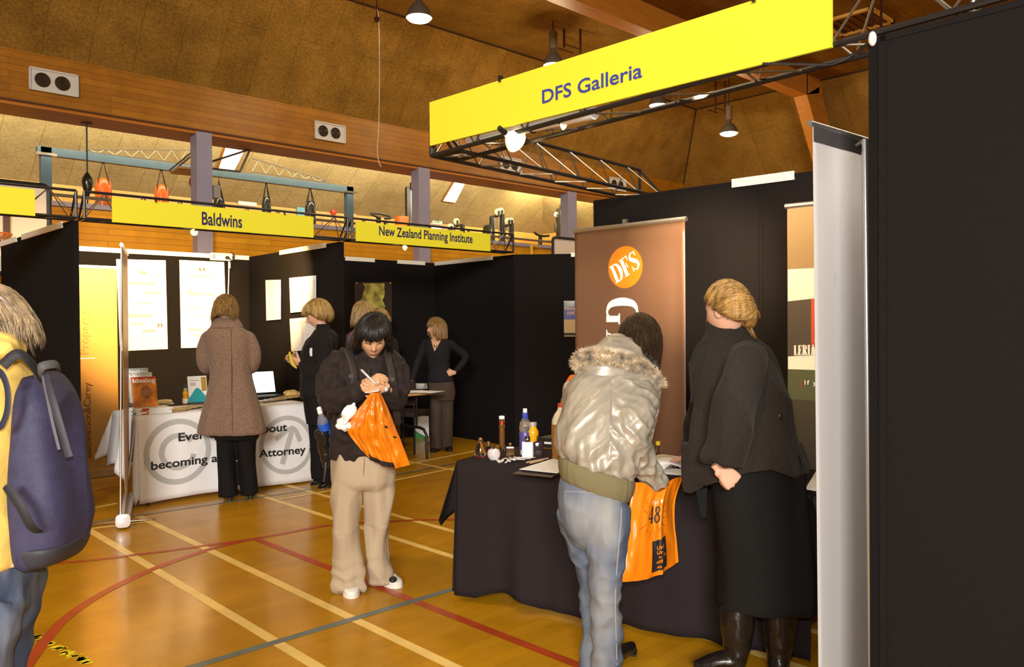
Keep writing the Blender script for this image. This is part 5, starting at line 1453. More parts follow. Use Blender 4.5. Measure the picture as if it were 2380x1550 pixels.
def swept(name, parent, O, R, bun, m, s=1.0, th=.006, n=1600, seed=1, thick=.0016):
    """hair drawn back from the hairline over the skull to a knot; bun is a direction in head space"""
    rq = random.Random(seed); B = V(bun).normalized()
    ax, by, cz = .0745+th, .098+th, .1145+th
    mp = lambda d, off: O+R@(V((d.x*(ax+off), d.y*(by+off)-.004, d.z*(cz+off)))*s)
    mb = MB()
    def line(a):      # hairline: forehead, temples, ears, nape
        c = abs(a)
        if c < .8: z, y = .66, .74
        elif c < 1.5: t = (c-.8)/.7; z, y = .66-.58*t, .74-.62*t
        elif c < 2.2: t = (c-1.5)/.7; z, y = .08-.42*t, .12-.55*t
        else: z, y = -.34-.16*min(1, (c-2.2)/.6), -.43-.4*min(1, (c-2.2)/.6)
        x = math.sqrt(max(0.02, 1-z*z-y*y)) if c > .8 else .55*(c/.8)
        return V((math.copysign(x, a), y, z)).normalized()
    for k in range(n):
        a = rq.uniform(-3.1, 3.1) if k > 60 else -3.1+6.2*k/60
        d0 = (line(a)+V((rq.gauss(0, .03), rq.gauss(0, .03), rq.gauss(0, .03)))).normalized(); B = (V(bun)+V((rq.gauss(0, .12), rq.gauss(0, .12), rq.gauss(0, .12)))).normalized(); t0 = rq.choice((0, 0, .1, .25, .4)); ang = d0.angle(B)
        if ang < .05: continue
        off = rq.uniform(-.002, .006); pts = []
        for j in range(9):
            t = t0+(1-t0)*j/8
            d = (d0*math.sin((1-t)*ang)+B*math.sin(t*ang))/math.sin(ang)
            pts.append(mp(d, off+.004*math.sin(math.pi*t)))
        w = thick if k > 60 else thick*5
        mb.tube(pts, [w*(.5 if j == 0 else 1.15) for j in range(9)], 5, 1, flat=.6)
    return mb.build(name, m, parent, smooth=180, flip=False)
def hairmat(name, c, rough=.38, var=.5):
    m = mat(name, c, rough, spec=.5, var=var, vscale=55, stretch=(1, 1, .12), bump=.25, bscale=160)
    m.node_tree.nodes['Principled BSDF'].inputs['Anisotropic'].default_value = .5
    return m
def hand(mb, Wp, D, N, side, curl=(35, 45, 30), s=1.0, thumb=(.75, .55, .25), tcurl=.3, spread=.0, curls=None):
    D = V(D).normalized(); N = V(N); N = (N-D*N.dot(D)).normalized(); L = D.cross(N).normalized()*side
    mb.loft([(Wp-D*.02*s, L*.025*s, N*.019*s, 2.2), (Wp+D*.012*s, L*.027*s, N*.0175*s, 2.3), (Wp+D*.045*s, L*.037*s, N*.0155*s, 2.6), (Wp+D*.08*s, L*.041*s, N*.0135*s, 2.6), (Wp+D*.092*s, L*.038*s, N*.010*s, 2.4)], 18, True, 3)
    for i, (ln, bx, by) in enumerate(((.042, .030, .086), (.046, .0102, .091), (.042, -.0098, .088), (.033, -.0285, .080))):
        p = Wp+(D*by+L*bx)*s; ang = 0
        cc = curls[i] if curls else curl
        d0 = (D+L*spread*(1.5-i)*.2).normalized()
        pts, rs = [p-d0*.02*s, p], [.0088*s, .0090*s]
        for j, (f, r) in enumerate(((1, .0081), (.62, .0074), (.5, .0058))):
            ang += math.radians(cc[j])
            d = d0*math.cos(ang)+N*math.sin(ang)
            p = p+d*ln*f*s; pts.append(p); rs.append(r*s)
        mb.tube(pts, rs, 10, 3, round_ends=True)
    p = Wp+(D*.022+L*.022)*s; d = (L*thumb[0]+D*thumb[1]+N*thumb[2]).normalized()
    pts, rs = [p-d*.012*s, p], [.014*s, .0145*s]
    for f, r in ((.040, .0115), (.032, .0100), (.024, .0075)):
        p = p+d*f*s; pts.append(p); rs.append(r*s); d = (d*(1-tcurl)+(N*.6+D*.6-L*.35)*tcurl).normalized()
    mb.tube(pts, rs, 10, 3, round_ends=True)
def shoe(parent, heel, toe, w, h, m, sole=None, name='shoe', heelh=0.0, power=2.4, pointed=.5):
    """heel, toe: floor points"""
    heel, toe = V((heel.x, heel.y, 0)), V((toe.x, toe.y, 0)); d = toe-heel; L = d.length; d.normalize(); u = d.cross(Z3)
    mb = MB(); r = []
    for t, ww, hh, zc in ((-.03, .5, .55, .5), (0, .80, .92, .5), (.2, .92, 1.0, .5), (.42, .95, .82, .45), (.62, 1.0, .55, .35), (.82, .92*(1-.2*pointed), .42, .26), (.95, .62*(1-.5*pointed), .32, .2), (1.0, .25*(1-.5*pointed), .2, .16)):
        z = .012+h*zc*.9+heelh*max(0, 1-t*1.6)
        r.append((heel+d*L*t+Z3*z, u*w*ww, Z3*h*hh*.5, power))
    mb.loft(r, 18, True, 3)
    o = mb.build(name, m, parent, smooth=180)
    mb = MB(); pl = []
    for t, ww in ((-.03, .45), (0, .78), (.2, .9), (.45, .9), (.65, 1.03), (.85, .95*(1-.2*pointed)), (.97, .6*(1-.5*pointed)), (1.02, .22)):
        pl.append((t, ww))
    ring_ = [heel+d*L*t+u*w*ww for t, ww in pl]+[heel+d*L*t-u*w*ww for t, ww in reversed(pl)]
    if heelh:
        mb.loft([(heel+d*.03+Z3*z, u*w*.55*k, d*.03*k, 3) for z, k in ((0, .9), (heelh*.6, .9), (heelh+.02, 1.1))], 14)
        mb.prism([q+Z3*(.0) for q in ring_[4:12]], Z3*.012)
    else: mb.prism(ring_, Z3*.022)
    mb.build('sole', sole or m_dark, o, smooth=40)
    return o
def strap(parent, pts, w, th, m, name='strap', k=5, hint=None):
    mb = MB(); mb.tube(pts, w, 10, k, flat=th/w, hint=hint or Z3, power=4); return mb.build(name, m, parent, smooth=60)
SKIN_A, SKIN_B, SKIN_C = (.62, .36, .20), (.66, .38, .26), (.60, .33, .20)
m_skin = vcolmat('skin', .5, .35, .12, .04, 200)
m_cloth_black = mat('black_wool', (.011, .009, .009), .9, spec=.15, sheen=.03, var=.3, vscale=300, bump=.15, bscale=400)
m_trouser_black = mat('black_trouser_cloth', (.006, .005, .005), .85, spec=.2)
m_boot = mat('black_leather', (.010, .008, .007), .28, spec=.5, bump=.08, bscale=60)
# ================================================================== the writing woman in the middle
F = Fig(4.5, 'person in a dark quilted jacket and beige trousers, head bent, writing on a small card', (850, 1370)); J = F.J
m_jk = mat('dark_brown_jacket', (.020, .0125, .0115), .75, spec=.25, sheen=.03, bump=.12, bscale=45)
mb = MB()
F.rows(mb, [(843, 1064, .02, 70, .12), (843, 1056, .02, 75, .13), (845, 1000, .02, 73, .135), (846, 950, .02, 72, .135), (848, 900, .02, 75, .135), (850, 862, .02, 74, .12), (851, 840, .05, 66, .10), (853, 828, .09, 48, .06), (855, 818, .11, 34, .045)])
F.limb(mb, [(792, 835, .02, .062), (768, 872, -.01, .066), (764, 915, -.07, .067), (782, 932, -.15, .060), (815, 918, -.23, .050), (838, 906, -.27, .043)], round_ends=True)
F.limb(mb, [(908, 835, .02, .062), (925, 872, -.01, .064), (922, 912, -.07, .067), (918, 926, -.14, .060), (908, 918, -.22, .050), (900, 908, -.26, .043)], round_ends=True)
mb.tube([J(822, 830, .08), J(830, 848, .0), J(857, 872, -.05), J(886, 858, .0), J(894, 832, .07)], [.026, .028, .028, .028, .026], 12, 5)
ja = folds(.017, 15, None, seed=1)
jacket = F.wear('jacket', mb, m_jk, .008, 5, lambda p, n: ja(p, n)+.002*math.sin(p.z*75+noise.noise(p*4)*3))
mb = MB()
F.rows(mb, [(844, 1030, .02, 66, .11), (844, 1060, .02, 73, .125), (843, 1090, .02, 75, .13), (843, 1118, .02, 74, .125), (843, 1135, .02, 66, .09)])
F.limb(mb, [(808, 1090, .0, .086), (805, 1150, -.02, .082), (805, 1215, -.05, .073), (808, 1290, -.06, .072), (812, 1350, -.07, .078), (813, 1368, -.07, .079)])
F.limb(mb, [(880, 1090, .03, .086), (881, 1150, .03, .082), (880, 1215, .03, .071), (883, 1290, .05, .069), (888, 1335, .06, .075), (889, 1350, .06, .078)])
tf = folds(.022, 8, Z3, .30, seed=4)
trousers = F.wear('trousers', mb, mat('beige_cotton', (.44, .34, .225), .85, spec=.2, sheen=.1, bump=.06, bscale=60), .008, 4, lambda p, n: tf(p, n)*(1.5 if p.z < .35 else .8)+(.009*math.sin(p.z*75+noise.noise(p*7)*4)*max(0, 1-p.z/.22)))
for pts in ([(846, 1062, -.12), (845, 1085, -.135), (844, 1110, -.11)],):
    mb = MB(); mb.tube([J(*p) for p in pts], .003, 6, 3); mb.build('fly_seam', m_wood if False else trousers.data.materials[0], F.root)
HO = J(867, 784, -.06)
HR = basis(-FH*.86+Z3*-.46+RH*.20)
mb = MB(); head(mb, HO, HR, 1.0, .8, .75)
F.limb(mb, [(858, 800, .02, .055), (856, 830, .06, .056), (853, 858, .08, .07)])
F.rows(mb, [(843, 1050, .02, 50, .09), (848, 930, .02, 56, .10), (851, 850, .04, 52, .08)], 20, 3)
F.limb(mb, [(800, 838, .02, .045), (772, 900, -.05, .034), (790, 922, -.14, .03), (815, 918, -.23, .034), (846, 901, -.285, .025)])
F.limb(mb, [(905, 838, .02, .045), (920, 900, -.05, .034), (915, 920, -.13, .03), (908, 918, -.21, .034), (899, 905, -.275, .025)])
F.limb(mb, [(808, 1090, 0, .06), (806, 1215, -.04, .042), (813, 1370, -.06, .03)])
F.limb(mb, [(880, 1090, .03, .06), (880, 1215, .03, .042), (888, 1352, .06, .03)])
hand(mb, J(850, 899, -.30), RH*.85+Z3*.55-FH*.15, FH*.55-Z3*.6+RH*.3, 1, (62, 70, 45), .98, (.35, .8, .45), .45)
hand(mb, J(896, 902, -.29), -RH*.85-FH*.35+Z3*.05, FH*.7+Z3*.35, 1, (40, 55, 35), .95, (.75, .6, .2), .3)
F.wear('body', mb, m_skin, .0032, 3, paintfn=facepaint(HO, HR, SKIN_A, eyes='down', lips=(.50, .20, .14)))
m_hairk = hairmat('black_hair', (.010, .0065, .0055), .40, .4)
def ze(ph):
    a = abs(ph)
    if a < .70: return .052-.012*math.cos(ph*2.2-.5)
    if a < 1.15: return .048+(a-.70)/.45*(-.13)
    return -.088
hair('hair', F.root, HO, HR, ze, m_hairk, 1.0, .018, 1100, 3, .10, .010, .0030, tip=.018, crown=(-.015, -.01), sway=.12)
mb = MB()   # longer lock falling on the shoulder to the left
rq = random.Random(8)
for k in range(60):
    o = V((rq.uniform(-.02, .02), rq.uniform(-.02, .02), rq.uniform(-.015, .015)))
    mb.tube([J(836, 765, .05)+o*.6, J(822, 795, .05)+o, J(815, 825, .02)+o*1.1, J(806+rq.uniform(-6, 8), 848+rq.uniform(-8, 6), .0)+o], [.003, .005, .004, .001], 5, 3)
mb.build('hair_lock', m_hairk, F.root, smooth=180, flip=False)
m_sneak = mat('white_sneaker_leather', (.74, .70, .64), .45)
s1 = shoe(F.root, J(812, 1358, .05), J(819, 1384, -.17), .046, .075, m_sneak, mat('cream_sole', (.78, .72, .62), .5), 'shoe', pointed=.1)
s2 = shoe(F.root, J(884, 1352, .12), J(930, 1362, -.0), .044, .072, m_sneak, mat('cream_sole', (.78, .72, .62), .5), 'shoe', pointed=.1)
for s_, c in ((s1, J(811, 1366, -.10)), (s2, J(913, 1349, -.03))):
    mb = MB(); mb.ellipsoid(c+Z3*.006, RH*.022, FH*.03, Z3*.016, 12, 8); mb.build('dark_panel', m_dark, s_)
mb = MB(); a, b = J(857, 852, -.125), J(859, 868, -.15); mb.tube([a, b], .004, 6); mb.build('zip_pull', m_steel, F.root)
# watch
mb = MB(); c = J(899, 906, -.275); d = -RH*.85-FH*.35; u, v = frame_of(d)
mb.loft([(c+d*x, u*.034, v*.031, 2) for x in (-.012, .012)], 20); w = mb.build('watch', m_dark, F.root)
c2 = c-FH*.032+Z3*.006; mb = MB(); mb.ellipsoid(c2, RH*.013, FH*.006, Z3*.014, 14, 8); mb.build('watch_face', mat('silver_watch_face', (.75, .75, .78), .2, metal=.6), w)
# pen and card
mb = MB(); a, b = J(839, 859, -.33), J(874, 893, -.355); mb.tube([a, a.lerp(b, .08), a.lerp(b, .5), a.lerp(b, .52), a.lerp(b, .92), b], [.004, .0065, .0065, .0055, .0055, .001], 12)
pen = tag(mb.build('pen', mat('silver_pen', (.72, .72, .72), .25, metal=.5)), 'silver pen in the fist of the writing woman', 'pen')
q = [J(848, 913, -.33), J(880, 909, -.37), J(884, 902, -.30), J(852, 906, -.26)]
tag(plate(q, 'note_card', m_white, None, .002), 'small white card held in the writing woman\'s hands', 'card')
# her backpack: straps over the shoulders, body behind
t = thing('backpack', 'black backpack worn by the writing woman, bottle in its side pocket', 'backpack', J(848, 1060, .3))
m_pack = mat('black_pack_nylon', (.012, .010, .010), .5, bump=.1, bscale=60)
G_ = Fig.__new__(Fig); G_.D = 4.5; G_.root = t
mb = MB(); G_.rows(mb, [(846, 1092, .28, 60, .07), (846, 1080, .28, 84, .10), (846, 1000, .29, 88, .13), (846, 900, .29, 84, .12), (848, 840, .27, 70, .10), (850, 822, .25, 40, .05)], power=3)
G_.wear('pack_body', mb, m_pack, .01, 3, folds(.008, 10))
for pts in ([(800, 840, .20), (798, 815, .10), (805, 815, .02), (813, 832, -.075), (822, 862, -.135), (823, 885, -.15), (812, 930, -.16), (788, 985, -.10), (768, 1030, .1)], [(896, 840, .2), (903, 816, .10), (900, 815, .02), (902, 832, -.065), (910, 865, -.125), (914, 890, -.14), (918, 930, -.13), (925, 985, -.05)]):
    strap(t, [J(*p) for p in pts], .022, .010, mat('dark_strap_webbing', (.034, .025, .02), .7), hint=FH)
for p in ((817, 874, -.165), (911, 882, -.16)):
    mb = MB(); mb.box(J(*p), (.028, .012, .022), math.atan2(RH.y, RH.x)); mb.build('buckle', mat('dull_black_buckle', (.05, .045, .04), .3, metal=.5), t, smooth=0)
mb = MB(); a, b = J(762, 1085, .12), J(748, 1000, .06); mb.tube([a, a.lerp(b, .5), b], [.03, .042, .044], 14, 4, flat=.8)
G_.wear('side_pocket', mb, mat('shiny_mesh_pocket', (.010, .010, .011), .22, spec=.6), .006, 2, folds(.006, 30))
strap(t, [J(758, 1050, .10), J(756, 1090, .08), J(752, 1120, .08)], .008, .004, m_pack)
a = J(764, 1032, .10); b = J(741, 946, .02); d = (b-a).normalized()
bottle_t = thing('water_bottle', 'blue labelled water bottle in the writing woman\'s pack pocket', 'bottle', a)
L_ = (b-a).length
for nm, m_, pr in (('bottle_body', mat('clear_blue_bottle', (.6, .65, .75), .05, trans=.8), [(.002, 0), (.030, .003), (.033, .02), (.033, L_*.55), (.026, L_*.68), (.014, L_*.8), (.013, L_*.86), (.001, L_*.861)]),
                   ('blue_label', mat('blue_label_print', (.02, .09, .50), .3), [(.0335, L_*.28), (.034, L_*.281), (.034, L_*.58), (.0335, L_*.581)]),
                   ('white_cap', m_white, [(.0145, L_*.84), (.015, L_*.841), (.014, L_*.98), (.008, L_), (.001, L_)])):
    mb = MB(); mb.lathe(pr, a, d, n=24); mb.build(nm, m_, bottle_t)
mb = MB(); c = a+d*L_*.38-FH*.0345; mb.add([c+RH*x+Z3*z for x, z in ((-.014, 0), (.012, .003), (.014, .02), (-.012, .018))], [(0, 1, 2, 3)]); mb.build('white_mark', m_white, bottle_t, smooth=0, flip=False)
# orange carrier bag hanging from her hands
def poly(pts):
    sq = smooth_seq([(J(*p),) for p in pts], 6); return lambda t: sq[min(int(t*(len(sq)-1)), len(sq)-1)][0].lerp(sq[min(int(t*(len(sq)-1))+1, len(sq)-1)][0], t*(len(sq)-1)-int(t*(len(sq)-1)))
lft = poly([(862, 912, -.34), (842, 938, -.31), (820, 966, -.28), (806, 1000, -.26), (836, 1042, -.25)])
rgt = poly([(884, 912, -.34), (900, 945, -.30), (918, 990, -.27), (938, 1040, -.26), (953, 1080, -.24)])
def bag(u, v, sgn):
    p = lft(v).lerp(rgt(v), u)
    p = p+DN*(.055*math.sin(math.pi*u)*max(0, (v-.75)/.25)**2)*.9
    b_ = math.sin(math.pi*u)**.7*(.02+.075*math.sin(math.pi*min(1, v*.95+.03)))
    r_ = (.009*math.sin(u*24+2*v)+.006*math.sin(u*43+1)+.006*noise.noise(V((u*22, v*9, 7)))+.012*noise.noise(V((u*7, v*3, 1))))*(1-v*.55)*min(1, v*5+.1)*math.sin(math.pi*u)**.5 + .011*noise.noise(V((u*9, v*9, 3)))*math.sin(math.pi*u)**.5
    return p-FH*((b_*1.0+r_*1.4) if sgn > 0 else -b_*.35)
mb = MB(); mb.grid(lambda u, v: bag(u, v, 1), 60, 50); mb.grid(lambda u, v: bag(u, v, -1), 20, 20)
cb = tag(mb.build('carrier_bag', m_orange, smooth=180), 'bright orange plastic bag hanging tilted from the writing woman\'s hands', 'bag')
mb = MB(); mb.grid(lambda u, v: bag(.22+u*.50, .945+v*.052, 1)-FH*.003, 12, 5); mb.build('black_print', m_black, cb, smooth=0, flip=False)
mb = MB(); mb.grid(lambda u, v: bag(.80+u*.06, .50+v*.03, 1)-FH*.003, 5, 3); mb.grid(lambda u, v: bag(.9+u*.05, .62+v*.02, 1)-FH*.003, 5, 3); mb.build('black_scribble', m_black, cb, smooth=0, flip=False)
t = thing('paper_bundle', 'white crumpled papers sticking out of the tilted orange bag', 'papers', J(808, 1000, -.26))
for p, sq_, sd in (((812, 960, -.30), (.032, .03, .062), 1), ((798, 988, -.28), (.042, .035, .034), 2)):
    mb = MB(); c = J(*p); mb.ellipsoid(c, (RH*.8-Z3*.5).normalized()*sq_[0], FH*sq_[1], (Z3*.8+RH*.5).normalized()*sq_[2], 13, 9)
    mb.v = [c+(q-c)*(1+.55*noise.noise(q*30+V((sd, 0, 0)))) for q in mb.v]
    mb.build('crumpled_sheet', m_white, t, smooth=28)
# ================================================================== woman in the tweed coat
F = Fig(6.82, 'person seen from behind in a brown tweed coat and black trousers at the white table', (545, 1155)); J = F.J
m_tweed = mat('brown_tweed', (.20, .128, .088), .95, spec=.1, var=.55, vscale=190, bump=.3, bscale=260, sheen=.15, detail=2)
mb = MB()
F.rows(mb, [(540, 1007, 0, 72, .18), (540, 1001, 0, 77, .20), (538, 960, 0, 67, .18), (537, 915, 0, 56, .155), (536, 868, 0, 46, .125), (535, 830, 0, 49, .13), (532, 795, 0, 54, .13), (530, 774, 0, 52, .115), (528, 758, .01, 34, .085), (527, 744, .02, 25, .07)])
F.limb(mb, [(484, 784, .01, .062), (475, 815, .03, .064), (477, 846, .06, .066), (490, 852, .14, .060), (508, 844, .30, .050)], round_ends=True)
F.limb(mb, [(577, 784, .01, .062), (587, 815, .03, .064), (585, 846, .06, .066), (572, 852, .14, .060), (556, 844, .30, .050)], round_ends=True)
tw = folds(.010, 7, Z3, .25, seed=2)
coat = F.wear('coat', mb, m_tweed, .010, 5, tw)
mb = MB(); mb.loft([(J(528, 762, .0), RT*F.m(38), FH*.115, 2.2), (J(527, 752, .01), RT*F.m(34), FH*.105, 2.2), (J(526, 740, .02), RT*F.m(27), FH*.085, 2.2), (J(526, 738, .02), RT*F.m(25), FH*.075, 2.2)], 28, True, 3); F.wear('collar', mb, m_tweed, .008, 2)
mb = MB(); mb.tube([J(536, 764, -.13), J(537, 830, -.145), J(537, 900, -.165), J(539, 1000, -.21)], .004, 6, 4); mb.build('back_seam', m_tweed, F.root)
mb = MB()
F.rows(mb, [(548, 960, 0, 52, .13), (549, 1000, 0, 54, .14), (550, 1020, 0, 48, .12)])
F.limb(mb, [(527, 990, 0, .088), (526, 1060, 0, .076), (528, 1110, -.02, .074), (531, 1153, -.03, .080)])
F.limb(mb, [(572, 990, 0, .088), (573, 1060, .02, .074), (576, 1105, .03, .072), (580, 1147, .04, .074)])
F.wear('trousers', mb, m_trouser_black, .010, 3, folds(.006, 8, Z3, .3))
HO = J(525, 724, .05); HR = basis(FH*.80-Z3*.55+RH*-.1)
mb = MB(); head(mb, HO, HR)
F.limb(mb, [(526, 735, .02, .055), (527, 755, .01, .06), (530, 790, 0, .10), (535, 870, 0, .12), (540, 960, 0, .13)])
F.limb(mb, [(480, 790, .02, .05), (478, 846, .06, .042), (508, 844, .30, .032), (522, 842, .40, .024)]); F.limb(mb, [(578, 790, .02, .05), (583, 846, .06, .042), (556, 844, .30, .032), (545, 842, .40, .024)])
hand(mb, J(525, 842, .42), FH*.9+RH*.3, -Z3, -1, (20, 30, 20)); hand(mb, J(543, 842, .42), FH*.9-RH*.3, -Z3, 1, (20, 30, 20))
F.limb(mb, [(527, 990, 0, .07), (527, 1080, 0, .05), (531, 1150, -.02, .035)]); F.limb(mb, [(572, 990, 0, .07), (574, 1080, .02, .05), (580, 1145, .04, .035)])
F.wear('body', mb, m_skin, .006, 3, paintfn=facepaint(HO, HR, SKIN_B))
m_hairb = hairmat('honey_brown_hair', (.21, .115, .032), .38, .6)
hair('hair', F.root, HO, HR, lambda ph: .04 if abs(ph) < .7 else -.105, m_hairb, 1.05, .018, 900, 5, .02, .008, .0032, wave=.003)
shoe(F.root, J(535, 1157, -.03), J(528, 1140, .18), .04, .07, m_boot, None, 'boot', .05)
shoe(F.root, J(583, 1152, .03), J(580, 1136, .24), .04, .07, m_boot, None, 'boot', .05)
# ================================================================== short haired woman in black
F = Fig(7.37, 'person with short fair hair in a black jacket peeling a banana', (755, 1128)); J = F.J
mb = MB()
F.rows(mb, [(737, 925, 0, 33, .17), (737, 915, 0, 37, .19), (737, 870, 0, 36, .175), (739, 830, 0, 37, .19), (747, 798, 0, 36, .20), (754, 778, 0, 28, .16), (752, 764, 0, 17, .08), (750, 754, 0, 15, .07)])
F.limb(mb, [(758, 798, -.16, .066), (756, 838, -.20, .060), (748, 868, -.21, .058), (725, 860, -.17, .050), (702, 848, -.10, .042)], round_ends=True)
F.limb(mb, [(750, 798, .16, .066), (742, 855, .21, .058), (722, 850, .16, .05), (699, 839, .08, .042)], round_ends=True)
F.wear('jacket', mb, m_cloth_black, .010, 4, folds(.010, 12, seed=6))
mb = MB()
F.rows(mb, [(740, 905, 0, 34, .17), (742, 950, 0, 33, .17), (744, 985, 0, 30, .15)])
F.limb(mb, [(738, 960, .09, .088), (738, 1040, .09, .07), (740, 1112, .09, .066)]); F.limb(mb, [(752, 960, -.08, .088), (756, 1040, -.06, .07), (760, 1120, -.05, .066)])
F.wear('trousers', mb, m_trouser_black, .010, 3, folds(.006, 8, Z3, .3))
HO = J(737, 733, 0); HR = basis(-RH*.9-FH*.12-Z3*.38)
mb = MB(); head(mb, HO, HR, 1.0)
F.limb(mb, [(742, 745, 0, .055), (748, 765, 0, .055), (752, 790, 0, .09), (740, 860, 0, .11), (742, 950, 0, .11)])
F.limb(mb, [(756, 802, -.16, .05), (748, 866, -.2, .042), (706, 849, -.1, .028), (700, 846, -.09, .025)]); F.limb(mb, [(750, 802, .16, .05), (740, 855, .2, .042), (702, 840, .08, .028), (697, 837, .07, .025)])
hand(mb, J(701, 846, -.09), -RH*.85+Z3*.35+FH*.3, FH*.7+Z3*.5, -1, (35, 45, 30)); hand(mb, J(698, 838, .07), -RH*.9+Z3*.1-FH*.3, -FH*.8+Z3*.2, 1, (40, 45, 30))
F.limb(mb, [(738, 960, .09, .07), (738, 1040, .09, .05), (741, 1115, .09, .034)]); F.limb(mb, [(752, 960, -.08, .07), (756, 1040, -.06, .05), (760, 1122, -.05, .034)])
F.wear('body', mb, m_skin, .006, 3, paintfn=facepaint(HO, HR, SKIN_B, eyes='down'))
m_hairf = hairmat('fair_blond_hair', (.36, .22, .065), .42, .5)
def ze3(ph):
    a = abs(ph)
    return .055 if a < 1.0 else (.055-(a-1.0)*.16 if a < 1.55 else -.04-.035*min(1, (a-1.55)))
hair('hair', F.root, HO, HR, ze3, m_hairf, 1.05, .022, 1100, 7, -.05, .012, .0034, wave=.008, tip=.016, tuck=.34)
shoe(F.root, J(748, 1120, .1), J(722, 1127, .05), .04, .06, m_boot, None, 'shoe', .02); shoe(F.root, J(769, 1128, -.04), J(740, 1136, -.1), .04, .06, m_boot, None, 'shoe', .02)
mb = MB(); mb.box(J(721, 818, -.19), (.055, .006, .075), math.atan2(RH.y, RH.x)-.75); mb.build('name_badge', m_white, F.root, smooth=0)
mb = MB(); mb.tube([J(673, 818, -.06), J(676, 832, -.08), J(680, 845, -.09), J(690, 856, -.10)], [.010, .019, .019, .007], 10, 5)
ban = tag(mb.build('banana', mat('banana_peel', (.55, .42, .03), .5), smooth=180), 'half peeled banana in the hands of the short haired woman', 'banana')
mb = MB(); mb.tube([J(676, 824, -.02), J(667, 826, .0), J(662, 838, .0)], [.012, .014, .003], 8, 4, flat=.4); mb.build('peel', mat('brown_banana_peel', (.30, .2, .03), .5), ban, smooth=180)
# ================================================================== woman with a hand on her hip
F = Fig(9.4, 'person in a dark V neck top, hand on hip, looking left', (1020, 1050)); J = F.J
mb = MB()
F.rows(mb, [(1024, 888, 0, 29, .115), (1024, 880, 0, 31, .12), (1022, 862, 0, 27, .11), (1020, 845, 0, 26, .105), (1018, 825, 0, 30, .12), (1017, 805, 0, 33, .115), (1017, 793, 0, 29, .09), (1017, 786, 0, 17, .07)])
F.limb(mb, [(988, 798, 0, .05), (980, 818, -.02, .046), (972, 838, -.04, .043), (964, 862, -.09, .036), (957, 884, -.15, .030)], round_ends=True)
F.limb(mb, [(1047, 799, 0, .05), (1066, 814, .04, .046), (1082, 829, .06, .044), (1072, 848, .02, .038), (1058, 864, -.05, .031)], round_ends=True)
vt = J(1009, 814, 0); vl, vr = J(1000, 783), J(1026, 786)
def vcut(p):
    q = p-EYE; z = q.dot(FW); x, y = 1190+FPX*q.dot(RT)/z, 775+FPX*q.dot(DN)/z
    return z < 9.4+.02 and y < 815 and 1000.5+(y-783)*.27 < x < 1027-(y-786)*.58
F.wear('top', mb, mat('charcoal_knit', (.014, .013, .016), .85, spec=.15, bump=.1, bscale=200), .006, 3, folds(.005, 14, seed=3), vcut)
mb = MB()
F.rows(mb, [(1025, 870, .01, 27, .10), (1025, 890, .01, 31, .12), (1027, 912, .01, 31, .12), (1028, 930, .01, 28, .10)])
F.limb(mb, [(1014, 915, 0, .080), (1014, 965, -.02, .068), (1014, 1010, -.02, .066), (1014, 1042, -.02, .070)]); F.limb(mb, [(1040, 915, .03, .080), (1040, 965, .04, .068), (1039, 1010, .05, .066), (1038, 1038, .06, .070)])
F.wear('trousers', mb, mat('brown_grey_suiting', (.060, .043, .031), .85, spec=.2), .009, 3, folds(.007, 9, Z3, .25))
HO = J(1014, 764, 0); HR = basis(-RH*.88-FH*.46+Z3*.03)
mb = MB(); head(mb, HO, HR, 1.0, 1.0, 1.0)
F.limb(mb, [(1017, 775, 0, .05), (1017, 790, 0, .052)])
F.rows(mb, [(1024, 890, 0, 24, .09), (1020, 845, 0, 22, .09), (1017, 808, 0, 29, .098), (1016, 795, 0, 27, .082), (1016, 787, 0, 15, .06)], 20, 3)
F.limb(mb, [(990, 800, 0, .034), (973, 837, -.04, .026), (956, 886, -.15, .024)]); F.limb(mb, [(1045, 801, 0, .034), (1080, 829, .055, .024), (1070, 848, .02, .02), (1056, 865, -.06, .02)])
hand(mb, J(956, 887, -.16), -RH*.7-Z3*.6-FH*.2, -Z3*.5+RH*.5, -1, (15, 20, 10)); hand(mb, J(1056, 866, -.07), -RH*.95-Z3*.1-FH*.1, FH, -1, (8, 12, 8), .95, (.55, .75, .4))
F.limb(mb, [(1014, 915, 0, .06), (1014, 1040, -.02, .034)]); F.limb(mb, [(1040, 915, .03, .06), (1038, 1035, .06, .034)])
F.wear('body', mb, m_skin, .0055, 2, paintfn=facepaint(HO, HR, SKIN_C, lips=(.5, .16, .13)))
m_hairl = hairmat('light_brown_hair', (.27, .15, .045), .4, .5)
hair('hair', F.root, HO, HR, lambda ph: .045 if abs(ph) < .85 else (-.07 if abs(ph) < 1.2 else -.12), m_hairl, 1.02, .018, 900, 9, .02, .007, .0032, crown=(.02, 0))
mb = MB(); mb.ellipsoid(J(1012, 803, -.115), RH*.018, FH*.008, Z3*.018, 14, 8); mb.build('pendant', m_gold, F.root)
shoe(F.root, J(1016, 1048, .03), J(1004, 1058, -.14), .042, .06, m_boot, None, 'shoe'); shoe(F.root, J(1040, 1042, .1), J(1046, 1047, -.08), .042, .06, m_boot, None, 'shoe')
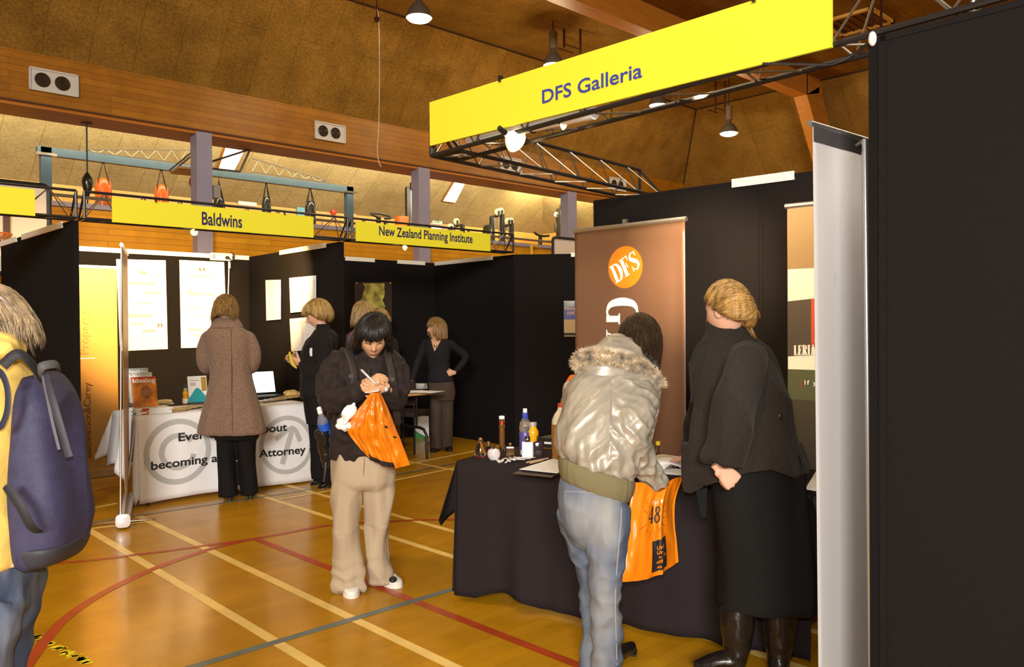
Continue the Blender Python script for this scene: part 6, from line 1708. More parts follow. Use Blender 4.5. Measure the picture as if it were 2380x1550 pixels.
# ================================================================== two women half hidden behind the writing woman
F = Fig(8.3, 'person with a straight fair bob and mauve top, seen from behind the writing woman', (836, 1085)); J = F.J
mb = MB(); F.rows(mb, [(836, 900, 0, 36, .13), (834, 850, 0, 34, .12), (832, 810, 0, 37, .12), (834, 782, 0, 34, .10), (838, 768, 0, 18, .07), (840, 758, 0, 13, .06)])
F.limb(mb, [(803, 790, 0, .055), (800, 830, -.02, .05), (806, 870, .05, .045), (830, 880, .25, .036)], round_ends=True); F.limb(mb, [(866, 790, 0, .055), (872, 830, -.02, .05), (866, 870, .05, .045), (850, 880, .25, .036)], round_ends=True)
F.wear('top', mb, mat('mauve_knit', (.20, .105, .15), .85, spec=.15), .010, 3, folds(.006, 12))
mb = MB(); F.rows(mb, [(838, 880, 0, 36, .13), (838, 920, 0, 36, .13), (838, 945, 0, 32, .12)]); F.limb(mb, [(824, 930, 0, .085), (824, 1070, 0, .065)]); F.limb(mb, [(852, 930, 0, .085), (852, 1070, 0, .065)])
F.wear('trousers', mb, m_trouser_black, .012, 3)
HO = J(845, 730, .02); HR = basis(FH*.75+RH*.6-Z3*.15)
mb = MB(); head(mb, HO, HR); F.limb(mb, [(842, 745, 0, .052), (839, 768, 0, .055), (836, 800, 0, .09), (836, 900, 0, .1)]); F.limb(mb, [(824, 930, 0, .06), (824, 1080, 0, .035)]); F.limb(mb, [(852, 930, 0, .06), (852, 1080, 0, .035)])
F.limb(mb, [(806, 792, 0, .04), (804, 866, .04, .035), (830, 880, .27, .025)]); hand(mb, J(832, 880, .28), FH+RH*.3, -Z3, -1); F.limb(mb, [(864, 792, 0, .04), (868, 866, .04, .035), (850, 880, .27, .025)]); hand(mb, J(849, 880, .28), FH-RH*.3, -Z3, 1)
F.wear('body', mb, m_skin, .007, 2, paintfn=facepaint(HO, HR, SKIN_B))
hair('hair', F.root, HO, HR, lambda ph: .05 if abs(ph) < .6 else -.125, hairmat('ash_blond_hair', (.33, .21, .075), .36, .5), 1.03, .016, 800, 12, .02, .006, .0034)
shoe(F.root, J(824, 1080, 0), J(826, 1075, .2), .04, .06, m_boot); shoe(F.root, J(852, 1080, 0), J(854, 1075, .2), .04, .06, m_boot)
F = Fig(9.75, 'person with fair hair in dark clothes, nearly hidden behind the bent dark head', (886, 1064)); J = F.J
mb = MB(); F.rows(mb, [(890, 900, 0, 32, .13), (890, 850, 0, 30, .12), (888, 805, 0, 33, .12), (886, 785, 0, 30, .1), (884, 772, 0, 14, .07)])
F.limb(mb, [(860, 796, 0, .052), (857, 840, 0, .046), (862, 880, -.1, .04)], round_ends=True); F.limb(mb, [(916, 796, 0, .052), (920, 840, 0, .046), (914, 880, -.1, .04)], round_ends=True)
F.wear('jacket', mb, mat('dark_brown_cardigan', (.016, .010, .008), .9), .011, 3)
mb = MB(); F.rows(mb, [(890, 880, 0, 33, .13), (890, 930, 0, 32, .13)]); F.limb(mb, [(878, 925, 0, .085), (878, 1050, 0, .065)]); F.limb(mb, [(902, 925, 0, .085), (902, 1050, 0, .065)]); F.wear('trousers', mb, m_trouser_black, .012, 3)
HO = J(882, 742, 0); HR = basis(-FH*.5-RH*.7-Z3*.45)
mb = MB(); head(mb, HO, HR); F.limb(mb, [(884, 752, 0, .052), (886, 778, 0, .055), (888, 810, 0, .09), (890, 900, 0, .1)]); F.limb(mb, [(878, 925, 0, .06), (878, 1060, 0, .035)]); F.limb(mb, [(902, 925, 0, .06), (902, 1060, 0, .035)])
F.limb(mb, [(862, 880, -.1, .03), (864, 900, -.16, .025)]); hand(mb, J(864, 902, -.17), -Z3-FH*.4, RH, 1); F.limb(mb, [(914, 880, -.1, .03), (912, 900, -.16, .025)]); hand(mb, J(912, 902, -.17), -Z3-FH*.4, -RH, -1)
F.wear('body', mb, m_skin, .007, 2, paintfn=facepaint(HO, HR, SKIN_B))
hair('hair', F.root, HO, HR, lambda ph: .045 if abs(ph) < .6 else -.07, m_hairf, 1.02, .016, 600, 14)
shoe(F.root, J(878, 1058, 0), J(876, 1064, -.2), .04, .06, m_boot); shoe(F.root, J(902, 1058, 0), J(904, 1064, -.2), .04, .06, m_boot)
# ================================================================== woman in the silver jacket
F = Fig(3.35, 'person bending over the black table in a silver jacket with furry hood', (1395, 1587)); J = F.J
m_silver = mat('silver_nylon', (.36, .32, .255), .40, metal=.2, spec=.5, bump=.12, bscale=26)
m_knit = mat('olive_rib_knit', (.185, .155, .082), .9, spec=.15)
mb = MB()
F.rows(mb, [(1386, 1094, 0, 82, .118, 18), (1388, 1078, 0, 93, .142, 17), (1393, 1035, .03, 104, .155, 14), (1402, 975, .08, 104, .155, 11), (1416, 920, .14, 106, .15, 8), (1430, 880, .19, 99, .135, 6), (1442, 852, .23, 74, .11, 6), (1452, 832, .27, 44, .08, 6)], n=32)
F.limb(mb, [(1480, 890, .16, .080), (1484, 925, .08, .088), (1474, 968, .0, .086), (1466, 1008, -.03, .080), (1480, 1048, .01, .068), (1505, 1088, .07, .055), (1524, 1116, .11, .046), (1529, 1124, .12, .042)], 6)
F.limb(mb, [(1352, 905, .22, .080), (1350, 960, .32, .078), (1372, 1020, .44, .068), (1420, 1060, .52, .05)], 6)
J0, J1 = J(1300, 1090), J(1500, 900, .1)
fs1, fs2 = folds(.013, 11, (J1-J0), .32, seed=2), folds(.012, 19, (J(1420, 990)-J(1500, 1060)), .3, seed=9)
def sfold(p, n):
    q = p-EYE; z = q.dot(FW); x, y = 1190+FPX*q.dot(RT)/z, 775+FPX*q.dot(DN)/z
    arm = x > 1420 and y > 880 and z < F.D+.16
    low = max(0, (y-(1030+.3*(x-1390)))/60)
    return (fs2 if arm else fs1)(p, n)*(1+.4*min(low, 1))+ .004*min(low, 1)*math.sin(x*.22+2*noise.noise(p*9))
fs3 = folds(.0026, 30, (J0-J1), .35, seed=4)
jk = F.wear('jacket', mb, m_silver, .0052, 3, lambda p, n: sfold(p, n)+fs3(p, n))
mb = MB()
F.rows(mb, [(1379, 1140, 0, 80, .118, 21), (1381, 1132, 0, 86, .130, 21), (1385, 1112, 0, 92, .142, 19), (1387, 1094, 0, 92, .142, 17), (1388, 1084, 0, 88, .134, 17)], n=40, k=3)
me = remesh(mb, .007, 2)
cx_, = (J(1385, 1112),)
displace(me, lambda p, n: .0016*math.sin(math.atan2((p-cx_).dot(FH), (p-cx_).dot(RT))*110)); me.materials.append(m_knit); link('waistband', me, F.root, 180)
# hood lying on the back, with fur edge
mb = MB()
F.rows(mb, [(1385, 884, .12, 30, .045, 8), (1398, 866, .10, 56, .075, 10), (1418, 846, .12, 74, .10, 10), (1432, 832, .16, 64, .10, 10), (1434, 816, .20, 44, .085, 8), (1430, 804, .24, 24, .06, 6)], n=26)
F.limb(mb, [(1362, 872, .10, .030), (1385, 868, .055, .034), (1415, 866, .05, .034), (1450, 868, .07, .030), (1490, 882, .10, .026), (1520, 900, .14, .022)])
F.limb(mb, [(1368, 880, .10, .022), (1378, 882, .06, .028), (1398, 880, .06, .024)])
F.wear('hood', mb, m_silver, .006, 3, folds(.010, 17, RT, .4, seed=5))
FURL = [J(*p) for p in ((1356, 856, .12), (1343, 842, .10), (1354, 830, .06), (1380, 826, .02), (1412, 828, .0), (1444, 834, .015), (1474, 844, .05), (1500, 858, .09), (1520, 876, .11), (1532, 898, .12))]
sq = [t[0] for t in smooth_seq([(p,) for p in FURL], 8)]
mb = MB(); rq = random.Random(21); mb.tube(sq, .018, 10)
for k in range(9000):
    i = rq.randrange(len(sq)-1); p = sq[i].lerp(sq[i+1], rq.random()); d = (sq[i+1]-sq[i]).normalized(); u, v = frame_of(d)
    a = rq.uniform(0, 6.283); o = u*math.cos(a)+v*math.sin(a)
    l = rq.uniform(.014, .034); dr = (o+d*rq.uniform(-.7, .7)+V((0, 0, -.25))).normalized(); sd = dr.cross(d)
    sd = (sd.normalized() if sd.length > 1e-4 else u)*rq.uniform(.0005, .0010)
    b = p+o*.014
    mb.add([b-sd, b+sd, b+dr*l*.6+d*rq.uniform(-.004, .004)+sd*.6, b+dr*l], [(0, 1, 2, 3)])
m_fur = mat('cream_faux_fur', (.52, .41, .27), .8, spec=.15, var=.75, vscale=26, sheen=.3)
mb.build('fur_trim', m_fur, F.root, smooth=0, flip=False)
# front edge of the open jacket, snap button
mb = MB(); mb.tube([J(1528, 905, .18), J(1524, 950, .16), J(1512, 1000, .14), J(1505, 1030, .14)], .016, 10, 5, flat=.4); mb.build('jacket_edge', m_silver, F.root)
mb = MB(); mb.ellipsoid(J(1529, 908, .155), RT*.009, FW*.004, Z3*.010, 12, 8); mb.build('snap_button', m_boot, F.root)
# jeans
mb = MB()
F.rows(mb, [(1377, 1108, .02, 70, .11, 18), (1377, 1135, .01, 79, .125, 16), (1379, 1165, .0, 82, .14, 8), (1382, 1200, .0, 79, .14, 4), (1387, 1235, .02, 70, .12, 0), (1392, 1258, .03, 58, .09, 0)], n=30)
F.limb(mb, [(1350, 1185, .02, .105), (1360, 1240, .06, .092), (1375, 1305, .10, .076), (1381, 1370, .12, .066), (1383, 1450, .12, .061), (1382, 1530, .10, .064), (1380, 1590, .09, .068)])
F.limb(mb, [(1404, 1185, -.03, .110), (1411, 1250, -.06, .090), (1408, 1310, -.07, .074), (1406, 1375, -.07, .064), (1410, 1450, -.05, .062), (1411, 1530, -.02, .064), (1410, 1590, .0, .066)])
jf = folds(.011, 11, None, .5, seed=7)
def knees(p, n): return jf(p, n)*(.35+.9*G(p.z, .5, .12)+.8*G(p.z, .2, .15)+.4*G(p.z, .72, .05))
m_denim = bpy.data.materials.new('faded_denim')
m_denim = vcolmat('faded_denim', .85, .2, 0, .25, 420)
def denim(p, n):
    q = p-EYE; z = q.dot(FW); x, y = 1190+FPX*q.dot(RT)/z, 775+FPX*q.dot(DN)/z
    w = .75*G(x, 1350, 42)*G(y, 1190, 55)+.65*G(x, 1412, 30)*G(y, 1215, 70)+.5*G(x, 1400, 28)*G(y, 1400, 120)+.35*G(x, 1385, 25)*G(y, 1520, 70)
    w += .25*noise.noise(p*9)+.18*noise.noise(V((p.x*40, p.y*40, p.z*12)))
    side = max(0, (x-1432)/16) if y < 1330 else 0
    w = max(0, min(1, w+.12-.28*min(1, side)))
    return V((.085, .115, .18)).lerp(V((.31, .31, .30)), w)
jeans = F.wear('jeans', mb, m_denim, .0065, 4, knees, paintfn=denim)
m_dd = mat('dark_denim_seam', (.05, .065, .11), .85); m_dl = mat('pale_denim_seam', (.34, .32, .28), .85)
def surf_line(name, pts, r, m, dd=-.12):
    """seam laid on the figure's near surface by casting from outside"""
    from mathutils.bvhtree import BVHTree
    bv = BVHTree.FromPolygons([v.co for v in jeans.data.vertices], [tuple(p.vertices) for p in jeans.data.polygons])
    out = []
    for x, y in pts:
        d = (at(x, y, d=1)-EYE).normalized(); h = bv.ray_cast(EYE, d)
        if h[0] is not None: out.append(h[0]-d*r*.3)
    if len(out) > 1: mb = MB(); mb.tube(out, r, 6, 3); mb.build(name, m, F.root)
surf_line('pocket_seam', [(1312, 1142), (1345, 1143), (1390, 1149), (1440, 1168)], .0016, m_dl)
surf_line('side_seam', [(1444, 1180), (1443, 1220), (1438, 1270), (1433, 1330), (1430, 1400), (1432, 1480), (1434, 1545)], .0024, m_dl)
surf_line('waist_seam', [(1305, 1128), (1350, 1130), (1400, 1140), (1450, 1162)], .0018, m_dl)
HO = J(1488, 800, .34); HR = basis(FH*.80+RH*.42-Z3*.55)
mb = MB(); head(mb, HO, HR)
F.limb(mb, [(1478, 825, .31, .055), (1465, 850, .27, .06), (1448, 880, .22, .09), (1420, 930, .14, .12), (1395, 1030, .05, .12), (1380, 1130, .0, .11), (1382, 1200, 0, .11)])
F.limb(mb, [(1478, 895, .16, .055), (1468, 1005, -.02, .045), (1526, 1120, .11, .028)])
F.limb(mb, [(1355, 910, .22, .055), (1360, 1000, .38, .045), (1430, 1068, .54, .028), (1450, 1080, .58, .024)])
hand(mb, J(1526, 1114, .16), DN*.6+RT*.3+FH*.6, -FH*.3-RH*.9, 1, (60, 75, 50), .95, (.4, .8, .4))
hand(mb, J(1450, 1080, .58), RH*.7+FH*.5-Z3*.4, -Z3, -1, (15, 20, 15))
F.limb(mb, [(1355, 1190, .02, .07), (1382, 1380, .12, .04), (1380, 1590, .09, .03)]); F.limb(mb, [(1404, 1190, -.03, .07), (1406, 1380, -.07, .042), (1410, 1590, .0, .03)])
F.wear('body', mb, m_skin, .006, 3, paintfn=facepaint(HO, HR, SKIN_A))
m_hairdb = hairmat('dark_brown_hair', (.026, .015, .008), .26, .5)
hair('hair', F.root, HO, HR, lambda ph: .04 if abs(ph) < .6 else -.125, m_hairdb, 1.04, .016, 1500, 31, .03, .006, .0026, tip=.012, tuck=.02)
shoe(F.root, J(1395, 1582, .03), J(1398, 1560, .24), .045, .07, m_boot, None, 'shoe', .02)
sh_ = shoe(F.root, J(1424, 1560, .05), J(1472, 1526, .30), .042, .06, m_boot, None, 'shoe', .02, pointed=1)
# orange carrier bag with a number, hanging from her hand
FB = lambda x, y, dd=0: at(x, y, d=3.35+dd)
Lp = [FB(*p) for p in ((1470, 1122, .02), (1462, 1180, .0), (1454, 1250, .0), (1449, 1310, .0), (1445, 1352, .0))]
Rp = [FB(*p) for p in ((1588, 1108, .16), (1570, 1160, .16), (1568, 1215, .16), (1573, 1260, .16), (1577, 1306, .16))]
sqL = [t[0] for t in smooth_seq([(p,) for p in Lp], 8)]; sqR = [t[0] for t in smooth_seq([(p,) for p in Rp], 8)]
def pick(sq, t): x = t*(len(sq)-1); i = min(int(x), len(sq)-2); return sq[i].lerp(sq[i+1], x-i)
def bag2(u, v, sgn=1, l=0):
    p = pick(sqL, v).lerp(pick(sqR, v), u)
    p = p+DN*(.020*math.sin(math.pi*u)*v**2)
    if v < .25: p = p+DN*(.050*math.exp(-((u-.5)/.2)**2)*(1-v/.25)**1.5)
    b = math.sin(math.pi*u)**.6*(.012+.034*math.sin(math.pi*min(1, v*.9+.05)))
    cr_ = .016*math.exp(-((u-(.66+.02*v))/.035)**2)-.020*max(0, u-.68)*2.2-.014*math.exp(-((u-(.50+.05*v))/.04)**2)*(1-v)
    r = (.006*noise.noise(V((u*8, v*3, 2)))+.008*noise.noise(V((u*5-v*4, v*2+u*2, 5)))+.003*math.sin(u*34+v*3)*(1-v))*math.sin(math.pi*u)**.4
    return p-FH*((b+r+cr_)*1.0 if sgn > 0 else -b*.5)-FH*l
mb = MB(); mb.grid(lambda u, v: bag2(u, v), 70, 60); mb.grid(lambda u, v: bag2(u, v, -1), 20, 20)
cb = tag(mb.build('carrier_bag', m_orange, smooth=180), 'upright orange plastic bag with a black number, hanging from the silver sleeve', 'bag')
def inv2(px, py):   # bag parameters near a photo point, found by search on the bag's own surface
    best = None
    for i in range(41):
        for j in range(41):
            q = bag2(i/40, j/40)-EYE; z = q.dot(FW); e_ = (1190+FPX*q.dot(RT)/z-px)**2+(775+FPX*q.dot(DN)/z-py)**2
            if best is None or e_ < best[0]: best = (e_, i/40, j/40)
    return best[1], best[2]
wB, hB = (pick(sqR, .5)-pick(sqL, .5)).length, (sqL[-1]-sqL[0]).length
u0, v0 = inv2(1505, 1216); 
mb = MB(); fn = lambda a, b: bag2(u0+a/wB, v0-b/hB+ (a/wB)*.05, 1, .0025)
serif(mb, '48', fn, .062, .72, .10); mb.build('number', m_black, cb, smooth=0, flip=False)
uc, vc = inv2(1520, 1200)
for k in range(15):
    a = k*6.283/15+.2; r0, r1 = .052, .075+.02*((k*7) % 3)/2
    if abs(math.sin(a)) < .1: continue
    mb = MB(); stroke(mb, [(r0*math.cos(a), r0*math.sin(a)*.95), (r1*math.cos(a), r1*math.sin(a)*.95)], [.0016, .0016], lambda x, y: bag2(uc+x/wB, vc-y/hB, 1, .0025), 1); mb.build('ray', m_black, cb, smooth=0, flip=False)
ub0, vb0 = inv2(1516, 1257); ub1, vb1 = inv2(1548, 1315)
mb = MB(); mb.grid(lambda u, v: bag2(ub0+(ub1-ub0)*u, vb0+(vb1-vb0)*v-.05*u*0, 1, .0022), 14, 14); mb.build('black_label', m_black, cb, smooth=0, flip=False)
mb = MB(); fl2 = lambda o, s: (lambda x, y: bag2(ub0+(ub1-ub0)*(o[0]+x*s), vb0+(vb1-vb0)*(o[1]-y*s), 1, .004))
for s_, o_, w_, h_ in (('Uni', (.30, .30), .5, .13), ('Un', (.30, .46), .4, .13), ('to 10', (.42, .60), .5, .09), ('off', (.3, .76), .4, .12), ('48', (.32, .92), .3, .08)):
    letters(mb, s_, None, None, None, w_, h_, .02, fn=fl2(o_, 1))
mb.build('label_lettering', m_orange, cb, smooth=0, flip=False)
# ================================================================== woman in the black coat
F = Fig(3.37, 'person with tied up blond hair in a black coat, skirt and boots', (1755, 1560)); J = F.J
m_coat = mat('charcoal_wool_coat', (.024, .019, .0155), .95, spec=.1, sheen=.05, var=.35, vscale=220, bump=.25, bscale=240)
mb = MB()
F.rows(mb, [(1737, 1112, .0, 138, .165, -5), (1737, 1100, .0, 141, .175, -5), (1736, 1050, .0, 127, .165, -4), (1727, 985, .0, 116, .155, -2), (1718, 920, .02, 107, .15), (1708, 855, .05, 99, .14), (1702, 812, .07, 84, .12), (1697, 780, .08, 58, .095), (1694, 758, .08, 42, .08), (1693, 748, .08, 36, .07)], n=36)
F.limb(mb, [(1738, 825, -.05, .078), (1724, 870, -.13, .086), (1710, 930, -.18, .084), (1700, 985, -.20, .080), (1692, 1035, -.20, .079), (1681, 1070, -.19, .083), (1679, 1079, -.19, .080)], 6)
F.limb(mb, [(1668, 822, .16, .075), (1655, 880, .24, .078), (1640, 945, .32, .072), (1622, 1000, .42, .062), (1608, 1040, .50, .052)], 5)
# flaps: left front corner hanging lower, back panel
mb.tube([J(1640, 960, -.05), J(1626, 1040, -.05), J(1616, 1100, -.04), J(1600, 1150, -.02)], [.05, .052, .05, .03], 16, 5, flat=.45, hint=FH)
F.limb(mb, [(1600, 1030, -.02, .03), (1597, 1100, -.02, .028), (1592, 1148, -.02, .012)])
F.limb(mb, [(1840, 1030, .0, .05), (1858, 1085, .0, .05), (1874, 1116, .0, .022)])
cf = folds(.020, 6.5, (J(1735, 1100)-J(1700, 830)), .3, seed=11)
def hemfix(p):
    q = p-EYE; z = q.dot(FW); x, y = 1190+FPX*q.dot(RT)/z, 775+FPX*q.dot(DN)/z
    if z > 3.45: return p
    hem_ = 1156-(x-1585)*.46 if x < 1650 else (1126-(x-1650)*.30 if x < 1740 else (1099-(x-1740)*.15 if x < 1790 else 1091+(x-1790)*.36))
    if 1625 < x < 1732 and z < 3.27 and y < 1090: return p
    return p-DN*((y-hem_)*z/FPX) if y > hem_ else p
coat = F.wear('coat', mb, m_coat, .0075, 5, cf, hemfn=hemfix)
mb = MB()   # standing collar and wide left lapel
mb.loft([(J(1695, 790, .07), RT*F.m(64), FH*.10, 2.2), (J(1692, 768, .07), RT*F.m(53), FH*.092, 2.2), (J(1690, 752, .08), RT*F.m(50), FH*.085, 2.2), (J(1690, 746, .08), RT*F.m(46), FH*.078, 2.2)], 30, True, 3)
F.wear('collar', mb, m_coat, .007, 2, folds(.006, 12))
mb = MB(); mb.slab(J(1652, 800, -.02), J(1600, 842, .03), J(1606, 935, .02), J(1650, 945, -.10), .016); mb.build('lapel', m_coat, F.root, smooth=30)
for x, y, dd in ((1619, 874, .0), (1626, 941, -.015), (1637, 1004, -.04)):
    mb = MB(); mb.ellipsoid(J(x, y, dd), RT*.012, FW*.006, Z3*.012, 14, 8); mb.build('button', m_boot, F.root)
mb = MB(); mb.slab(J(1799, 985, -.115), J(1822, 1000, -.09), J(1822, 950, -.08), J(1800, 947, -.11), .012); mb.build('back_tab', m_coat, F.root, smooth=0)
mb = MB(); mb.ellipsoid(J(1813, 968, -.125), RT*.010, FW*.005, Z3*.011, 14, 8); mb.build('button', m_boot, F.root)
mb = MB(); mb.slab(J(1629, 1205, .0), J(1642, 1203, .0), J(1644, 1132, .0), J(1618, 1142, .0), .005); mb.build('belt_end', mat('dark_green_belt', (.008, .010, .0095), .8, spec=.1), F.root, smooth=0)
mb = MB()
F.rows(mb, [(1750, 1040, .02, 95, .14), (1757, 1100, .01, 110, .145), (1760, 1165, .0, 112, .15), (1768, 1250, .0, 113, .155), (1775, 1330, .0, 114, .16), (1778, 1392, .0, 116, .165), (1778, 1410, .0, 114, .16)], n=34)
F.limb(mb, [(1860, 1160, .08, .04), (1876, 1250, .08, .05), (1890, 1335, .08, .045)])
F.wear('skirt', mb, mat('black_skirt_cloth', (.0105, .0095, .009), .9, spec=.12, var=.3, vscale=260), .009, 4, folds(.022, 5, Z3, .22, seed=13))
HO = J(1690, 722, .03); HR = basis(-RH*.62+FH*.75-Z3*.22)
mb = MB(); head(mb, HO, HR)
F.limb(mb, [(1694, 745, .06, .055), (1697, 775, .07, .06), (1706, 850, .05, .11), (1722, 960, .01, .12), (1745, 1090, .0, .13), (1762, 1200, 0, .13)])
F.limb(mb, [(1738, 830, -.05, .055), (1708, 940, -.17, .05), (1690, 1040, -.19, .04), (1676, 1082, -.185, .031)])
F.limb(mb, [(1660, 830, .18, .055), (1640, 940, .3, .045), (1610, 1040, .5, .035), (1600, 1060, .55, .028)])
hand(mb, J(1671, 1084, -.19), RT*.70+DN*.75, FH*.85+Z3*.2-RH*.3, -1, (78, 85, 60), 1.0, (-.15, .7, .75), .45)
hand(mb, J(1600, 1062, .56), FH*.8-RH*.4-Z3*.3, -Z3, -1, (10, 15, 10))
F.limb(mb, [(1722, 1200, 0, .07), (1714, 1400, 0, .052), (1712, 1540, 0, .028)]); F.limb(mb, [(1806, 1200, 0, .07), (1812, 1400, 0, .052), (1808, 1560, 0, .028)])
F.wear('body', mb, m_skin, .0034, 3, paintfn=facepaint(HO, HR, SKIN_B))
m_hairy = hairmat('golden_blond_hair', (.36, .205, .06), .36, .55)
swept('hair', F.root, HO, HR, (.62, -.74, .10), m_hairy, 1.03, .007, 2200, 41)
mb = MB(); mb.ellipsoid(HO+HR@V((0, -.022, .022)), HR@V((.074, 0, 0)), HR@V((0, .086, .0)), HR@V((0, 0, .098)), 28, 18); mb.build('hair', m_hairy, F.root, smooth=180)
mb = MB(); c = J(1740, 741, .0); rq = random.Random(5)
mb.ellipsoid(c, RT*.036, FH*.034, Z3*.042, 18, 12)
for k in range(160):
    a = rq.uniform(0, 6.28); b = rq.uniform(.0, 2.6); o = V((math.cos(a), math.sin(a), 0))
    pts = [c+(RT*math.cos(b+t)*.040+Z3*math.sin(b+t)*.046)*1.0+FH*(.034*math.sin(a)-.004*t) for t in (0, .5, 1, 1.5)]
    mb.tube(pts, [.0012, .0034, .0034, .0008], 5)
for k in range(26):
    p = c+V((rq.uniform(-.01, .01), rq.uniform(-.01, .01), -.03)); mb.tube([p, p+RT*rq.uniform(.0, .02)+DN*.03, p+RT*rq.uniform(-.005, .03)+DN*.055], [.003, .0025, .0005], 5)
mb.build('hair_bun', hairmat('tawny_hair', (.30, .15, .038), .38, .5), F.root, smooth=180, flip=False)
for (sx, sy, sr), (tx, ty, td), nm in (((1712, 1412, 0), (1612, 1556, .02), 'boot'), ((1810, 1416, 0), (1800, 1600, -.05), 'boot')):
    left = sx < 1750
    mb = MB()
    pts = [(sx, sy-8, 0, .070), (sx, sy+4, 0, .074), (sx+1, sy+50, 0, .068), (sx, sy+95, 0, .054), (sx-4 if left else sx-2, sy+130, 0, .043), (sx-8 if left else sx-2, sy+146, 0, .044)]
    F.limb(mb, pts, 4, 22)
    a, b = J(sx+4, 1552, 0), J(tx, ty, td)
    a.z = .055; b.z = .03
    mb.tube([a, a.lerp(b, .35)+V((0, 0, .01)), a.lerp(b, .7), b], [.046, .046, .038, .016], 16, 4, flat=.75, hint=Z3)
    F.wear(nm, mb, m_boot, .006, 3, folds(.004, 16, None, seed=2))
    mb = MB(); mb.tube([J(sx+8, sy+8, -.075), J(sx+10, sy+60, -.066), J(sx+8, sy+120, -.045)], .0025, 5, 3); mb.build('boot_seam', m_dark, F.root)
    mb = MB(); h = J(sx+6, 1552, .02); h.z = 0; mb.tube([h, h+Z3*.06], [.022, .03], 12); mb.build('boot_heel', m_dark, F.root)
# ================================================================== person in yellow at the left edge
F = Fig(1.98, 'person in a yellow jacket and blue jeans cut off by the left picture edge', (5, 2150)); J = F.J
m_yj = mat('yellow_fleece', (.72, .50, .12), .85, spec=.15, sheen=.06, var=.06, vscale=60, bump=.12, bscale=120)
mb = MB()
F.rows(mb, [(4, 1300, 0, 66, .125), (4, 1285, 0, 76, .14), (0, 1210, 0, 72, .14), (-2, 1120, 0, 71, .135), (0, 1020, 0, 76, .14), (-2, 930, 0, 77, .145), (-8, 870, 0, 70, .13), (-14, 830, 0, 48, .10), (-18, 805, 0, 38, .07)], n=34)
F.limb(mb, [(-60, 860, -.05, .062), (-70, 960, -.1, .058), (-85, 1060, -.12, .052), (-120, 1120, -.2, .045)])
F.wear('jacket', mb, m_yj, .007, 4, folds(.010, 8, seed=3))
mb = MB(); mb.tube([J(-30, 800, -.09), J(5, 812, -.09), J(30, 812, -.03), J(38, 806, .05)], [.022, .026, .026, .02], 12, 5); mb.tube([J(-20, 788, -.06), J(10, 790, -.06), J(26, 790, .0)], [.02, .022, .016], 12, 4); F.wear('collar', mb, m_yj, .006, 2, folds(.008, 20))
mb = MB(); mb.tube([J(-12, 858, -.128), J(6, 872, -.140), J(17, 905, -.148), (J(17, 950, -.150)), J(6, 985, -.148), J(-8, 995, -.143)], .0085, 8, 5, flat=.35, hint=FW); mb.build('navy_piping', mat('navy_piping_cloth', (.012, .014, .035), .7), F.root)
mb = MB()
F.rows(mb, [(5, 1270, 0, 62, .12), (4, 1310, 0, 69, .13), (0, 1370, 0, 72, .135), (-6, 1420, 0, 66, .12)])
F.limb(mb, [(10, 1400, .04, .082), (2, 1500, .05, .070), (-10, 1620, .04, .062), (-10, 1850, .06, .060), (-8, 2110, .08, .066)])
F.limb(mb, [(-30, 1400, -.06, .082), (-40, 1500, -.08, .07), (-50, 1640, -.08, .062), (-50, 1850, -.06, .060), (-50, 2110, -.04, .066)])
j2 = folds(.007, 12, None, .5, seed=17)
F.wear('jeans', mb, m_denim, .008, 3, j2, paintfn=lambda p, n: V((.055, .075, .13)).lerp(V((.22, .24, .28)), max(0, min(1, .25+.5*noise.noise(p*8)+.3*noise.noise(V((p.x*60, p.y*60, p.z*14)))))))
HO = J(-38, 778, 0); HR = basis(-RH*.8-FH*.1+Z3*-.45)
mb = MB(); head(mb, HO, HR, .93)
F.limb(mb, [(-18, 780, 0, .055), (-18, 810, 0, .045), (-12, 860, 0, .055), (0, 1020, 0, .075), (0, 1300, 0, .11)])
F.limb(mb, [(-58, 865, -.05, .045), (-85, 1060, -.12, .035), (-125, 1125, -.21, .026)]); hand(mb, J(-127, 1128, -.215), -RH-Z3*.3, FH, 1)
F.limb(mb, [(8, 1400, .04, .065), (-10, 1640, .04, .05), (-8, 2140, .08, .034)]); F.limb(mb, [(-30, 1400, -.06, .065), (-50, 1640, -.08, .05), (-50, 2140, -.04, .034)])
F.wear('body', mb, m_skin, .007, 2, paintfn=facepaint(HO, HR, SKIN_B))
m_hairg = hairmat('grey_blond_hair', (.30, .21, .115), .34, .6)
hair('hair', F.root, HO, HR, lambda ph: .05 if abs(ph) < .6 else -.05, m_hairg, .93, .013, 1300, 51, .0, .009, .0024, wave=.006, tip=.03, tuck=.1)
mb = MB(); mb.tube([J(-50, 682, -.085), J(-15, 684, -.085), J(12, 700, -.06), J(28, 722, .0)], .006, 8, 4, flat=.5); mb.build('hair_band', mat('pale_hair_band', (.55, .55, .6), .3), F.root)
shoe(F.root, J(-8, 2140, .02), J(-70, 2150, .0), .045, .07, m_sneak); shoe(F.root, J(-48, 2150, -.03), J(-110, 2160, -.05), .045, .07, m_sneak)
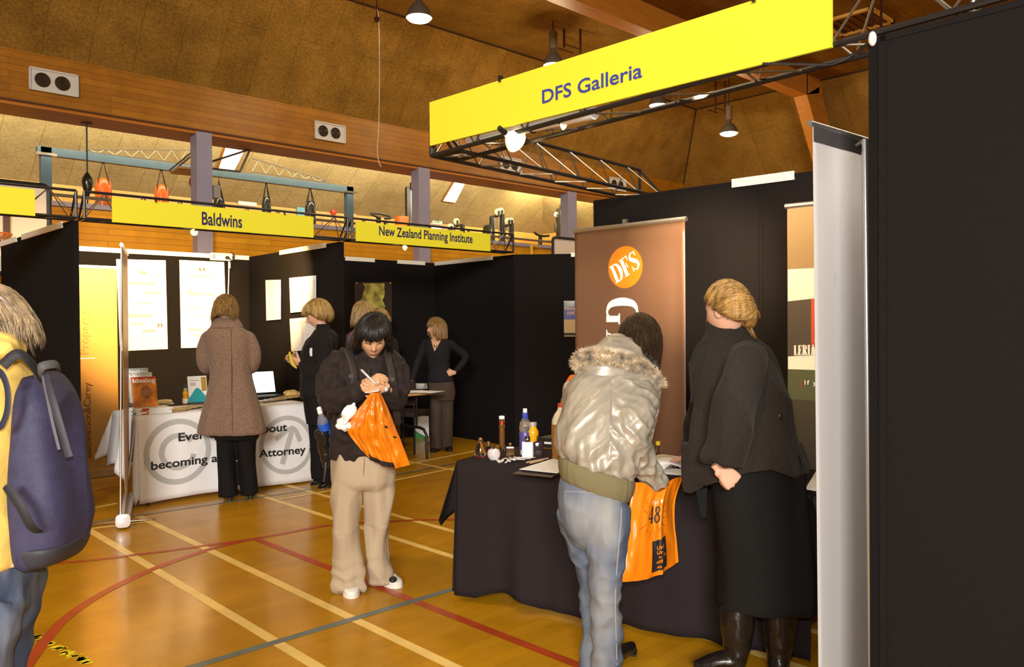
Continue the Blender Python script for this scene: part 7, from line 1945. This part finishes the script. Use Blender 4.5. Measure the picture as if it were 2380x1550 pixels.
# navy backpack
t = thing('backpack', 'large navy backpack worn by the person in yellow at the left edge', 'backpack', J(125, 1300, .02))
G_ = Fig.__new__(Fig); G_.D = 1.98; G_.root = t
m_navyp = mat('navy_pack_nylon', (.034, .032, .075), .6, spec=.35, var=.15, vscale=40, bump=.2, bscale=300)
mb = MB()
G_.rows(mb, [(82, 1300, .02, 26, .08), (90, 1285, .02, 52, .095), (97, 1220, .02, 64, .105), (98, 1120, .02, 62, .11), (92, 1030, .02, 56, .11), (86, 960, .02, 49, .105), (78, 905, .02, 38, .09), (72, 872, .02, 24, .06)], n=34, power=2.8)
G_.wear('pack_body', mb, m_navyp, .007, 4, folds(.014, 7, Z3, .5, seed=8))
mb = MB(); G_.rows(mb, [(82, 1305, .02, 24, .08), (90, 1294, .02, 52, .098), (96, 1266, .02, 62, .107), (97, 1252, .02, 63, .107)], n=34, power=2.8); G_.wear('base_panel', mb, mat('dark_grey_pack_base', (.022, .022, .032), .6), .007, 2)
m_zip = mat('grey_zip_tape', (.10, .095, .12), .5)
mb = MB(); mb.tube([J(74, 872, -.05), J(84, 920, -.085), J(96, 980, -.10), J(112, 1045, -.105)], .0038, 6, 5); mb.build('zip', m_zip, t)
mb = MB(); mb.tube([J(80, 872, -.05), J(92, 915, -.085), J(108, 970, -.10), J(135, 1062, -.095)], .010, 8, 5, flat=.4, hint=FW); mb.build('strap', mat('grey_black_webbing', (.028, .027, .036), .65), t)
mb = MB(); mb.tube([J(60, 875, -.05), J(72, 852, -.07), J(105, 846, -.04), J(110, 856, .0)], .011, 8, 5, flat=.45, hint=FW); mb.build('grab_loop', mat('grey_loop', (.06, .06, .06), .7), t)
mb = MB(); mb.tube([J(-20, 850, -.125), J(15, 822, -.115), J(45, 842, -.09), J(72, 880, -.04)], .013, 8, 5, flat=.4, hint=FW); mb.build('shoulder_strap', mat('black_webbing', (.012, .012, .014), .7), t)
mb = MB(); mb.tube([J(-12, 1128, -.142), J(20, 1175, -.150), J(45, 1222, -.135), J(62, 1235, -.10)], .011, 8, 4, flat=.35, hint=FW); mb.build('lower_strap', mat('black_webbing_lower', (.012, .012, .014), .7), t)
t.location = t.location + RT*.026
# ================================================================== balcony gymnasium
m_fr = mat('blue_grey_steel', (.042, .075, .10), .45, var=.08, vscale=6)
m_ob = mat('orange_bag_vinyl', (.70, .13, .012), .3, spec=.5)
m_bb = mat('black_bag_vinyl', (.018, .017, .012), .22, spec=.6)
YFR = 14.2
p0, p1 = at(85, 340, Y=YFR), at(818, 436, Y=YFR)
zt = (p0.z+p1.z)/2; BF = 2.85
t = thing('boxing_frame', 'blue grey steel frame for punch bags on the balcony', 'frame', V(((p0.x+p1.x)/2, YFR, BF)))
mb = MB(); mb.box(((p0.x+p1.x)/2, YFR, zt-.06), (p1.x-p0.x, .12, .13)); mb.build('top_beam', m_fr, t, smooth=0)
for x in (p0.x+.12, p1.x-.08):
    mb = MB(); mb.box((x, YFR, (zt+BF)/2), (.15, .12, zt-BF)); mb.build('post', m_fr, t, smooth=0)
    mb = MB(); mb.box((x, YFR-.05, zt-.11), (.3, .06, .04)); mb.build('clamp', m_steel, t, smooth=0)
def chain(mb, a, b):
    n = max(2, int((a-b).length/.05))
    for i in range(n):
        c = a.lerp(b, (i+.5)/n); mb.ellipsoid(c, X3*(.012 if i % 2 else .005), Y3*(.005 if i % 2 else .012), Z3*.028, 6, 5)
def bagthing(px, ytop, ybot, wpx, m, label, strapm, grp):
    a = at(px, ytop, Y=YFR); b = at(px, ybot, Y=YFR); r = wpx/2*((a-EYE).dot(FW))/FPX
    t = thing('punch_bag', label, 'punch bag', V((a.x, YFR, b.z-.5)), grp)
    zt_, zb = a.z, b.z-.5
    mb = MB(); mb.lathe([(.004, 0), (r*.9, .01), (r, .08), (r, zt_-zb-.16), (r*.86, zt_-zb-.05), (r*.5, zt_-zb), (.004, zt_-zb+.005)], V((a.x, YFR, zb)), n=24); mb.build('bag_body', m, t)
    top_ = V((a.x, YFR, zt_+.30))
    for k in range(4):
        q = V((a.x+math.cos(k*1.57+.5)*r*.85, YFR+math.sin(k*1.57+.5)*r*.85, zt_-.12)); mb = MB(); mb.tube([q, q+V((0, 0, .08)), top_], [.018, .018, .012], 6, flat=.4); mb.build('strap', strapm, t)
    mb = MB(); chain(mb, V((a.x, YFR, zt-.12)), top_); mb.build('chain', m_steel, t)
for px, y0, y1, w, m, lb in ((240, 415, 478, 36, m_ob, 'larger orange punch bag left on the balcony frame'), (375, 430, 464, 31, m_ob, 'smaller orange punch bag left of the first column'),
                         (509, 458, 476, 27, m_bb, 'worn black punch bag just right of the first column'), (619, 458, 488, 21, m_bb, 'black punch bag in the middle of the right half of the frame'), (721, 468, 496, 25, m_bb, 'black punch bag in front of the blue wall sign')):
    bagthing(px, y0, y1, w, m, lb, m_dark if m is m_bb else mat('dark_bag_strap', (.05, .03, .02), .6), 'punch bags on the balcony frame')
# floor to ceiling ball
c = at(203, 430, Y=13.05); tp = at(203, 287, Y=13.05)
t = thing('speed_ball', 'black ball strung between the beam and the balcony floor', 'punch ball', V((c.x, 13.05, BF)))
mb = MB(); mb.lathe([(.003, -.2), (.022, -.17), (.066, -.04), (.076, .04), (.066, .11), (.038, .16), (.016, .19), (.003, .2)], c, n=20); mb.build('ball', m_bb, t)
mb = MB(); mb.tube([c+V((0, 0, .18)), V((c.x, 13.05, ZB0))], .012, 6); mb.build('upper_cord', m_dark, t)
mb = MB(); mb.tube([c+V((0, 0, -.18)), V((c.x, 13.05, BF))], .01, 6); mb.build('lower_cord', m_dark, t)
mb = MB(); mb.cyl(V((c.x, 13.05, ZB0-.03)), V((c.x, 13.05, ZB0-.005)), .08); mb.build('ceiling_plate', m_rod, t)
# plywood rebound board with red ball, fixed to the first column
YR = 13.2
P = [at(*p, Y=YR) for p in ((403, 390), (430, 375), (468, 380), (468, 396))]
zb_ = P[0].z
t = thing('rebound_board', 'plywood speed ball board braced to the first column', 'board', V((P[0].x+.2, YR, zb_)))
x0, x1 = P[0].x, P[2].x+.02
mb = MB(); mb.hexa([V((x0, YR-.2, zb_-.03)), V((x1, YR-.3, zb_-.03)), V((x1, YR+.35, zb_-.03)), V((x0+.1, YR+.4, zb_-.03)), V((x0, YR-.2, zb_)), V((x1, YR-.3, zb_)), V((x1, YR+.35, zb_)), V((x0+.1, YR+.4, zb_))]); mb.build('platform', mat('warm_plywood', (.50, .24, .07), .5), t, smooth=0)
m_braz = mat('galvanised_brace', (.20, .17, .12), .4, metal=.5)
for yy in (-.1, .25):
    mb = MB(); mb.tube([V((x0+.03, YR+yy, zb_)), V((x1+.0, YR+yy, zb_+.42))], .016, 6); mb.build('brace', m_braz, t)
c = at(450, 404, Y=YR); c = V((c.x, YR, zb_-.03))
u = thing('speed_ball', 'small red ball hanging below the plywood board', 'punch ball', c+V((0, 0, -.27)))
mb = MB(); mb.lathe([(.003, -.27), (.05, -.25), (.078, -.19), (.07, -.12), (.03, -.06), (.014, -.04), (.012, -.03), (.003, -.029)], c, n=18); mb.build('ball', mat('dark_red_leather', (.26, .035, .012), .4), u)
mb = MB(); mb.cyl(c+V((0, 0, -.03)), c, .05); mb.build('swivel', m_rod, u)
# second brace pair right of the column
t = thing('wall_bracket', 'folded steel bracket right of the first column in front of the skylight', 'bracket', at(560, 400, Y=YR))
for a, b in (((494, 375), (581, 347)), ((581, 347), (557, 400)), ((494, 392), (557, 399))):
    mb = MB(); mb.tube([at(*a, Y=YR), at(*b, Y=YR)], .02, 6); mb.build('bar', m_braz, t)
# lattice ties behind the frame
def lattice(a, b, h0, h1, n, label):
    t = thing('steel_tie', label, 'lattice', a.lerp(b, .5), 'thin lattice ties on the balcony')
    mb = MB(); mb.tube([a+V((0, 0, h0)), b+V((0, 0, h1))], .016, 6); mb.build('upper_chord', m_braz, t)
    mb = MB(); mb.tube([a, b], .012, 6); mb.build('lower_chord', m_braz, t)
    mb = MB(); pts = []
    for i in range(n+1):
        k = i/n; q = a.lerp(b, k); pts.append(q+V((0, 0, (h0+(h1-h0)*k) if i % 2 else 0)))
    mb.tube(pts, .010, 5); mb.build('web', m_braz, t)
a, b = at(185, 350, Y=14.6), at(452, 382, Y=14.6)
lattice(a, b, .02, .26, 14, 'thin lattice tie above the left half of the boxing frame')
a, b = at(585, 399, Y=14.6), at(765, 424, Y=14.6)
lattice(a, b, .26, .02, 12, 'thin lattice tie above the right half of the boxing frame')
# signs on the back wall
def wallsign(px, w, h, m, label, cat, name, text=None, tm=None, depth=.02):
    c = at(*px, Y=YW-.06); o_ = MB(); o_.box(c, (w, depth, h)); o = tag(o_.build(name, m, smooth=0), label, cat)
    if text:
        for k, (s, ww, hh, dz) in enumerate(text):
            mb = MB(); letters(mb, s, c+V((-ww/2, -depth/2-.003, dz-hh/2)), X3, Z3, ww, hh, .02); mb.build('lettering', tm, o, smooth=0, flip=False)
    return o
wallsign((575, 471), .42, .13, m_white, 'small white notice on the pine wall right of the worn black bag', 'sign', 'wall_notice')
m_bs = mat('pale_blue_sign', (.16, .42, .56), .5)
wallsign((702, 490), .26, .28, m_bs, 'pale blue sign behind the rightmost black punch bag', 'sign', 'wall_sign')
wallsign((966, 522), .22, .26, m_bs, 'pale blue sign behind the weight machine left of the middle column', 'sign', 'wall_sign')
wallsign((1015, 515.5), .30, .14, mat('pale_exit_box', (.72, .80, .55), .4, emit=.25), 'pale green exit sign above the door right of the middle column', 'sign', 'exit_sign', (('EXIT', .22, .08, 0),), mat('dark_green_letter', (.03, .12, .05), .5), .08)
c = at(776, 492, Y=YW-.07); mb = MB(); mb.lathe([(.075, 0), (.085, .02), (.07, .06), (.02, .075), (.002, .076)], c+V((0, .03, 0)), V((0, -1, 0)), n=20); tag(mb.build('fire_bell', m_red), 'round red fire bell on the pine wall left of the frame post', 'bell')
c = at(823, 492, Y=YW-.03); mb = MB(); mb.box(c, (.09, .02, .16)); tag(mb.build('wall_switch', m_whitep, smooth=0), 'small white switch plate beside the right frame post', 'switch')
# door
a, b = at(1004, 522, Y=YW-.02), at(1040, 527, Y=YW-.02)
mb = MB(); mb.box(((a.x+b.x)/2, YW-.03, (2.85+a.z)/2), (b.x-a.x+.12, .03, a.z-2.85)); d_ = struct(mb.build('door_1', mat('pink_door_leaf', (.50, .28, .30), .5), smooth=0), 'pink door with a bright glazed panel at the back of the balcony', 'door')
mb = MB(); mb.box((a.x+.12, YW-.05, a.z-.16), (.30, .012, .22)); mb.build('door_glass', mat('bright_door_glass', (.8, .75, .8), .2, emit=.9, emitc=(1, .9, .95)), d_, smooth=0)
# weight machines
m_bk = mat('black_machine_frame', (.02, .018, .015), .4)
m_pul = mat('cream_pulley', (.72, .60, .36), .4)
YM = 15.2
def pulley(px, py, Y, r, t):
    c = at(px, py, Y=Y); mb = MB(); ang = X3
    mb.lathe([(r*.4, -.02), (r, -.02), (r*.86, 0), (r, .02), (r*.4, .02)], c, Y3, n=22); p = mb.build('pulley', m_pul, t)
    mb = MB(); mb.box(c+V((0, -.02, -r*.5)), (.04, .09, r*1.6)); mb.build('pulley_fork', m_bk, p, smooth=0)
def machine(label, Y, posts, bars, rods, pulleys, extra=()):
    c = at(posts[0][0], posts[0][1], Y=Y); t = thing('weight_machine', label, 'weight machine', V((c.x+.2, Y, BF)), 'weight machines on the balcony')
    for px, py, w in posts:
        q = at(px, py, Y=Y); mb = MB(); mb.box((q.x, Y, (q.z+BF)/2), (w, .08, q.z-BF)); mb.build('post', m_bk, t, smooth=0)
    for (ax, ay), (bx, by), w in bars:
        p, q = at(ax, ay, Y=Y), at(bx, by, Y=Y); mb = MB(); mb.tube([p, q], w, 4); mb.build('crossbar', m_bk, t, smooth=0)
    for px, py in rods:
        q = at(px, py, Y=Y-.03); mb = MB(); mb.tube([q, V((q.x, q.y, BF))], .016, 8); mb.build('guide_rod', m_steel, t)
    for px, py, r in pulleys: pulley(px, py, Y-.05, r, t)
    mb = MB()
    q = at(posts[0][0], posts[0][1], Y=Y); q2 = at(posts[-1][0], posts[-1][1], Y=Y)
    for k in range(7): mb.box(((q.x+q2.x)/2, Y, BF+.05+k*.055), (max(.16, abs(q2.x-q.x)*.6), .12, .045))
    mb.build('weight_stack', m_bk, t, smooth=0)
    return t
wm1 = machine('tall weight machine left of the middle column', YM, ((947, 436, .085), (975, 440, .07)), (((944, 437), (972, 441), .035), ((942, 453), (976, 459), .03)), ((955, 443), (967, 446)), (), ())
c = at(959, 434, Y=YM); mb = MB(); mb.box(c+V((0, -.05, .02)), (.14, .12, .14)); mb.box(c+V((.12, -.05, -.08)), (.18, .12, .10)); mb.build('cable_head', m_bk, wm1, smooth=0)
machine('low weight machine with two round pulleys right of the exit sign', YM+.3, ((1050, 527, .10), (1075, 523, .08)), (((1046, 528), (1076, 523), .03),), ((1058, 526), (1069, 526)), ((1061, 515, .085), (1047, 528, .09)))
machine('higher of the two twin pulley machines', YM-.2, ((1143, 504, .085), (1167, 498, .095)), (((1141, 505), (1168, 499), .035),), ((1149, 506), (1159, 503)), ((1157, 493, .09), (1164.5, 491, .09)))
machine('lower of the two twin pulley machines, nearer the end corner', YM-.2, ((1171, 527, .07), (1189, 519, .09)), (((1170, 527), (1190, 519), .035),), ((1173, 528), (1182, 524)), ((1180, 514.5, .085), (1187.5, 513.5, .085)))
wm2 = machine('tall weight machine above the right hand basketball backboard', YM-.4, ((1297, 486, .085), (1318, 489, .07)), (((1296, 486), (1314, 489), .035), ((1294, 501), (1316, 505), .03)), ((1303, 490), (1312, 494)), ((1293, 499, .07),))
c = at(1305, 485, Y=YM-.4); mb = MB(); mb.box(c+V((0, -.05, .02)), (.15, .12, .16)); mb.box(c+V((.12, -.05, -.10)), (.16, .12, .10)); mb.build('cable_head', m_bk, wm2, smooth=0)
c = at(1292, 530, Y=YM-.45); mb = MB(); mb.tube([c+V((0, 0, .12)), c, c+V((.01, 0, -.1))], [.03, .045, .04], 10); mb.tube([c+V((0, 0, .1)), at(1292, 505, Y=YM-.45)], .008, 5); mb.build('cable_handle', m_bk, wm2)
# black padded seat
c = at(1133, 545, Y=YM-.3); mb = MB(); mb.lathe([(.01, -.86), (.21, -.8), (.20, -.1), (.15, .18), (.09, .24), (.004, .25)], c, n=18, sy=.4)
tag(mb.build('padded_backrest', m_bb), 'black padded backrest left of the twin pulley machines', 'backrest')
# exercise bike handlebars, drum
def handlebar(px, py, Y, w, label, loop):
    c = at(px, py, Y=Y); t = thing('exercise_bike', label, 'exercise bike', V((c.x, Y, BF)))
    mb = MB(); mb.tube([c+V((0, 0, -.02)), V((c.x-.04, Y, BF+.1))], [.05, .06], 8); mb.build('stem', m_bk, t)
    mb = MB()
    if loop: mb.tube([c+V((-w*.1, -.1, -.06)), c+V((-w*.5, -.18, -.04)), c+V((-w*.48, .0, .03)), c+V((0, .05, .06)), c+V((w*.48, .0, .03)), c+V((w*.5, -.15, -.04)), c+V((w*.1, -.16, -.07))], .022, 8, 4)
    else: mb.tube([c+V((-w*.5, -.05, .06)), c+V((-w*.2, 0, .02)), c+V((w*.2, 0, .0)), c+V((w*.5, -.05, .02))], .03, 8, 3)
    mb.build('handlebar', m_bk, t)
    mb = MB(); mb.box(V((c.x, Y, BF+.06)), (.5, .4, .12)); mb.build('base', m_bk, t, smooth=0)
handlebar(880, 502, YM-1, .42, 'exercise bike with a looped black handlebar above the four word sign', True)
handlebar(1256, 548, YM-1.2, .52, 'exercise bike with a straight black handlebar near the balcony corner', False)
c = at(934, 524, Y=YM); mb = MB(); r = .16
mb.lathe([(.002, -.6), (r, -.6), (r, .0), (r*1.02, .16), (r*1.02, .19), (r*.98, .20), (.002, .2)], c, n=24); tag(mb.build('drum', mat('orange_drum', (.62, .12, .012), .5)), 'orange drum beside the tall weight machine', 'drum')
# handrail
a, b = at(115, 453, Y=12.72), at(1281, 561, Y=12.72)
zr = (a.z+b.z)/2
t = thing('handrail', 'thin steel handrail along the balcony edge', 'rail', V(((a.x+b.x)/2, 12.72, 3.28)))
mb = MB(); mb.tube([V((-6, 12.72, zr)), V((14.9, 12.72, zr))], .024, 8); mb.build('rail', m_braz, t)
for k in range(12):
    x = -5.5+k*1.85; mb = MB(); mb.tube([V((x, 12.72, 3.28)), V((x, 12.72, zr))], .012, 6); mb.build('baluster', m_braz, t)
mb = MB(); a, b = at(1229, 571, Y=12.7), at(1281, 563, Y=13.3); mb.tube([V((a.x, 12.62, 2.6)), V((a.x, 12.62, a.z)), V((b.x, 13.2, a.z))], .035, 8)
tag(mb.build('yellow_rail', mat('yellow_rail_paint', (.75, .45, .02), .4)), 'yellow rail at the gap in the balcony front', 'rail')
c = at(494, 447, Y=12.8); mb = MB(); mb.box(V((c.x+.02, 12.75, c.z)), (.12, .14, .2)); tag(mb.build('junction_box', mat('grey_box', (.3, .27, .24), .5), smooth=0), 'grey box on the side of the first column', 'box')
# basketball backboards
m_board = mat('cream_backboard', (.72, .62, .52), .5)
def backboard(px_edge, px_top, Y, side, label, full=True):
    e = at(px_edge, px_top, Y=Y); w, h = 1.8, 1.15
    x0, x1 = (e.x-w, e.x) if side > 0 else (e.x, e.x+w)
    t = thing('basketball_backboard', label, 'backboard', V(((x0+x1)/2, Y, e.z-h)))
    mb = MB(); mb.box(((x0+x1)/2, Y, e.z-h/2), (w, .03, h)); mb.build('board', m_board, t, smooth=0)
    mb = MB(); z1, z0_ = e.z, e.z-h; r = .08; q = []
    for cx, cz, a0 in ((x1-r, z1-r, 0), (x0+r, z1-r, 90), (x0+r, z0_+r, 180), (x1-r, z0_+r, 270)):
        q += [V((cx+math.cos(math.radians(a0+k*22.5))*r, Y-.025, cz+math.sin(math.radians(a0+k*22.5))*r)) for k in range(5)]
    mb.tube(q+[q[0]], .032, 6); mb.build('border', m_dark, t)
    mb = MB(); mb.box(((x0+x1)/2, (Y+YB+.2)/2, e.z-h*.6), (.12, YB+.15-Y, .1)); mb.build('bracket', m_rod, t, smooth=0)
    return t, x0, x1, e.z-h
t, x0, x1, zlo = backboard(112, 433, 11.7, 1, 'basketball backboard at the left picture edge behind the blank yellow sign')
c = at(0, 548, Y=11.4); zc = at(20, 546, Y=11.4).z
mb = MB(); cc = V((at(27, 548, Y=11.4).x-.23, 11.4, zc)); mb.tube([cc+V((math.cos(k*.2618)*.23, math.sin(k*.2618)*.23, 0)) for k in range(25)], .012, 6); ring_o = mb.build('hoop', mat('orange_hoop', (.62, .15, .02), .4), t)
mb = MB()
for k in range(14):
    a = k*.4488; mb.tube([cc+V((math.cos(a)*.23, math.sin(a)*.23, 0)), cc+V((math.cos(a+.25)*.17, math.sin(a+.25)*.17, -.16))], .006, 4)
    mb.tube([cc+V((math.cos(a)*.23, math.sin(a)*.23, 0)), cc+V((math.cos(a-.25)*.17, math.sin(a-.25)*.17, -.16))], .006, 4)
mb.build('net_frame', mat('orange_net_frame', (.4, .14, .03), .5), ring_o)
mb = MB(); q = at(18, 512, Y=11.6); mb.box(V((q.x, 11.66, q.z-.1)), (.07, .04, .5)); mb.build('hoop_arm', m_rod, t, smooth=0)
backboard(1283, 551, 11.9, -1, 'basketball backboard behind the angled black panel')
